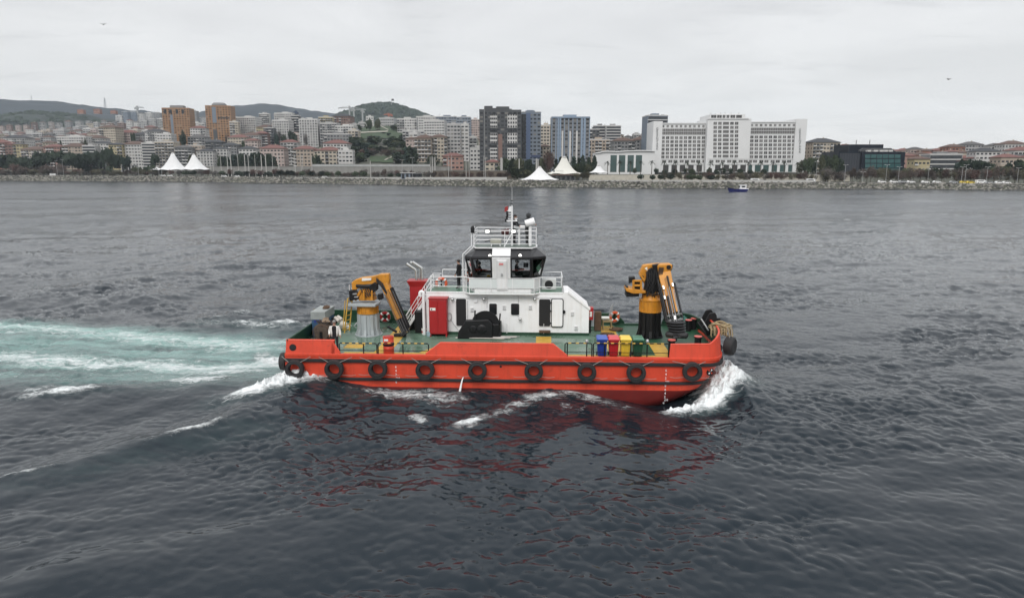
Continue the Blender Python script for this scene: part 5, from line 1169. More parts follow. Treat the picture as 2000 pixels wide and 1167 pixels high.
# ================================================================ spray thrown up at the stem
rg = random.Random(17); sp = MB(); spm = mat('spray_white', (.86, .88, .88), .8, var=.05)
def spray(px, py, v, n, ru, rv, rz_, smin, smax):
    u, z = L(px, py, v)
    for _ in range(n):
        a, b_, c_ = rg.gauss(0, .42), rg.gauss(0, .42), rg.gauss(0, .42); p = MBT @ Vector((u+a*ru, v+b_*rv, z+c_*rz_))
        s_ = rg.uniform(smin, smax)**1.0; sp.blob(p, (s_*rg.uniform(.8, 1.6), s_, s_*rg.uniform(.7, 1.2)), 0, 4, 3, .2, rg)
spray(1418, 745, -1.9, 1500, .5, .8, .45, .012, .045); spray(1430, 752, -2.4, 1500, .8, .9, .45, .010, .040); spray(1420, 770, -3.2, 1100, .9, .6, .25, .008, .03)
spray(1440, 746, -1.9, 700, .5, .9, .38, .008, .03); spray(1424, 725, -1.2, 600, .28, .7, .42, .008, .03)
spray(1450, 744, -2.2, 260, .6, .9, .5, .006, .016); spray(1395, 784, -3.7, 500, 1.0, .45, .12, .006, .022)
sp.build('bow_spray', spm, kind='stuff')
# ================================================================ people
skin = mat('skin', (.42, .24, .17), .55, var=.08); hairm = mat('dark_hair', (.022, .016, .013), .7); hairg = mat('grey_hair', (.22, .21, .20), .8)
cl_black = mat('black_cloth', (.012, .012, .014), .85, var=.2); cl_grey = mat('dark_grey_cloth', (.030, .032, .034), .85, var=.2); cl_white = mat('white_cloth', (.66, .64, .60), .85, var=.08); shoe = mat('shoe', (.02, .018, .016), .6)
jean = mat('dark_trousers', (.020, .022, .028), .85, var=.2)
def person(M, label, arms, top, trousers, hair=hairm, lean=0.0, seated=False, hood=False, jacket=None, head_turn=0.0, legs=(0, 0), group=None, H=1.74):
    """one continuous skinned body; arms = ((elbow, wrist), (elbow, wrist)) in metres, face towards -y"""
    t = empty('person', M=M); tag(t, label, 'person', group); k = H/1.74
    J = {}; E_ = []; Rr = {}
    def j(n, p, r, par=None, mt=0): J[n] = (Vector(p)*k, mt); Rr[n] = (r*k if not hasattr(r, '__len__') else tuple(q*k for q in r)); (E_.append((par, n)) if par else None)
    hy = -lean; pz = .93 if not seated else .50
    j('pelvis', (0, 0, pz), (.155, .125), None, 1); j('waist', (0, hy*.3, pz+.16), (.145, .115), 'pelvis', 2); j('chest', (0, hy*.7, pz+.38), (.175, .125), 'waist', 2); j('collar', (0, hy, pz+.50), (.11, .08), 'chest', 2)
    j('neck', (0, hy-.01, pz+.57), .055, 'collar', 0); j('jaw', (0, hy-.035, pz+.635), (.066, .075), 'neck', 0); j('brow', (0, hy-.02, pz+.725), (.076, .094), 'jaw', 0); j('crown', (0, hy-.01, pz+.775), (.058, .07), 'brow', 0)
    for s, nm in ((-1, 'l'), (1, 'r')):
        el, wr = arms[0 if s < 0 else 1]
        j('sh'+nm, (s*.185, hy, pz+.46), .066, 'collar', 2); j('el'+nm, (s*el[0], el[1]+hy, el[2]), .048, 'sh'+nm, 2); j('wr'+nm, (s*wr[0], wr[1]+hy, wr[2]), .032, 'el'+nm, 2)
        d = (Vector(wr)-Vector(el)).normalized(); d.x *= s; w_ = Vector((s*wr[0], wr[1]+hy, wr[2])); side = Vector((0, 1, 0)) if abs(d.y) < .8 else Vector((0, 0, 1)); side = (side-d*side.dot(d)).normalized()
        j('pa'+nm, w_+d*.06, (.036, .022), 'wr'+nm, 0)
        for f, (o, ln) in enumerate(((-.03, .075), (-.01, .088), (.01, .082), (.028, .064))):
            b_ = w_+d*.095+side*o; bend = d.cross(side)*(.022)
            j('k%d' % f+nm, b_, .0105, 'pa'+nm, 0); j('m%d' % f+nm, b_+d*ln*.5+bend*.4, .0095, 'k%d' % f+nm, 0); j('t%d' % f+nm, b_+d*ln*.85+bend*1.4, .008, 'm%d' % f+nm, 0)
        j('th0'+nm, w_+d*.035-side*.042, .012, 'pa'+nm, 0); j('th1'+nm, w_+d*.085-side*.062, .0095, 'th0'+nm, 0)
        if seated:
            j('hip'+nm, (s*.10, -.03, pz-.02), .095, 'pelvis', 1); j('kn'+nm, (s*.13, -.44, pz+.0), .068, 'hip'+nm, 1); j('an'+nm, (s*.13, -.42, .09), .046, 'kn'+nm, 1); j('to'+nm, (s*.14, -.58, .045), (.045, .035), 'an'+nm, 3)
        else:
            q = legs[0 if s < 0 else 1]
            j('hip'+nm, (s*.095, .0, pz-.07), .102, 'pelvis', 1); j('kn'+nm, (s*.11, q*.5-.02, .50), .066, 'hip'+nm, 1); j('an'+nm, (s*.115, q, .095), .046, 'kn'+nm, 1); j('to'+nm, (s*.135, q-.15, .042), (.046, .036), 'an'+nm, 3)
    names = list(J); bm = bmesh.new(); ly = bm.verts.layers.skin.verify(); vv = {}
    for n in names:
        v = bm.verts.new(J[n][0]); r = Rr[n]; v[ly].radius = r if hasattr(r, '__len__') else (r, r); v[ly].use_root = n == 'pelvis'; vv[n] = v
    for a, b_ in E_: bm.edges.new((vv[a], vv[b_]))
    me = bpy.data.meshes.new('tmp'); bm.to_mesh(me); bm.free(); o = bpy.data.objects.new('tmp', me); COL.objects.link(o)
    o.modifiers.new('s', 'SKIN').use_smooth_shade = True; o.modifiers.new('d', 'SUBSURF').levels = 1
    dg = bpy.context.evaluated_depsgraph_get(); m2 = bpy.data.meshes.new_from_object(o.evaluated_get(dg)); bpy.data.objects.remove(o); m2.name = 'body'
    for q in (skin, trousers, top, shoe): m2.materials.append(q)
    segs = [(J[a][0], J[b_][0], J[b_][1] if not (a == 'pelvis' and b_ == 'waist') else 2) for a, b_ in E_]
    for p in m2.polygons:
        c = p.center; best = 9; mi = 1
        for a, b_, mt in segs:
            d = b_-a; tt_ = max(0, min(1, (c-a).dot(d)/max(1e-9, d.dot(d)))); ds = (c-(a+d*tt_)).length
            if ds < best: best = ds; mi = mt
        p.material_index = mi; p.use_smooth = True
    ob = bpy.data.objects.new('body', m2); COL.objects.link(ob); ob.parent = t
    hc = (J['brow'][0]+J['jaw'][0])/2
    for s in (-1, 1):
        MB().blob(hc+Vector((s*.030, -.083, .018))*k, .011*k, 0, 7, 5).build('eye', cl_black, ob); MB().blob(hc+Vector((s*.085, .0, .0))*k, (.013*k, .024*k, .032*k), 0, 8, 5).build('ear', skin, ob)
    MB().prism([(hc.x-.012*k, hc.z-.02*k), (hc.x+.012*k, hc.z-.02*k), (hc.x+.005*k, hc.z+.03*k), (hc.x-.005*k, hc.z+.03*k)], hc.y-.112*k, hc.y-.07*k).build('nose', skin, ob, .004)
    MB().box(hc+Vector((0, -.088, -.046))*k, (.042*k, .012*k, .010*k)).build('mouth', mat('lips', (.25, .09, .08), .5), ob)
    if hood:
        MB().blob(hc+Vector((0, .015, .03))*k, (.115*k, .135*k, .15*k), 0, 14, 9, .03).build('hood', top, t); MB().blob(J['collar'][0]+Vector((0, .02, 0)), (.2*k, .15*k, .10*k), 0, 14, 7).build('hood_collar', top, t)
    else:
        h = MB(); h.blob(hc+Vector((0, .022, .052))*k, (.093*k, .112*k, .088*k), 0, 14, 9, .03); h.build('hair', hair, t)
    if jacket:
        for s, nm in ((-1, 'l'), (1, 'r')):
            P_ = [J['collar'][0]+Vector((s*.05, -.09, .02)), J['sh'+nm][0]+Vector((0, -.03, .03)), J['sh'+nm][0]+Vector((0, .08, 0)), J['chest'][0]+Vector((0, .15, .1))]
            jb = MB(); vs = []
            for z_, w, d in ((J['collar'][0].z+.03, .12, .10), (J['sh'+nm][0].z+.02, .235, .13), (J['chest'][0].z, .235, .165), (J['waist'][0].z, .215, .165), (J['pelvis'][0].z-.05, .225, .18)):
                for a in np.linspace(-1.05, PI/2, 9): vs.append((s*w*math.cos(a), d*math.sin(a)+hy*.6, z_))
            fs = []
            for r_ in range(4):
                for c_ in range(8): q = (r_*9+c_, r_*9+c_+1, r_*9+10+c_, r_*9+9+c_); fs.append(q if s < 0 else q[::-1])
            jb.add(vs, fs, 0, True); jo = jb.build('jacket_panel', jacket, t); so = jo.modifiers.new('t', 'SOLIDIFY'); so.thickness = .018
        for nm, s in (('l', -1), ('r', 1)):
            MB().tube([J['sh'+nm][0], J['el'+nm][0], lerp(J['el'+nm][0], J['wr'+nm][0], .95)], .078*k, 10, r1=.052*k).build('sleeve', jacket, t)
    return t
DOWN = (((.25, .02, 1.14), (.26, -.08, .90)), ((.25, .02, 1.14), (.26, -.08, .90)))
u, v = L(654, 690, -3.35)[0], -3.2
person(MBT @ Matrix.Translation((u, v, ZD+.005)) @ Matrix.Rotation(R(8), 4, 'Z'), 'man in an open white jacket over black clothes standing at the stern rail', (((.27, .02, 1.14), (.24, -.20, 1.00)), ((.27, .02, 1.14), (.30, -.10, .92))), cl_black, jean, hairg, .02, jacket=cl_white, H=1.70)
u = L(896.5, 545, 1.9)[0]
person(MBT @ Matrix.Translation((u, 1.9, zd2+.005)) @ Matrix.Rotation(R(250), 4, 'Z'), 'man in black standing on the upper deck aft of the wheelhouse', DOWN, cl_black, cl_black, hairm, .0, H=1.70)
u = L(1004, 460, 2.3)[0]
person(MBT @ Matrix.Translation((u, 2.25, zq+.005)) @ Matrix.Rotation(R(75), 4, 'Z'), 'man in black standing behind the mast on the wheelhouse roof', (((.26, -.10, 1.18), (.15, -.30, 1.10)), ((.26, -.10, 1.18), (.15, -.30, 1.10))), cl_black, cl_black, hairm, .05, H=1.72)
u = L(1029, 460, 1.95)[0]
person(MBT @ Matrix.Translation((u, 2.05, zq+.005)) @ Matrix.Rotation(R(75), 4, 'Z'), 'hooded person in dark grey standing behind the white searchlight', (((.27, -.12, 1.18), (.13, -.34, 1.16)), ((.27, -.12, 1.18), (.13, -.34, 1.16))), cl_grey, cl_grey, hairm, .08, hood=True, H=1.78)
SEAT = (((.26, -.05, .78), (.16, -.30, .78)), ((.26, -.05, .78), (.16, -.30, .78)))
u, z = L(935, 540, 1.9)
person(MBT @ Matrix.Translation((u, 1.9, zb+.30)) @ Matrix.Rotation(R(120), 4, 'Z'), 'man in dark clothes sitting behind the aft wheelhouse window', SEAT, cl_black, cl_black, hairm, .03, seated=True)
u, z = L(1008, 540, 1.7)
person(MBT @ Matrix.Translation((u, 1.8, zb+.42)) @ Matrix.Rotation(R(80), 4, 'Z'), 'man at the helm seen through the forward wheelhouse window', SEAT, cl_black, cl_black, hairm, .03, seated=True)
for px, nm in ((935, 'aft'), (1008, 'helm')):
    u = L(px, 540, 1.9)[0]; v = 1.9 if nm == 'aft' else 1.8; b = MB(); b.bx((u-.25, v-.25, zb+(.30 if nm == 'aft' else .42)+.30), (u+.25, v+.25, zb+(.30 if nm == 'aft' else .42)+.39)); s_ = b.build('seat', dark, wh, .02)
    MB().tube([(u, v, zb), (u, v, zb+.62)], .06, 8).build('seat_post', dark, s_)
u, z = L(954.5, 541.5, 1.25); t = onboat('hard_hat', u, 1.25, zs-.02); tag(t, 'yellow hard hat lying inside the aft wheelhouse window', 'hard hat'); hh = mat('hat_yellow', (.75, .50, .03), .4)
MB().lathe([(.12, 0), (.115, .06), (.08, .12), (0, .145)], (0, 0, .0), 16).build('shell', hh, t); MB().lathe([(.10, 0), (.16, 0), (.155, .012), (.10, .02)], (0, 0, 0), 16).build('brim', hh, t)
MB().bx((u-.5, 1.0, zs-.45), (u+.4, 1.5, zs-.025)).build('shelf', dark, wh)
# ================================================================ buildings on the far shore
wingl = mat('window_glass', (.030, .033, .037), .22, var=.5, scale=.35)
wingl2 = mat('window_glass_dark', (.012, .013, .015), .25, var=.5, scale=.35)
WALLS = {n: mat('wall_'+n.replace(' ', '_'), c, .85, var=.10, scale=.12, streak=.18, streak_col=tuple(q*.55 for q in c)) for n, c in {
    'white': (.50, .49, .475), 'pale grey': (.34, .335, .33), 'cream': (.42, .37, .30), 'beige': (.35, .29, .235), 'salmon': (.33, .20, .165), 'pink': (.39, .315, .285), 'brown': (.19, .12, .10),
    'grey': (.21, .21, .21), 'dark grey': (.070, .072, .076), 'yellow': (.37, .315, .19), 'orange': (.275, .155, .078), 'blue grey': (.16, .19, .23), 'terracotta': (.27, .125, .08), 'black': (.018, .02, .024)}.items()}
ROOFS = {n: mat('roof_'+n, c, .85, var=.25, scale=.3) for n, c in {'red': (.145, .066, .056), 'brown': (.095, .060, .047), 'grey': (.085, .082, .08), 'slate': (.042, .044, .048)}.items()}
slabm = mat('balcony_white', (.52, .51, .495), .8, var=.08); curtain = mat('curtained_window', (.17, .16, .145), .5, var=.4, scale=.4); railm = mat('balcony_rail', (.12, .125, .13), .5, var=.2)
conc = mat('concrete', (.23, .225, .21), .9, var=.2, scale=.3, streak=.25, streak_col=(.15, .14, .12))
BN = {}
def building(px0, px1, pyt, Yd, wall, roof='flat', label=None, group=None, style='grid', depth=None, yaw=None, seed=0, trim='white', gx=3.3, fh=3.05, pybase=None, win=None, name='apartment_block', cat='building', bal=.45, box=True, wf=.34, hbase=None):
    rg = random.Random(int(px0*7+pyt*13+seed))
    a, b_ = at(px0, pyt, Yd), at(px1, pyt, Yd); w = b_.x-a.x; cx = (a.x+b_.x)/2; zt_ = a.z; dp = depth or min(max(10, w*.75), 22)
    yw = rg.uniform(-.12, .12) if yaw is None else yaw
    g0 = min(float(ground(cx+q, Yd+r)) for q in (-w/2, w/2) for r in (0, dp)); gz0 = g0-1.0
    if pybase: gz0 = min(gz0, at(px0, pybase, Yd).z)
    if hbase: gz0 = g0 = at(px0, hbase, Yd).z
    if zt_-g0 < 6: zt_ = g0+6+rg.uniform(0, 3)
    hip = roof in ROOFS; rh = min(4.0, max(2.0, w*.16)) if hip else 0; H = zt_-rh-gz0
    root = empty(name, (cx, Yd+dp/2, gz0), yw)
    if label: root['label'] = label
    root['category'] = cat
    if group: root['group'] = group
    mb = MB(); mb.bx((-w/2, -dp/2, 0), (w/2, dp/2, H)); mb.build('wall', WALLS[wall], root)
    if hip:
        e = .7; r = MB(); k = max(.15, w/2-dp/2*.9); vs = [(-w/2-e, -dp/2-e, H), (w/2+e, -dp/2-e, H), (w/2+e, dp/2+e, H), (-w/2-e, dp/2+e, H), (-k, 0, H+rh), (k, 0, H+rh)]
        vs += [(x, y, z-.25) for x, y, z in vs[:4]]
        r.add(vs, [(0, 1, 5, 4), (1, 2, 5), (2, 3, 4, 5), (3, 0, 4), (6, 7, 1, 0), (7, 8, 2, 1), (8, 9, 3, 2), (9, 6, 0, 3), (9, 8, 7, 6)]); ro_ = r.build('roof', ROOFS[roof], root)
        if rg.random() < .75: MB().bx((k*.4-.4, -.4, H+rh*.5), (k*.4+.4, .4, H+rh+.9)).build('chimney', WALLS['cream'], ro_)
    else:
        r = MB(); t_ = .3
        for q in (((-w/2-.1, -dp/2-.1), (w/2+.1, -dp/2+t_)), ((-w/2-.1, dp/2-t_), (w/2+.1, dp/2+.1)), ((-w/2-.1, -dp/2+t_+.01), (-w/2+t_, dp/2-t_-.01)), ((w/2-t_, -dp/2+t_+.01), (w/2+.1, dp/2-t_-.01))): r.bx((q[0][0], q[0][1], H-.1), (q[1][0], q[1][1], H+.7))
        p_ = r.build('parapet', WALLS[wall] if trim is None else (slabm if trim == 'white' else WALLS.get(trim, slabm)), root, kind='stuff')
        rc = MB()
        for k in range(rg.randint(2, 5)): x, y_, q = rg.uniform(-w*.42, w*.42), rg.uniform(-dp*.35, dp*.35), rg.uniform(.6, 1.3); rc.bx((x-q, y_-q*.7, H-.05), (x+q, y_+q*.7, H+q*rg.uniform(.9, 1.8)))
        for k in range(rg.randint(0, 2)): x = rg.uniform(-w*.4, w*.4); rc.tube([(x, 0, H), (x, 0, H+rg.uniform(2.5, 5))], .12, 4)
        rc.build('roof_clutter', WALLS['grey'], root, kind='stuff')
        if box: MB().bx((-w*.18, -dp*.15, H), (w*.16, dp*.25, H+2.6)).build('stair_head', WALLS[wall], root)
    # openings
    base_z = max(0.0, g0-gz0)+.6; nf = max(1, int((H-base_z-.3)/fh)); fh_ = (H-base_z-.3)/nf; wn_ = MB(); sl = MB(); rl = MB()
    nc = max(2, int(round(w/gx))); cw = w/nc; blocks = [rg.random() < bal for _ in range(nc)]
    for c in range(nc):
        if c and rg.random() < .5: blocks[c] = blocks[c-1]
    y = -dp/2
    for f in range(nf):
        z = base_z+f*fh_
        if style == 'bands':
            wn_.bx((-w/2+.5, y-.06, z+.9), (w/2-.5, y+.1, z+fh_-.45)); sl.bx((-w/2-.1, y-.5, z-.12), (w/2+.1, y-.002, z+.55)); continue
        for c in range(nc):
            x = -w/2+cw*(c+.5)
            if style == 'grid' and blocks[c] and f > 0:
                wn_.bx((x-cw*.40, y-.05, z+.15), (x+cw*.40, y+.1, z+2.35), 1)
                sl.bx((x-cw*.48, y-1.1, z-.10), (x+cw*.48, y-.002, z+.08)); (sl if rg.random() < .55 else rl).bx((x-cw*.46, y-1.1, z+.081), (x+cw*.46, y-1.02, z+.95))
            else:
                ww = cw*rg.choice((.27, .3, .33)) if style != 'tower' else cw*wf
                wn_.bx((x-ww, y-.05, z+.85), (x+ww, y+.1, z+2.25), 0 if rg.random() < .55 else (1 if rg.random() < .65 else 2))
        nd = max(1, int(dp/4)); 
        for s in (-1, 1):
            for c in range(nd): yy_ = -dp/2+dp/nd*(c+.5); wn_.bx((s*w/2-.05, yy_-.7, z+.85), (s*w/2+.05, yy_+.7, z+2.2))
    if style == 'fins':      # vertical strips between the columns
        for c in range(nc+1): x = -w/2+cw*c; sl.bx((x-.28, y-.45, 0), (x+.28, y-.002, H))
        for f in range(nf): rl.bx((-w/2, y-.2, base_z+f*fh_-.15), (w/2, y-.06, base_z+f*fh_+.25))
    if style == 'tower' and trim:
        for f in range(nf): sl.bx((-w/2-.08, y-.16, base_z+f*fh_-.14), (w/2+.08, y-.002, base_z+f*fh_+.10))
    if wn_.v: wn_.build('windows', [wingl, wingl2, curtain], root, kind='stuff')
    tm = slabm if trim in ('white', None) else WALLS.get(trim, slabm)
    if sl.v: sl.build('balconies' if style == 'grid' else 'facade_bands', tm, root, kind='stuff')
    if rl.v: rl.build('balcony_rails', railm, root, kind='stuff')
    BN[root.name] = (px0, px1, pyt, Yd, H, w, dp); return root
def extra(root, px0, px1, py0, py1, m, name='facade_panel', off=.12, th=.3):   # a panel on the front of a building, by where it shows
    p0, p1, pt, Yd, H, w, dp = BN[root.name]; a, b_ = at(px0, py0, Yd), at(px1, py1, Yd); Mi = root.matrix_basis.inverted()
    cx = root.location.x; z0 = root.location.z
    return MB().bx((a.x-cx, -dp/2-off-.001, max(0, b_.z-z0)), (b_.x-cx, -dp/2+th, a.z-z0)).build(name, m, root)

# --- landmarks
t = building(315, 366, 211.5, 1010, 'orange', 'flat', 'left one of two orange brick towers, with a grey glazed stair strip', 'two orange towers', 'tower', trim=None, yaw=.10, box=False, name='apartment_tower', gx=3.6, wf=.26)
p = BN[t.name]; MB().bx((-9, -6, p[4]), (9, 6, p[4]+4.5)).build('roof_plant', WALLS['grey'], t)
extra(t, 331, 340, 224, 270, WALLS['blue grey'], 'glazed_strip', .3); [extra(t, x, x+5.5, 214, 222, wingl2, 'loggia', .2) for x in (319, 329, 341, 352)]
t = building(399.5, 447, 207, 960, 'orange', 'flat', 'right one of two orange brick towers, taller, with a rounded grey roof cap', 'two orange towers', 'tower', trim=None, yaw=.10, box=False, name='apartment_tower', gx=3.5, wf=.26)
p = BN[t.name]; mb = MB(); mb.lathe([(9.5, p[4]), (9.5, p[4]+3), (7, p[4]+5), (0, p[4]+5.5)], (-1, 0, 0), 20); mb.build('roof_cap', WALLS['grey'], t)
extra(t, 412, 422, 209, 240, WALLS['blue grey'], 'glazed_strip', .3); extra(t, 415, 424, 253, 274, WALLS['dark grey'], 'glazed_strip', .3); extra(t, 424, 446, 229.5, 231.5, wingl2, 'dark_band', .2)
t = building(935, 1017, 216, 560, 'dark grey', 'flat', 'tall dark grey residential tower with white balcony strips, left of the blue towers', 'residential towers', 'tower', trim='dark grey', yaw=.04, name='apartment_tower', gx=3.2, depth=24, pybase=318)
for x0, x1, y0, y1 in ((935, 944.5, 213.5, 216.5), (945, 961, 207, 216.5), (968, 993.5, 208, 216.5)): extra(t, x0, x1, y0, y1, WALLS['dark grey'], 'upper_block', .1, 12)
for x0, x1 in ((956, 970), (990, 1009)):
    for y0, y1 in ((224, 250), (260, 280), (289, 313)): extra(t, x0, x1, y0, y1, slabm, 'white_bay', .35)
    p0, p1, pt, Yd, H, w, dp = BN[t.name]; a, b_ = at(x0, 224, Yd), at(x1, 312, Yd); wn_ = MB(); z0 = t.location.z
    for z in np.arange(b_.z, a.z, 3.05):
        for q in range(4): x = a.x+(b_.x-a.x)*(q+.5)/4-t.location.x; wn_.bx((x-.55, -dp/2-.52, z-z0+.7), (x+.55, -dp/2-.45, z-z0+2.3))
    wn_.build('windows', wingl2, t, kind='stuff')
extra(t, 972, 980, 262, 312, WALLS['brown'], 'brown_strip', .25); extra(t, 944, 946.5, 208, 312, WALLS['grey'], 'corner_strip', .5); 
t = building(1017, 1056, 220, 575, 'blue grey', 'flat', 'narrow slate blue tower with a brown grid half, between the dark grey and blue towers', 'residential towers', 'tower', trim='grey', yaw=.03, name='apartment_tower', depth=20, pybase=318)
extra(t, 1027, 1035, 221, 312, mat('facade_blue', (.075, .11, .19), .5), 'blue_strip', .5); extra(t, 1018, 1026, 223, 310, wingl2, 'dark_glazing', .25); extra(t, 1026, 1044, 216, 220.5, WALLS['blue grey'], 'roof_block', .1, 8)
extra(t, 1036, 1055, 303, 308, mat('facade_navy', (.03, .045, .10), .5), 'sign_band', .4)
t = building(1078, 1152, 229, 570, 'grey', 'flat', 'broad pale blue striped tower standing behind the peaked white tent', 'residential towers', 'fins', trim='blue fin', yaw=0.0, name='apartment_tower', depth=22, gx=3.4, pybase=318)
fin = mat('fin_blue', (.21, .27, .35), .55)
for c in t.children:
    if c.name.startswith('facade_bands'): c.data.materials[0] = fin
extra(t, 1101, 1126, 224, 229.5, fin, 'roof_block', .1, 8); extra(t, 1078, 1152, 228, 230.5, fin, 'cornice', 1.0, 3)
for x in (1097, 1112, 1125): extra(t, x, x+2.2, 256, 318, slabm, 'white_fin', .8)
for x in (1090, 1094, 1136, 1141): extra(t, x-1, x+1, 231, 318, fin, 'blue_fin', .9)
# hotel: two wings, a taller centre, white
hw = mat('hotel_white', (.64, .64, .635), .7, var=.05, scale=.08); HY = 545
hotel = empty('hotel', at(1418, 336, HY)); hotel.location.z = 2.0
tag(hotel, 'large white hotel with a taller middle block and rows of square windows by the sea', 'hotel')
HO = hotel.location.copy()
def hb(px0, px1, py0, py1, y0, y1, name, m, parent=hotel, kind=None, bevel=0):
    a, b_ = at(px0, py0, HY), at(px1, py1, HY); return MB().bx((a.x-HO.x, y0, b_.z-HO.z), (b_.x-HO.x, y1, a.z-HO.z)).build(name, m, parent, bevel, kind)
hb(1277, 1381, 241, 336, 0, 24, 'left_wing', hw); hb(1452, 1563, 238.5, 336, 0, 24, 'right_wing', hw)
hb(1379, 1457, 233, 336, -5, 26, 'centre_block', hw); hb(1384, 1452, 224.5, 233, -4, 25, 'penthouse', hw); hb(1400, 1446, 221.8, 224.5, 2, 20, 'roof_house', hw)
hb(1276, 1290, 237, 336, -1.2, 24.5, 'end_block', hw); hb(1554, 1568, 232.5, 336, -1.2, 24.5, 'end_block', hw)
hb(1290, 1380, 240, 242, -.6, -.01, 'cornice', hw); hb(1457, 1554, 237.5, 239.5, -.6, -.01, 'cornice', hw); hb(1377.5, 1458, 231.5, 233.5, -5.6, -5.01, 'cornice', hw)
for px in (1393, 1412, 1421, 1433, 1448): hb(px-.4, px+.4, 218.5, 222.5, 6, 6.4, 'roof_mast', steel)
hgl = mat('hotel_glass', (.13, .125, .12), .25, var=.5, scale=.15); hgl2 = mat('hotel_glass_dark', (.055, .052, .050), .25, var=.5, scale=.15); tealg = mat('teal_glass', (.050, .085, .080), .2, var=.25, scale=.2)
rg = random.Random(31); wcache = {}
def hwin(px, py, wpx, hpx, yf, m=None, name='window'):
    """one hotel window: glass slab with a centre bar, mesh shared between equal sizes"""
    key = (round(wpx, 1), round(hpx, 1), m.name if m else ('d' if rg.random() < .3 else 'l')); c = at(px, py, HY)
    if key not in wcache:
        w, h = wpx*HY/F, hpx*HY/F; mb = MB(); mb.bx((-w/2, -.10, -h/2), (w/2, .1, h/2), 0)
        if w < 4: mb.bx((-.06, -.16, -h/2), (.06, -.101, h/2), 1)
        mb.bx((-w/2-.1, -.22, -h/2-.18), (w/2+.1, -.101, -h/2-.02), 1); wcache[key] = mb.mesh('window', [m or (hgl2 if key[2] == 'd' else hgl), hw])
    o = bpy.data.objects.new(name, wcache[key]); COL.objects.link(o); o.parent = hotel; o.location = (c.x-HO.x, yf, c.z-HO.z); return o
for k in range(10):
    x = 1295.5+k*8.73
    hwin(x-.2, 246.6, 3.9, 4.0, 0)
    for py in (269, 276.7, 284.2, 291.8, 299.3, 306.6): hwin(x-.9*(py-246)/60, py, 6.0, 4.9, 0)
    hwin(x, 254, 7.9, 4.8, 0, hgl); hwin(x, 260.3, 7.9, 5.2, 0, hgl)
for k in range(11):
    x = 1459.5+k*9.12
    hwin(x-.2, 244.6, 4.2, 4.0, 0)
    for py in (267.6, 275.2, 283, 290.7, 298.4, 306.2): hwin(x-.8*(py-244)/60, py, 6.3, 4.9, 0)
    hwin(x, 252.3, 8.3, 4.8, 0, hgl); hwin(x, 258.6, 8.3, 5.2, 0, hgl)
for py in (241.8, 249.8, 257.8, 265.8, 273.7, 281.6, 289.5, 297.4, 305.2):
    for x, w in ((1393.2, 6.2), (1402.3, 6.2), (1414, 11), (1425.6, 6.2), (1434.6, 6.2)): hwin(x-.6*(py-242)/60, py, w, 4.9, -5, hgl if w > 8 else None)
for x, w in ((1391, 9.5), (1402, 8.5), (1411, 5), (1418.5, 5), (1428, 8.5), (1440, 10.5)): hwin(x, 228.8, w, 5.8, -4, hgl2)
for k in range(13): x = 1287+k*22.2; (hwin(x, 315.2, 7.5, 4.6, -5 if 1379 < x < 1457 else 0), hwin(x+10, 315.2, 7.5, 4.6, -5 if 1379 < x+10 < 1457 else 0))
for k in range(18):
    x = 1284+k*16.3; yf = -5 if 1379 < x < 1457 else 0
    if 1374 < x < 1384 or 1452 < x < 1461: continue
    hwin(x, 329, 10.5, 13, yf, tealg if x > 1460 else hgl2, 'arcade_window')
for py in (310.2, 320.8): hb(1277, 1378, py-.5, py+.5, -.35, -.01, 'string_course', hw); hb(1458, 1567, py-.5, py+.5, -.35, -.01, 'string_course', hw); hb(1379, 1457, py-.5, py+.5, -5.35, -5.01, 'string_course', hw)
sgm = mat('sign_grey', (.16, .17, .17), .6)
for px, y0, y1 in ((1561, 254, 297), (1283, 252, 291)):
    for k, ch in enumerate('GREENPARK'):
        c = at(px, y0+(y1-y0)*k/8, HY); text_mesh(ch, 2.6, 'sign_letter', sgm, Matrix.Translation((c.x-HO.x, -1.32, c.z-HO.z)) @ Matrix.Rotation(PI/2, 4, 'X'), hotel, .08)
# low annex with tall green windows and a softly waved roof
AY = 530; annex = empty('annex_hall', at(1220, 336, AY)); annex.location.z = 2; tag(annex, 'low white hall with four tall green windows beside the hotel', 'hall'); AO = annex.location
top = [(1163, 298.5), (1172, 297.5), (1176, 296), (1186, 295.2), (1205, 296), (1222, 294.8), (1245, 294), (1268, 294), (1279, 294.8)]
MB().prism([(at(x, y, AY).x-AO.x, at(x, y, AY).z-AO.z) for x, y in top]+[(at(1279, 337, AY).x-AO.x, 0), (at(1162, 337, AY).x-AO.x, 0)], 0, 18).build('wall', hw, annex)
MB().prism([(at(x, y-.8, AY).x-AO.x, at(x, y-.8, AY).z-AO.z) for x, y in top]+[(at(x, y+1.2, AY).x-AO.x, at(x, y+1.2, AY).z-AO.z) for x, y in top[::-1]], -1.2, -.002).build('roof_edge', hw, annex)
for x0, x1 in ((1192.5, 1204), (1209, 1220.5), (1226, 1237), (1242, 1253)):
    a, b_ = at(x0, 303, AY), at(x1, 336, AY); f = MB().bx((a.x-AO.x, -.12, b_.z-AO.z), (b_.x-AO.x, .1, a.z-AO.z)).build('window', tealg, annex)
    for q in (.33, .66): MB().bx((a.x-AO.x, -.2, b_.z-AO.z+(a.z-b_.z)*q-.08), (b_.x-AO.x, -.121, b_.z-AO.z+(a.z-b_.z)*q+.08)).build('glazing_bar', WALLS['dark grey'], f)
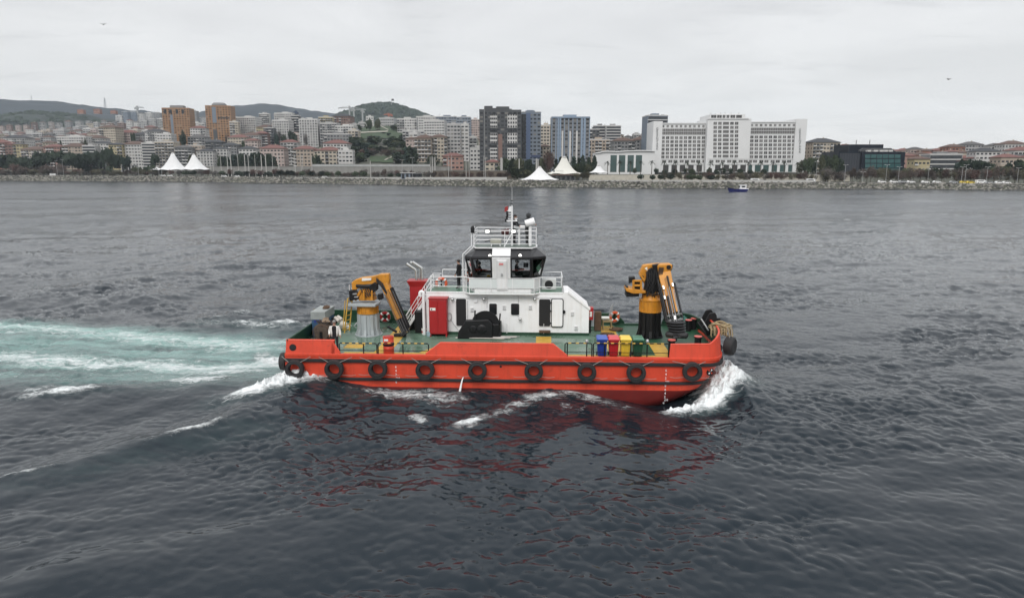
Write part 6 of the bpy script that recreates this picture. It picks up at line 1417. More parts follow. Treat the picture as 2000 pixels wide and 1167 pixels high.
# black and teal glass office
GY = 500; off = empty('glass_office', at(1702, 338, GY)); off.location.z = 3; tag(off, 'black glass office block with bands of teal glazing near the right shore', 'office'); OO = off.location
def ob_(px0, px1, py0, py1, y0, y1, name, m, parent=off): a, b_ = at(px0, py0, GY), at(px1, py1, GY); return MB().bx((a.x-OO.x, y0, b_.z-OO.z), (b_.x-OO.x, y1, a.z-OO.z)).build(name, m, parent)
bglass = mat('black_glass', (.010, .013, .020), .35, var=.3, scale=.2, spec=.15); teal = mat('teal_facade', (.030, .085, .085), .22, var=.2, scale=.2)
ob_(1641, 1690, 296, 340, 2, 30, 'dark_wing', bglass); ob_(1667, 1733, 281.5, 297, 6, 30, 'upper_block', bglass); ob_(1684, 1764, 296.5, 340, 0, 28, 'front_block', bglass)
for k in range(3): f = ob_(1688.5, 1758, 301.5+k*9.2, 309+k*9.2, -.3, -.01, 'glass_band', teal); 
for k in range(3):
    for q in range(6): x = 1688.5+q*69.5/6; ob_(x-.15, x+.15, 301.5+k*9.2, 309+k*9.2, -.42, -.305, 'mullion', bglass)
ob_(1688.5, 1758, 329, 338, -.3, -.01, 'glass_band', tealg); a = at(1690, 296, GY)
MB().prism([(at(x, y, GY).x-OO.x, at(x, y, GY).z-OO.z) for x, y in ((1684, 293), (1692, 289), (1745, 289), (1755, 296.6), (1684, 296.6))], 3, 20).build('sloped_roof', WALLS['dark grey'], off)
for x in (1698, 1711, 1722.5, 1731, 1740): ob_(x-3.5, x+3.5, 293, 296.2, -.1, 2.9, 'clerestory', slabm)
for k in range(9): x = 1643+k*5; ob_(x, x+.6, 299, 338, 1.7, 1.99, 'facade_fin', mat('fin_black', (.03, .034, .042), .6))
for px in (1689, 1716): ob_(px-.3, px+.3, 272, 281.5, 12, 12.4, 'roof_mast', steel)
tow = building(1264, 1304, 226, 640, 'blue grey', 'flat', 'dark glass tower with white floor bands rising behind the hotel', 'residential towers', 'bands', yaw=.05, name='office_tower', depth=22, fh=3.6)
# --- other blocks read off the photograph: x0, x1, top, distance, wall, roof, style, words
HB = [
 (461, 500, 229, 1000, 'white', 'flat', 'fins', 'white and black striped block right of the orange towers'), (505, 524, 222, 1120, 'white', 'flat', 'grid', 'white upper block on the ridge above the striped blocks'),
 (536, 572, 221, 1130, 'white', 'flat', 'fins', 'white flat-roofed ridge block with black window strips'), (532, 565, 235, 930, 'white', 'flat', 'fins', 'tall white block with black balcony strips, left of its twin'),
 (569, 583, 226, 950, 'dark grey', 'flat', 'grid', 'narrow dark block between the white striped twins'), (583, 618, 233, 900, 'white', 'flat', 'fins', 'tall white block with black balcony strips, right of its twin'),
 (496, 521, 256, 880, 'brown', 'red', 'grid', 'red-brown block below the orange-roofed houses'), (514, 534, 250, 900, 'dark grey', 'flat', 'grid', 'small dark chequered block beside the white striped blocks'),
 (500, 531, 243, 960, 'yellow', 'brown', 'grid', 'ochre house with a brown roof above the dark chequered block'), (447, 463, 238, 940, 'cream', 'flat', 'grid', 'cream block touching the right orange tower'),
 (443, 480, 262, 850, 'cream', 'red', 'grid', 'cream block with a red roof below the right orange tower'), (470, 505, 258, 870, 'white', 'brown', 'grid', 'pale stepped block with brown roof, left of the red-brown block'),
 (506, 552, 282, 700, 'pink', 'red', 'grid', 'pink block with a broad red roof behind the tall poles'), (546, 579, 272, 740, 'white', 'red', 'grid', 'white gabled block under a red roof below the striped twins'),
 (572, 613, 284, 690, 'beige', 'red', 'grid', 'beige block with a red gabled roof behind the clipped trees'), (612, 632, 290, 690, 'cream', 'red', 'grid', 'small cream block with red roof at the end of the red-roofed row'),
 (631, 678, 272, 680, 'white', 'red', 'grid', 'white block with a high red gable left of the park'), (617, 662, 286, 640, 'cream', 'red', 'grid', 'cream block with arched stair window and red roof left of the park'),
 (660, 688, 294, 620, 'white', 'flat', 'tower', 'plain white block with dark square windows at the edge of the park'), (621, 648, 229, 960, 'yellow', 'flat', 'grid', 'ochre ridge block left of the brown ridge block'),
 (649, 685, 221, 1000, 'brown', 'slate', 'grid', 'brown ridge block beneath the tower cranes'), (625, 658, 241, 900, 'pale grey', 'flat', 'grid', 'grey white block below the ochre ridge block'), (655, 692, 246, 860, 'white', 'flat', 'grid', 'stepped white block beside the grassy park'),
 (632, 680, 262, 760, 'grey', 'flat', 'grid', 'wide grey block above the red gables by the park'), (680, 700, 255, 790, 'cream', 'flat', 'grid', 'narrow cream end block at the park edge'),
 (714, 728, 228, 1040, 'white', 'flat', 'grid', 'small white block at the top of the park lawn'), (740, 770, 231, 1050, 'pale grey', 'flat', 'grid', 'pale long block behind the top of the park lawn'),
 (775, 813, 232, 900, 'white', 'flat', 'grid', 'white block with balconies at the right top of the park'), (812, 853, 228, 960, 'white', 'flat', 'grid', 'white flat-roofed block on the ridge right of the flag hill'),
 (829, 869, 236, 860, 'white', 'flat', 'tower', 'white block with a regular grid of dark windows on the upper slope'), (852, 892, 228, 900, 'blue grey', 'flat', 'tower', 'slate block with a roof house on the ridge'), (892, 919, 229, 880, 'blue grey', 'flat', 'tower', 'slate block with white-framed windows left of the dark grey tower'),
 (785, 826, 256, 760, 'pale grey', 'flat', 'grid', 'grey block with a row of dark openings under its roof, right of the park'), (792, 812, 267, 700, 'pink', 'brown', 'grid', 'narrow pink block beside the beige pair'),
 (809, 842, 264, 640, 'beige', 'brown', 'grid', 'left half of the tall beige pair with brown roofs'), (840, 872, 262, 650, 'cream', 'brown', 'grid', 'right half of the tall beige pair with brown roofs'),
 (872, 898, 243, 660, 'pale grey', 'flat', 'tower', 'tall pale glass-fronted block behind the beige pair'), (900, 915, 243, 665, 'white', 'flat', 'tower', 'slim pale tower joined to the glass-fronted block'),
 (864, 904, 298, 590, 'salmon', 'red', 'grid', 'salmon block with a low red roof by the slim poles'), (918, 945, 290, 590, 'white', 'flat', 'grid', 'white block with a yellow scaffolded top left of the dark grey tower'),
 (948, 976, 311, 530, 'cream', 'red', 'grid', 'small cream house with a red roof before the dark grey tower'), (1055, 1079, 245, 700, 'cream', 'flat', 'tower', 'cream slab between the two blue towers'),
 (1054, 1074, 281, 610, 'cream', 'brown', 'grid', 'short cream block with brown roof between the blue towers'), (1151, 1172, 253, 720, 'dark grey', 'flat', 'grid', 'small black and white block right of the striped blue tower'),
 (1160, 1186, 246, 800, 'grey', 'flat', 'bands', 'grey glass office half with dark roof right of the striped tower'), (1184, 1213, 246, 790, 'pale grey', 'flat', 'bands', 'pale curved office half right of the striped tower'),
 (1150, 1192, 273, 640, 'beige', 'flat', 'grid', 'beige block with brown balcony bays right of the striped tower'), (1198, 1240, 268, 660, 'grey', 'brown', 'grid', 'grey block with a cream roof line above the low white hall'), (1236, 1279, 266, 670, 'grey', 'brown', 'grid', 'second grey block above the low white hall, nearer the hotel'),
 (1564, 1573, 272, 640, 'terracotta', 'flat', 'grid', 'narrow reddish block peeping out right of the hotel'), (1572, 1588, 281, 680, 'brown', 'red', 'grid', 'brown red-roofed house between the hotel and the cream slab'), (1586, 1642, 269, 640, 'cream', 'slate', 'grid', 'cream and grey striped slab right of the hotel'),
 (1640, 1672, 281, 720, 'terracotta', 'red', 'grid', 'terracotta house behind the black glass office'), (1762, 1790, 299, 560, 'salmon', 'red', 'grid', 'salmon block beside the black glass office'), (1787, 1818, 305, 540, 'yellow', 'brown', 'grid', 'bright yellow block with white pilasters on the right shore'),
 (1821, 1881, 302, 560, 'grey', 'flat', 'bands', 'grey block with long white balcony bands on the right shore'), (1911, 1956, 288, 560, 'white', 'slate', 'grid', 'crisp white block with dark balconies near the right edge'), (1852, 1886, 281, 700, 'terracotta', 'brown', 'tower', 'orange house on the skyline near the right edge'),
 (1886, 1923, 276, 720, 'pale grey', 'grey', 'tower', 'pale grey skyline house next to the orange one'), (1937, 1968, 279, 690, 'white', 'grey', 'grid', 'white skyline block behind the crisp white one'), (1966, 2010, 274, 670, 'white', 'brown', 'fins', 'skyline block with brown strips at the right edge'),
 (1956, 1998, 300, 540, 'beige', 'red', 'tower', 'beige house with a red roof at the right edge'), (1881, 1912, 303, 590, 'pale grey', 'red', 'grid', 'small grey block with a red roof left of the crisp white one'), (1984, 2030, 286, 600, 'white', 'red', 'grid', 'white house with red roof cut by the right edge'),
 (5, 46, 263, 900, 'white', 'slate', 'grid', 'white block with a dark hipped roof at the left edge'), (110, 170, 267, 880, 'white', 'flat', 'tower', 'long white block with square windows on the left'), (158, 197, 263, 890, 'white', 'brown', 'grid', 'white block with a brown roof next to the long white one'),
 (192, 226, 243, 930, 'cream', 'brown', 'grid', 'tall cream block with a dark stair strip on the left slope'), (226, 262, 253, 950, 'pink', 'red', 'tower', 'pink block with a red roof left of the orange towers'), (260, 292, 257, 930, 'grey', 'slate', 'grid', 'grey block with a slate roof left of the orange towers'),
 (282, 316, 251, 920, 'white', 'slate', 'grid', 'white and black block touching the left orange tower'), (306, 334, 262, 850, 'white', 'flat', 'grid', 'white stepped block at the foot of the left orange tower'), (83, 117, 281, 790, 'salmon', 'red', 'grid', 'salmon red block above the dark pines on the left'),
 (119, 160, 279, 790, 'beige', 'brown', 'grid', 'wide beige block above the dark pines on the left'), (160, 185, 285, 780, 'pale grey', 'flat', 'bands', 'pale terraced block right of the wide beige one'), (184, 211, 275, 790, 'white', 'slate', 'grid', 'slim white block with slate roof above the pines'),
 (211, 238, 278, 780, 'yellow', 'slate', 'grid', 'pale yellow block with balconies above the pines'), (237, 276, 275, 785, 'white', 'brown', 'tower', 'white block with a lattice of windows in the front row on the left'), (275, 302, 280, 775, 'white', 'flat', 'bands', 'white block with continuous balconies in the front row on the left'),
 (301, 338, 277, 770, 'cream', 'flat', 'grid', 'cream block with balconies behind the left tent'), (39, 83, 285, 790, 'cream', 'brown', 'grid', 'cream block with a brown roof in the front row near the left edge'), (8, 26, 279, 800, 'brown', 'red', 'grid', 'narrow brown block in the front row at the left edge'),
 (24, 42, 278, 800, 'yellow', 'grey', 'grid', 'narrow sand-coloured block in the front row at the left edge'), (-30, 10, 272, 800, 'salmon', 'red', 'grid', 'salmon block cut by the left edge'), (340, 372, 283, 760, 'grey', 'grey', 'grid', 'grey block between the two left tents'), (366, 392, 284, 770, 'beige', 'flat', 'tower', 'beige block behind the second left tent'),
 (384, 414, 290, 750, 'white', 'slate', 'fins', 'white block with arched strips and a black roof near the left tents'), (366, 400, 262, 860, 'pale grey', 'grey', 'grid', 'grey villa between the orange towers'), (370, 399, 245, 900, 'white', 'red', 'grid', 'white block with a red roof between the orange towers'),
 (416, 442, 286, 760, 'white', 'slate', 'fins', 'white block with thin pillars and slate roof left of the tall poles'), (430, 462, 278, 790, 'grey', 'slate', 'grid', 'grey block with a slate roof below the right orange tower'), (465, 498, 285, 745, 'white', 'slate', 'grid', 'white villa-like block with a slate hip behind the cypress row'),
 (400, 432, 272, 850, 'dark grey', 'slate', 'grid', 'dark block at the foot of the right orange tower'), (478, 503, 270, 800, 'pink', 'red', 'tower', 'pale pink block with a red roof under the red-brown block'), (346, 360, 224, 1500, 'grey', 'flat', 'tower', 'distant grey tower behind the left orange tower'), (371, 384, 217, 1700, 'grey', 'flat', 'tower', 'distant grey tower between the orange towers'),
]
GR = {'flat': 'flat-roofed blocks', 'red': 'red-roofed blocks', 'brown': 'brown-roofed blocks', 'slate': 'slate-roofed blocks', 'grey': 'grey-roofed blocks'}
for q in HB:
    building(q[0], q[1], q[2], q[3], q[4], q[5], q[7], GR[q[5]]+' in the town', q[6], trim='grey' if q[6] == 'fins' and q[4] != 'white' else 'white')
# --- the crowded slope behind: smaller blocks, row by row
FILL = []
def fill(x0, x1, y0, y1, Yd, wlo, whi, walls, roofs, zone, step=.82, hj=7):
    x = x0
    while x < x1:
        w = rg.uniform(wlo, whi); f = (x-x0)/(x1-x0); yt = np.interp(x, y0, y1)+rg.uniform(-hj, hj)*.5
        FILL.append((x, x+w, yt, Yd*rg.uniform(.96, 1.04), rg.choice(walls), rg.choice(roofs), zone)); x += w*rg.uniform(step, step+.35)
rg = random.Random(77); PW = ['white', 'cream', 'pale grey', 'beige', 'pink', 'white', 'pale grey', 'grey', 'brown']; RF_ = ['flat', 'red', 'flat', 'brown', 'grey']
fill(-120, 320, [-120, 0, 120, 200, 330], [262, 256, 248, 238, 232], 1650, 8, 17, PW, RF_, 'high on the left slope', .95)
fill(-60, 210, [-60, 60, 210], [248, 240, 232], 1900, 7, 12, ['pale grey', 'brown', 'pink', 'grey'], ['red', 'brown', 'grey'], 'on the left green hill', 1.7, 8)
fill(225, 480, [225, 330, 480], [222, 226, 232], 2000, 9, 17, ['pale grey', 'grey', 'white', 'blue grey'], ['flat', 'grey'], 'on the ridge by the orange towers', 1.0, 9)
fill(-120, 320, [-120, 0, 200, 330], [268, 263, 250, 246], 1380, 11, 22, PW, RF_, 'halfway up the left slope', .85)
fill(-160, 330, [-160, 0, 330], [276, 270, 258], 1130, 14, 28, PW, RF_, 'on the lower left slope', .82)
fill(-160, 330, [-160, 0, 330], [272, 266, 253], 1250, 11, 20, PW, RF_, 'on the middle left slope', 1.0)
fill(335, 470, [335, 470], [242, 240], 1150, 12, 22, PW, RF_, 'behind the orange towers', .85)
fill(455, 640, [455, 640], [240, 232], 1230, 11, 22, PW, RF_, 'behind the striped blocks', .85)
fill(455, 640, [455, 640], [262, 258], 960, 14, 26, PW, RF_, 'above the red gables', .9)
fill(770, 940, [770, 940], [240, 236], 1000, 12, 24, PW, RF_, 'on the ridge right of the park', .9)
fill(800, 940, [800, 940], [262, 272], 720, 14, 24, PW, RF_, 'around the beige pair', 1.1)
fill(1740, 2100, [1740, 1850, 2100], [290, 286, 276], 800, 15, 30, ['terracotta', 'cream', 'white', 'pink', 'salmon', 'pale grey', 'beige'], ['red', 'red', 'brown', 'red', 'grey'], 'on the right skyline', .75, 5)
fill(1755, 2100, [1755, 2100], [297, 286], 690, 16, 30, ['terracotta', 'cream', 'white', 'pink', 'salmon', 'pale grey', 'beige'], ['red', 'red', 'brown', 'red'], 'below the right skyline', .8, 5)
fill(1760, 2120, [1760, 2120], [309, 300], 580, 18, 32, ['terracotta', 'cream', 'white', 'pink', 'beige'], ['red', 'red', 'brown'], 'in the right front row', 1.0, 6)
fill(1560, 1680, [1560, 1680], [286, 284], 760, 13, 24, ['terracotta', 'cream', 'pink', 'brown'], ['red', 'brown'], 'left of the glass office', .9, 5)
fill(1150, 1300, [1150, 1300], [262, 262], 880, 14, 24, ['pale grey', 'grey', 'beige'], ['flat', 'grey'], 'behind the low white hall', 1.0)
fill(-140, 330, [-140, 330], [284, 272], 960, 18, 32, PW, RF_, 'in the second row on the left', .95)
fill(590, 700, [590, 700], [246, 240], 980, 13, 22, PW, RF_, 'left of the park lawn', .95)
seen = {}
RW = {'flat': 'flat roof', 'red': 'red roof', 'brown': 'brown roof', 'grey': 'grey roof'}
for q in sorted(FILL): seen.setdefault((q[4], q[5], q[6]), []).append(q)
for k_, lst in seen.items():
    for i, q in enumerate(lst):
        nm = f'small {q[4]} block with a {RW[q[5]]} {q[6]}' if len(lst) == 1 else f'{nth(i)} small {q[4]} {q[5]}-roofed block from the left {q[6]}'
        building(q[0], q[1], q[2], q[3], q[4], q[5], nm, 'small blocks '+q[6], rg.choice(['grid', 'grid', 'tower']), gx=3.4 if q[3] < 1100 else 4.6, fh=3.1 if q[3] < 1300 else 3.6, trim='white')
# three orange villas on the green hill
for i, (a, b_, y) in enumerate(((150, 162, 212.5), (182, 194, 211.5), (215, 225, 214.5))): building(a, b_, y, 2240, 'terracotta', 'red', ['leftmost', 'middle', 'rightmost'][i]+' of three terracotta roofed houses on the hill', 'terracotta houses on the hill', 'tower', gx=6, fh=6, depth=14, hbase=222.5)

# ================================================================ shore structures
def long_wall(name, label, x0, x1, py0, py1, Yf, m, cat='wall', th=1.0, cap=True):
    n = 22; mb = MB(); cp = MB(); P_ = []
    for i in range(n+1):
        px = x0+(x1-x0)*i/n; Yd = Yf(px); P_.append((at(px, py0, Yd), at(px, py1, Yd)))
    o = P_[0][1]; root = empty(name, o); tag(root, label, cat)
    for i in range(n):
        a, b_ = P_[i], P_[i+1]
        vs = [a[1]-o, b_[1]-o, b_[0]-o, a[0]-o]; vs = [Vector((v.x, v.y, v.z if k_ > 1 else v.z-1.5)) for k_, v in enumerate(vs)]; bk = [v+Vector((0, th, 0)) for v in vs]
        mb.add(vs+bk, [(0, 1, 2, 3), (7, 6, 5, 4), (3, 2, 6, 7)])
        if cap: cp.beam(a[0]-o+Vector((0, th/2, .12)), b_[0]-o+Vector((0, th/2, .12)), th+.3, .28)
        if i: MB().bx((vs[0].x-.12, vs[0].y-.10, vs[0].z), (vs[0].x+.12, vs[0].y+.05, vs[3].z)).build('buttress', m, root)
    mb.build('wall_face', m, root)
    if cap: cp.build('coping', conc, root, kind='stuff')
    return root
sh_at = lambda px, d: float(np.interp(px, SH_PX, SH_Y))+d
long_wall('embankment_wall', 'long grey concrete embankment wall behind the shore road on the left', 330, 880, 325.5, 336, lambda p: sh_at(p, 56), conc)
long_wall('embankment_wall', 'concrete road parapet along the embankment below the park', 610, 840, 321, 326, lambda p: sh_at(p, 70), mat('pale_concrete', (.40, .41, .40), .9, var=.15, scale=.2))
long_wall('embankment_wall', 'brown planted retaining wall below the dark grey tower', 845, 1010, 333.5, 345, lambda p: sh_at(p, 44), mat('planted_wall', (.12, .10, .08), .95, var=.4, scale=.5))
long_wall('boundary_wall', 'pale stone wall below the hotel garden, left stretch', 1150, 1280, 341, 349, lambda p: sh_at(p, 40), mat('pale_stone', (.46, .43, .37), .9, var=.2, scale=.4))
long_wall('boundary_wall', 'low beige wall below the hotel garden, right stretch', 1280, 1660, 341, 349.5, lambda p: sh_at(p, 40), MATS['pale_stone'])
long_wall('promenade_barrier', 'white low barrier along the road in front of the hotel', 1150, 1590, 351.5, 353.5, lambda p: sh_at(p, 21.5), mat('barrier_white', (.40, .395, .38), .8, var=.1), th=.4, cap=False)
long_wall('promenade_barrier', 'white broken barrier along the left promenade', 300, 990, 346, 347.6, lambda p: sh_at(p, 21.5), MATS['barrier_white'], th=.4, cap=False)
# white tensile canopies
fab = mat('tent_white', (.66, .66, .655), .7, var=.05, scale=.3); fab2 = mat('tent_cream', (.62, .61, .56), .7, var=.06, scale=.3)
def tent(px, pyt, pyb, x0, x1, Yd, label, neck=.10, m=fab, posts=6, power=2.6):
    c = at(px, pyb, Yd); top = at(px, pyt, Yd); Rw = (at(x1, pyb, Yd).x-at(x0, pyb, Yd).x)/2; cx = (at(x0, pyb, Yd).x+at(x1, pyb, Yd).x)/2-c.x
    g0 = float(ground(c.x, Yd)); t = empty('canopy_tent', (c.x, Yd, g0)); tag(t, label, 'tent', 'white peaked canopies'); ze = c.z-g0; zp = top.z-g0; n = 32; mb = MB(); rings_ = 12; vs = []
    for i in range(rings_+1):
        s = i/rings_; r = Rw*(neck+(1-neck)*s); hgt_ = ze+(zp-ze)*(1-s)**power
        for k in range(n):
            a = 2*PI*k/n; sc = 1+(.06*math.cos(posts*a)-.03)*s**2; sag = -.35*(zp-ze)*.12*(1-math.cos(posts*a))*s**3
            vs.append((cx*s+r*sc*math.cos(a), r*sc*.72*math.sin(a), hgt_+sag*.6))
    fs = [(i*n+k, (i+1)*n+k, (i+1)*n+(k+1) % n, i*n+(k+1) % n) for i in range(rings_) for k in range(n)]
    mb.add(vs, fs, 0, True); o = mb.build('membrane', m, t); sm = o.modifiers.new('t', 'SOLIDIFY'); sm.thickness = .15
    MB().lathe([(Rw*neck*1.02, zp-.1), (Rw*neck*1.05, zp+.5), (0, zp+.9)], (0, 0, 0), 16).build('cap', slabm, t)
    MB().tube([(0, 0, 0), (0, 0, zp)], .25, 8).build('mast', steel, t)
    for k in range(posts):
        a = 2*PI*k/posts; MB().tube([(cx+Rw*.97*math.cos(a), Rw*.70*math.sin(a), 0), (cx+Rw*.97*math.cos(a), Rw*.70*math.sin(a), ze)], .14, 6).build('post', steel, t)
    return t
tent(340, 299.5, 330.5, 309, 368, 648, 'tall white peaked canopy, left one of the pair at the left shore', .08, power=1.75); tent(380.5, 302, 330, 354, 410, 641, 'tall white peaked canopy, right one of the pair, behind slim poles', .08, power=1.75)
tent(306, 327, 331, 292, 322, 656, 'low white end canopy left of the tall canopy pair', .10, power=1.6)
tent(1054, 327, 350, 1016, 1091, 462, 'broad low white canopy nearest the rocks', .08, power=1.9)
tt = tent(1101.5, 307.5, 338, 1068, 1136, 478, 'high peaked canopy with grey lettering, before the striped blue tower', .13, fab2, power=2.2)
tent(1169, 324, 336.5, 1150, 1188, 486, 'small white canopy in front of the low white hall', .16, power=2.0)
lm = mat('tent_lettering', (.20, .21, .21), .7)
o_ = tt.location; c = at(1082, 334, 470.5); MB().lathe([(0, -.05), (.75, -.05), (.75, .05)], (c.x-o_.x, c.y-o_.y, c.z-o_.z), 16, 0, 'Y').build('emblem', lm, tt)
for k, (w, h) in enumerate(((.5, 1.3), (.5, 1.3), (.9, 1.2), (.6, 1.3), (.5, 1.2), (1.0, 1.2))):   # unreadable grey letter shapes
    c = at(1087+k*2.5, 334, 470.3); mb = MB(); mb.bx((c.x-o_.x-.25, c.y-o_.y, c.z-o_.z-h/2), (c.x-o_.x-.12, c.y-o_.y+.1, c.z-o_.z+h/2)); mb.bx((c.x-o_.x-.12, c.y-o_.y, c.z-o_.z+h/2-.3-.4*(k % 2)), (c.x-o_.x+w*.45, c.y-o_.y+.1, c.z-o_.z+h/2-.12-.4*(k % 2))); mb.build('letter', lm, tt, kind='stuff')
# beach café under the peaked canopy, small pavilions
def pavilion(px0, px1, py0, py1, Yd, label, wall, roof, nm='pavilion'):
    a, b_ = at(px0, py0, Yd), at(px1, py1, Yd); g0 = float(ground((a.x+b_.x)/2, Yd)); t = empty(nm, ((a.x+b_.x)/2, Yd, g0)); tag(t, label, 'pavilion'); w = b_.x-a.x; h = max(2.6, a.z-g0)
    MB().bx((-w/2, 0, 0), (w/2, 6, h-.4)).build('wall', wall, t); MB().bx((-w/2-.5, -.9, h-.4), (w/2+.5, 6.5, h)).build('roof', roof, t)
    for k in range(max(2, int(w/3))): x = -w/2+w*(k+.5)/max(2, int(w/3)); MB().bx((x-.9, -.06, .4), (x+.9, .1, h-.8)).build('window', wingl2, t)
    return t
pavilion(1078, 1132, 341, 353, 470, 'dark open café building under the lettered canopy', WALLS['dark grey'], WALLS['brown'], 'cafe')
pavilion(783, 808, 337, 349, 512, 'small blue grey kiosk with a white flat roof by the promenade', WALLS['blue grey'], slabm, 'kiosk'); pavilion(707, 745, 326, 336, 590, 'cream beach house with a terrace below the park', WALLS['cream'], slabm, 'beach_house'); pavilion(806, 822, 338, 349, 512, 'black kiosk beside the blue grey one', WALLS['black'], WALLS['grey'], 'kiosk')
pavilion(168, 208, 320, 336, 730, 'long low hall with a green and red roof among the pines', WALLS['grey'], mat('roof_green', (.05, .14, .11), .7), 'park_hall'); pavilion(236, 264, 322, 333, 725, 'pale glass pavilion among the left trees', WALLS['pale grey'], slabm); pavilion(52, 72, 307, 322, 760, 'small white house among the left pines', WALLS['white'], slabm, 'house')

# tall pale poles on the shore road
polem = mat('pole_concrete', (.40, .39, .37), .8, var=.1)
PL = [(379, 302, 334, 1.4), (385, 304, 334, .7), (396, 300, 334, .8), (410, 309, 334, 1.0), (415, 303, 334, 1.1), (430, 303, 330, .9), (443, 302, 331, 1.4), (449.5, 301, 331, 1.7), (463.5, 301, 331, .8), (477, 301, 332, 1.5), (484, 302, 332, 1.3), (497, 302, 332, .7),
      (509.5, 302, 333, 1.6), (518, 301, 333, 1.5), (531, 300, 333, .8), (543, 303, 333, 1.4), (575, 302, 334, 1.2), (587, 304, 334, .8), (590, 303, 334, .9), (608, 304, 334, .8), (723, 314, 330, 1.2), (840, 306, 334, .8), (844, 306, 334, 1.6), (848, 307, 334, 1.2), (850, 306, 334, .8),
      (875.5, 304, 348, .6), (882, 303, 334, .7), (910, 303, 350, .7), (916, 305, 350, .6), (945, 304, 349, .6), (948, 308, 349, .6), (979, 308, 333, 2.6), (981, 309, 333, 1.2), (1014, 310, 332, 1.5), (1048, 310, 330, 2.2), (1051, 311, 330, 1.2)]
for i, (px, y0, y1, r) in enumerate(PL):
    d = 50 if y1 < 340 else 26; Yd = sh_at(px, d); a, b_ = at(px, y0, Yd), at(px, y1, Yd); g0 = float(ground(a.x, Yd)); h = a.z-g0
    o = MB().tube([(0, 0, -.3), (0, 0, h)], r*.30, 8, r1=r*.24).build('tall_pole', polem); o.location = (a.x, Yd, g0); tag(o, f'{nth(i)} from the left of the tall pale poles along the embankment', 'pole', 'tall poles along the shore road')
# street lamps
LP = [(121, 312, 346), (109, 314, 344), (269, 322, 347), (455, 330, 348), (1255, 338, 353), (1407, 334, 352), (1686, 336, 354), (1733, 322, 354), (1757, 326, 354), (1815, 326, 354), (1888, 322, 354), (1881, 326, 354), (1990, 328, 354), (1930, 326, 354), (805, 308, 349), (785, 312, 330), (1596, 316, 350), (1652, 322, 350)]
for i, (px, y0, y1) in enumerate(sorted(LP)):
    Yd = sh_at(px, 22.8); a = at(px, y0, Yd); g0 = float(ground(a.x, Yd)); h = a.z-g0; t = empty('street_lamp', (a.x, Yd, g0)); tag(t, f'{nth(i)} from the left of the slender double-arm street lamps', 'street lamp', 'street lamps along the promenade')
    MB().tube([(0, 0, 0), (0, 0, h)], .13, 6, r1=.08).build('post', steel, t); MB().tube([(-1.1, 0, h+.1), (0, 0, h-.1), (1.1, 0, h+.1)], .07, 6).build('arm', steel, t)
    for s in (-1, 1): MB().bx((s*1.2-.4, -.18, h+.05), (s*1.2+.4, .18, h+.2)).build('lamp_head', slabm, t)
# flags, masts, tower cranes
def flag(px, y0, y1, Yd, fw, fh_, label, red_, sag=.0):
    a = at(px, y0, Yd); g0 = at(px, y1, Yd).z; h = a.z-g0; t = empty('flag_pole', (a.x, Yd, g0)); tag(t, label, 'flag pole'); MB().tube([(0, 0, 0), (0, 0, h)], .25*Yd/640, 6, r1=.12*Yd/640).build('pole', polem, t); k = Yd/640
    mb = MB(); n = 8; vs = []
    for i in range(n+1):
        x = fw*i/n; y = .5*k*math.sin(i*1.2)
        for z in (0, -fh_): vs.append((x, y, h-.3+z-sag*i/n*fh_))
    mb.add(vs, [(2*i, 2*i+1, 2*i+3, 2*i+2) for i in range(n)], 0, True); f = mb.build('flag', red_, t); f.modifiers.new('t', 'SOLIDIFY').thickness = .05
    q = (t, h, fw, fh_); return q
fr = mat('flag_bright_red', (.50, .015, .02), .8)
t, h, fw, fh_ = flag(1617, 304, 336, 560, -4.2, 5.5, 'red flag with a white crescent hanging on a pole right of the hotel', fr, .2)
cr_ = MB(); n = 14; c0 = (-1.9, h-3.0); vs = []
for i in range(n+1): a = R(50+260*i/n); vs += [(c0[0]+1.1*math.cos(a), -.75, c0[1]+1.1*math.sin(a)), (c0[0]+.3+.85*math.cos(R(62+236*i/n)), -.75, c0[1]+.85*math.sin(R(62+236*i/n)))]
cr_.add(vs, [(2*i, 2*i+1, 2*i+3, 2*i+2) for i in range(n)]); o = cr_.build('crescent', slabm, t); o.modifiers.new('t', 'SOLIDIFY').thickness = .05
flag(764.5, 193, 208, 2600, 9, 7, 'small flag on a tall pole at the top of the dark wooded hill', mat('flag_dark', (.05, .04, .04), .8))
def lattice(px, y0, y1, Yd, wd, label, m=None, nm='radio_mast'):
    a, b_ = at(px, y0, Yd), at(px, y1, Yd); h = a.z-b_.z; t = empty(nm, b_); tag(t, label, 'mast'); m = m or steel
    for sx in (-1, 1):
        for sy in (-1, 1): MB().tube([(sx*wd, sy*wd, 0), (sx*wd*.3, sy*wd*.3, h)], wd*.22, 5).build('leg', m, t)
    mb = MB(); n = 9
    for k in range(n):
        f0, f1 = k/n, (k+1)/n; w0, w1 = wd*(1-.7*f0), wd*(1-.7*f1); mb.tube([(-w0, -w0, h*f0), (w1, -w1, h*f1)], wd*.12, 4); mb.tube([(w0, -w0, h*f0), (-w1, -w1, h*f1)], wd*.12, 4)
    mb.build('bracing', m, t, kind='stuff'); return t
lattice(62.5, 186, 201, 4500, 2.6, 'thin radio mast on the left hill top'); lattice(206, 191, 212, 4300, 5.5, 'thicker radio mast on the right shoulder of the left hill')
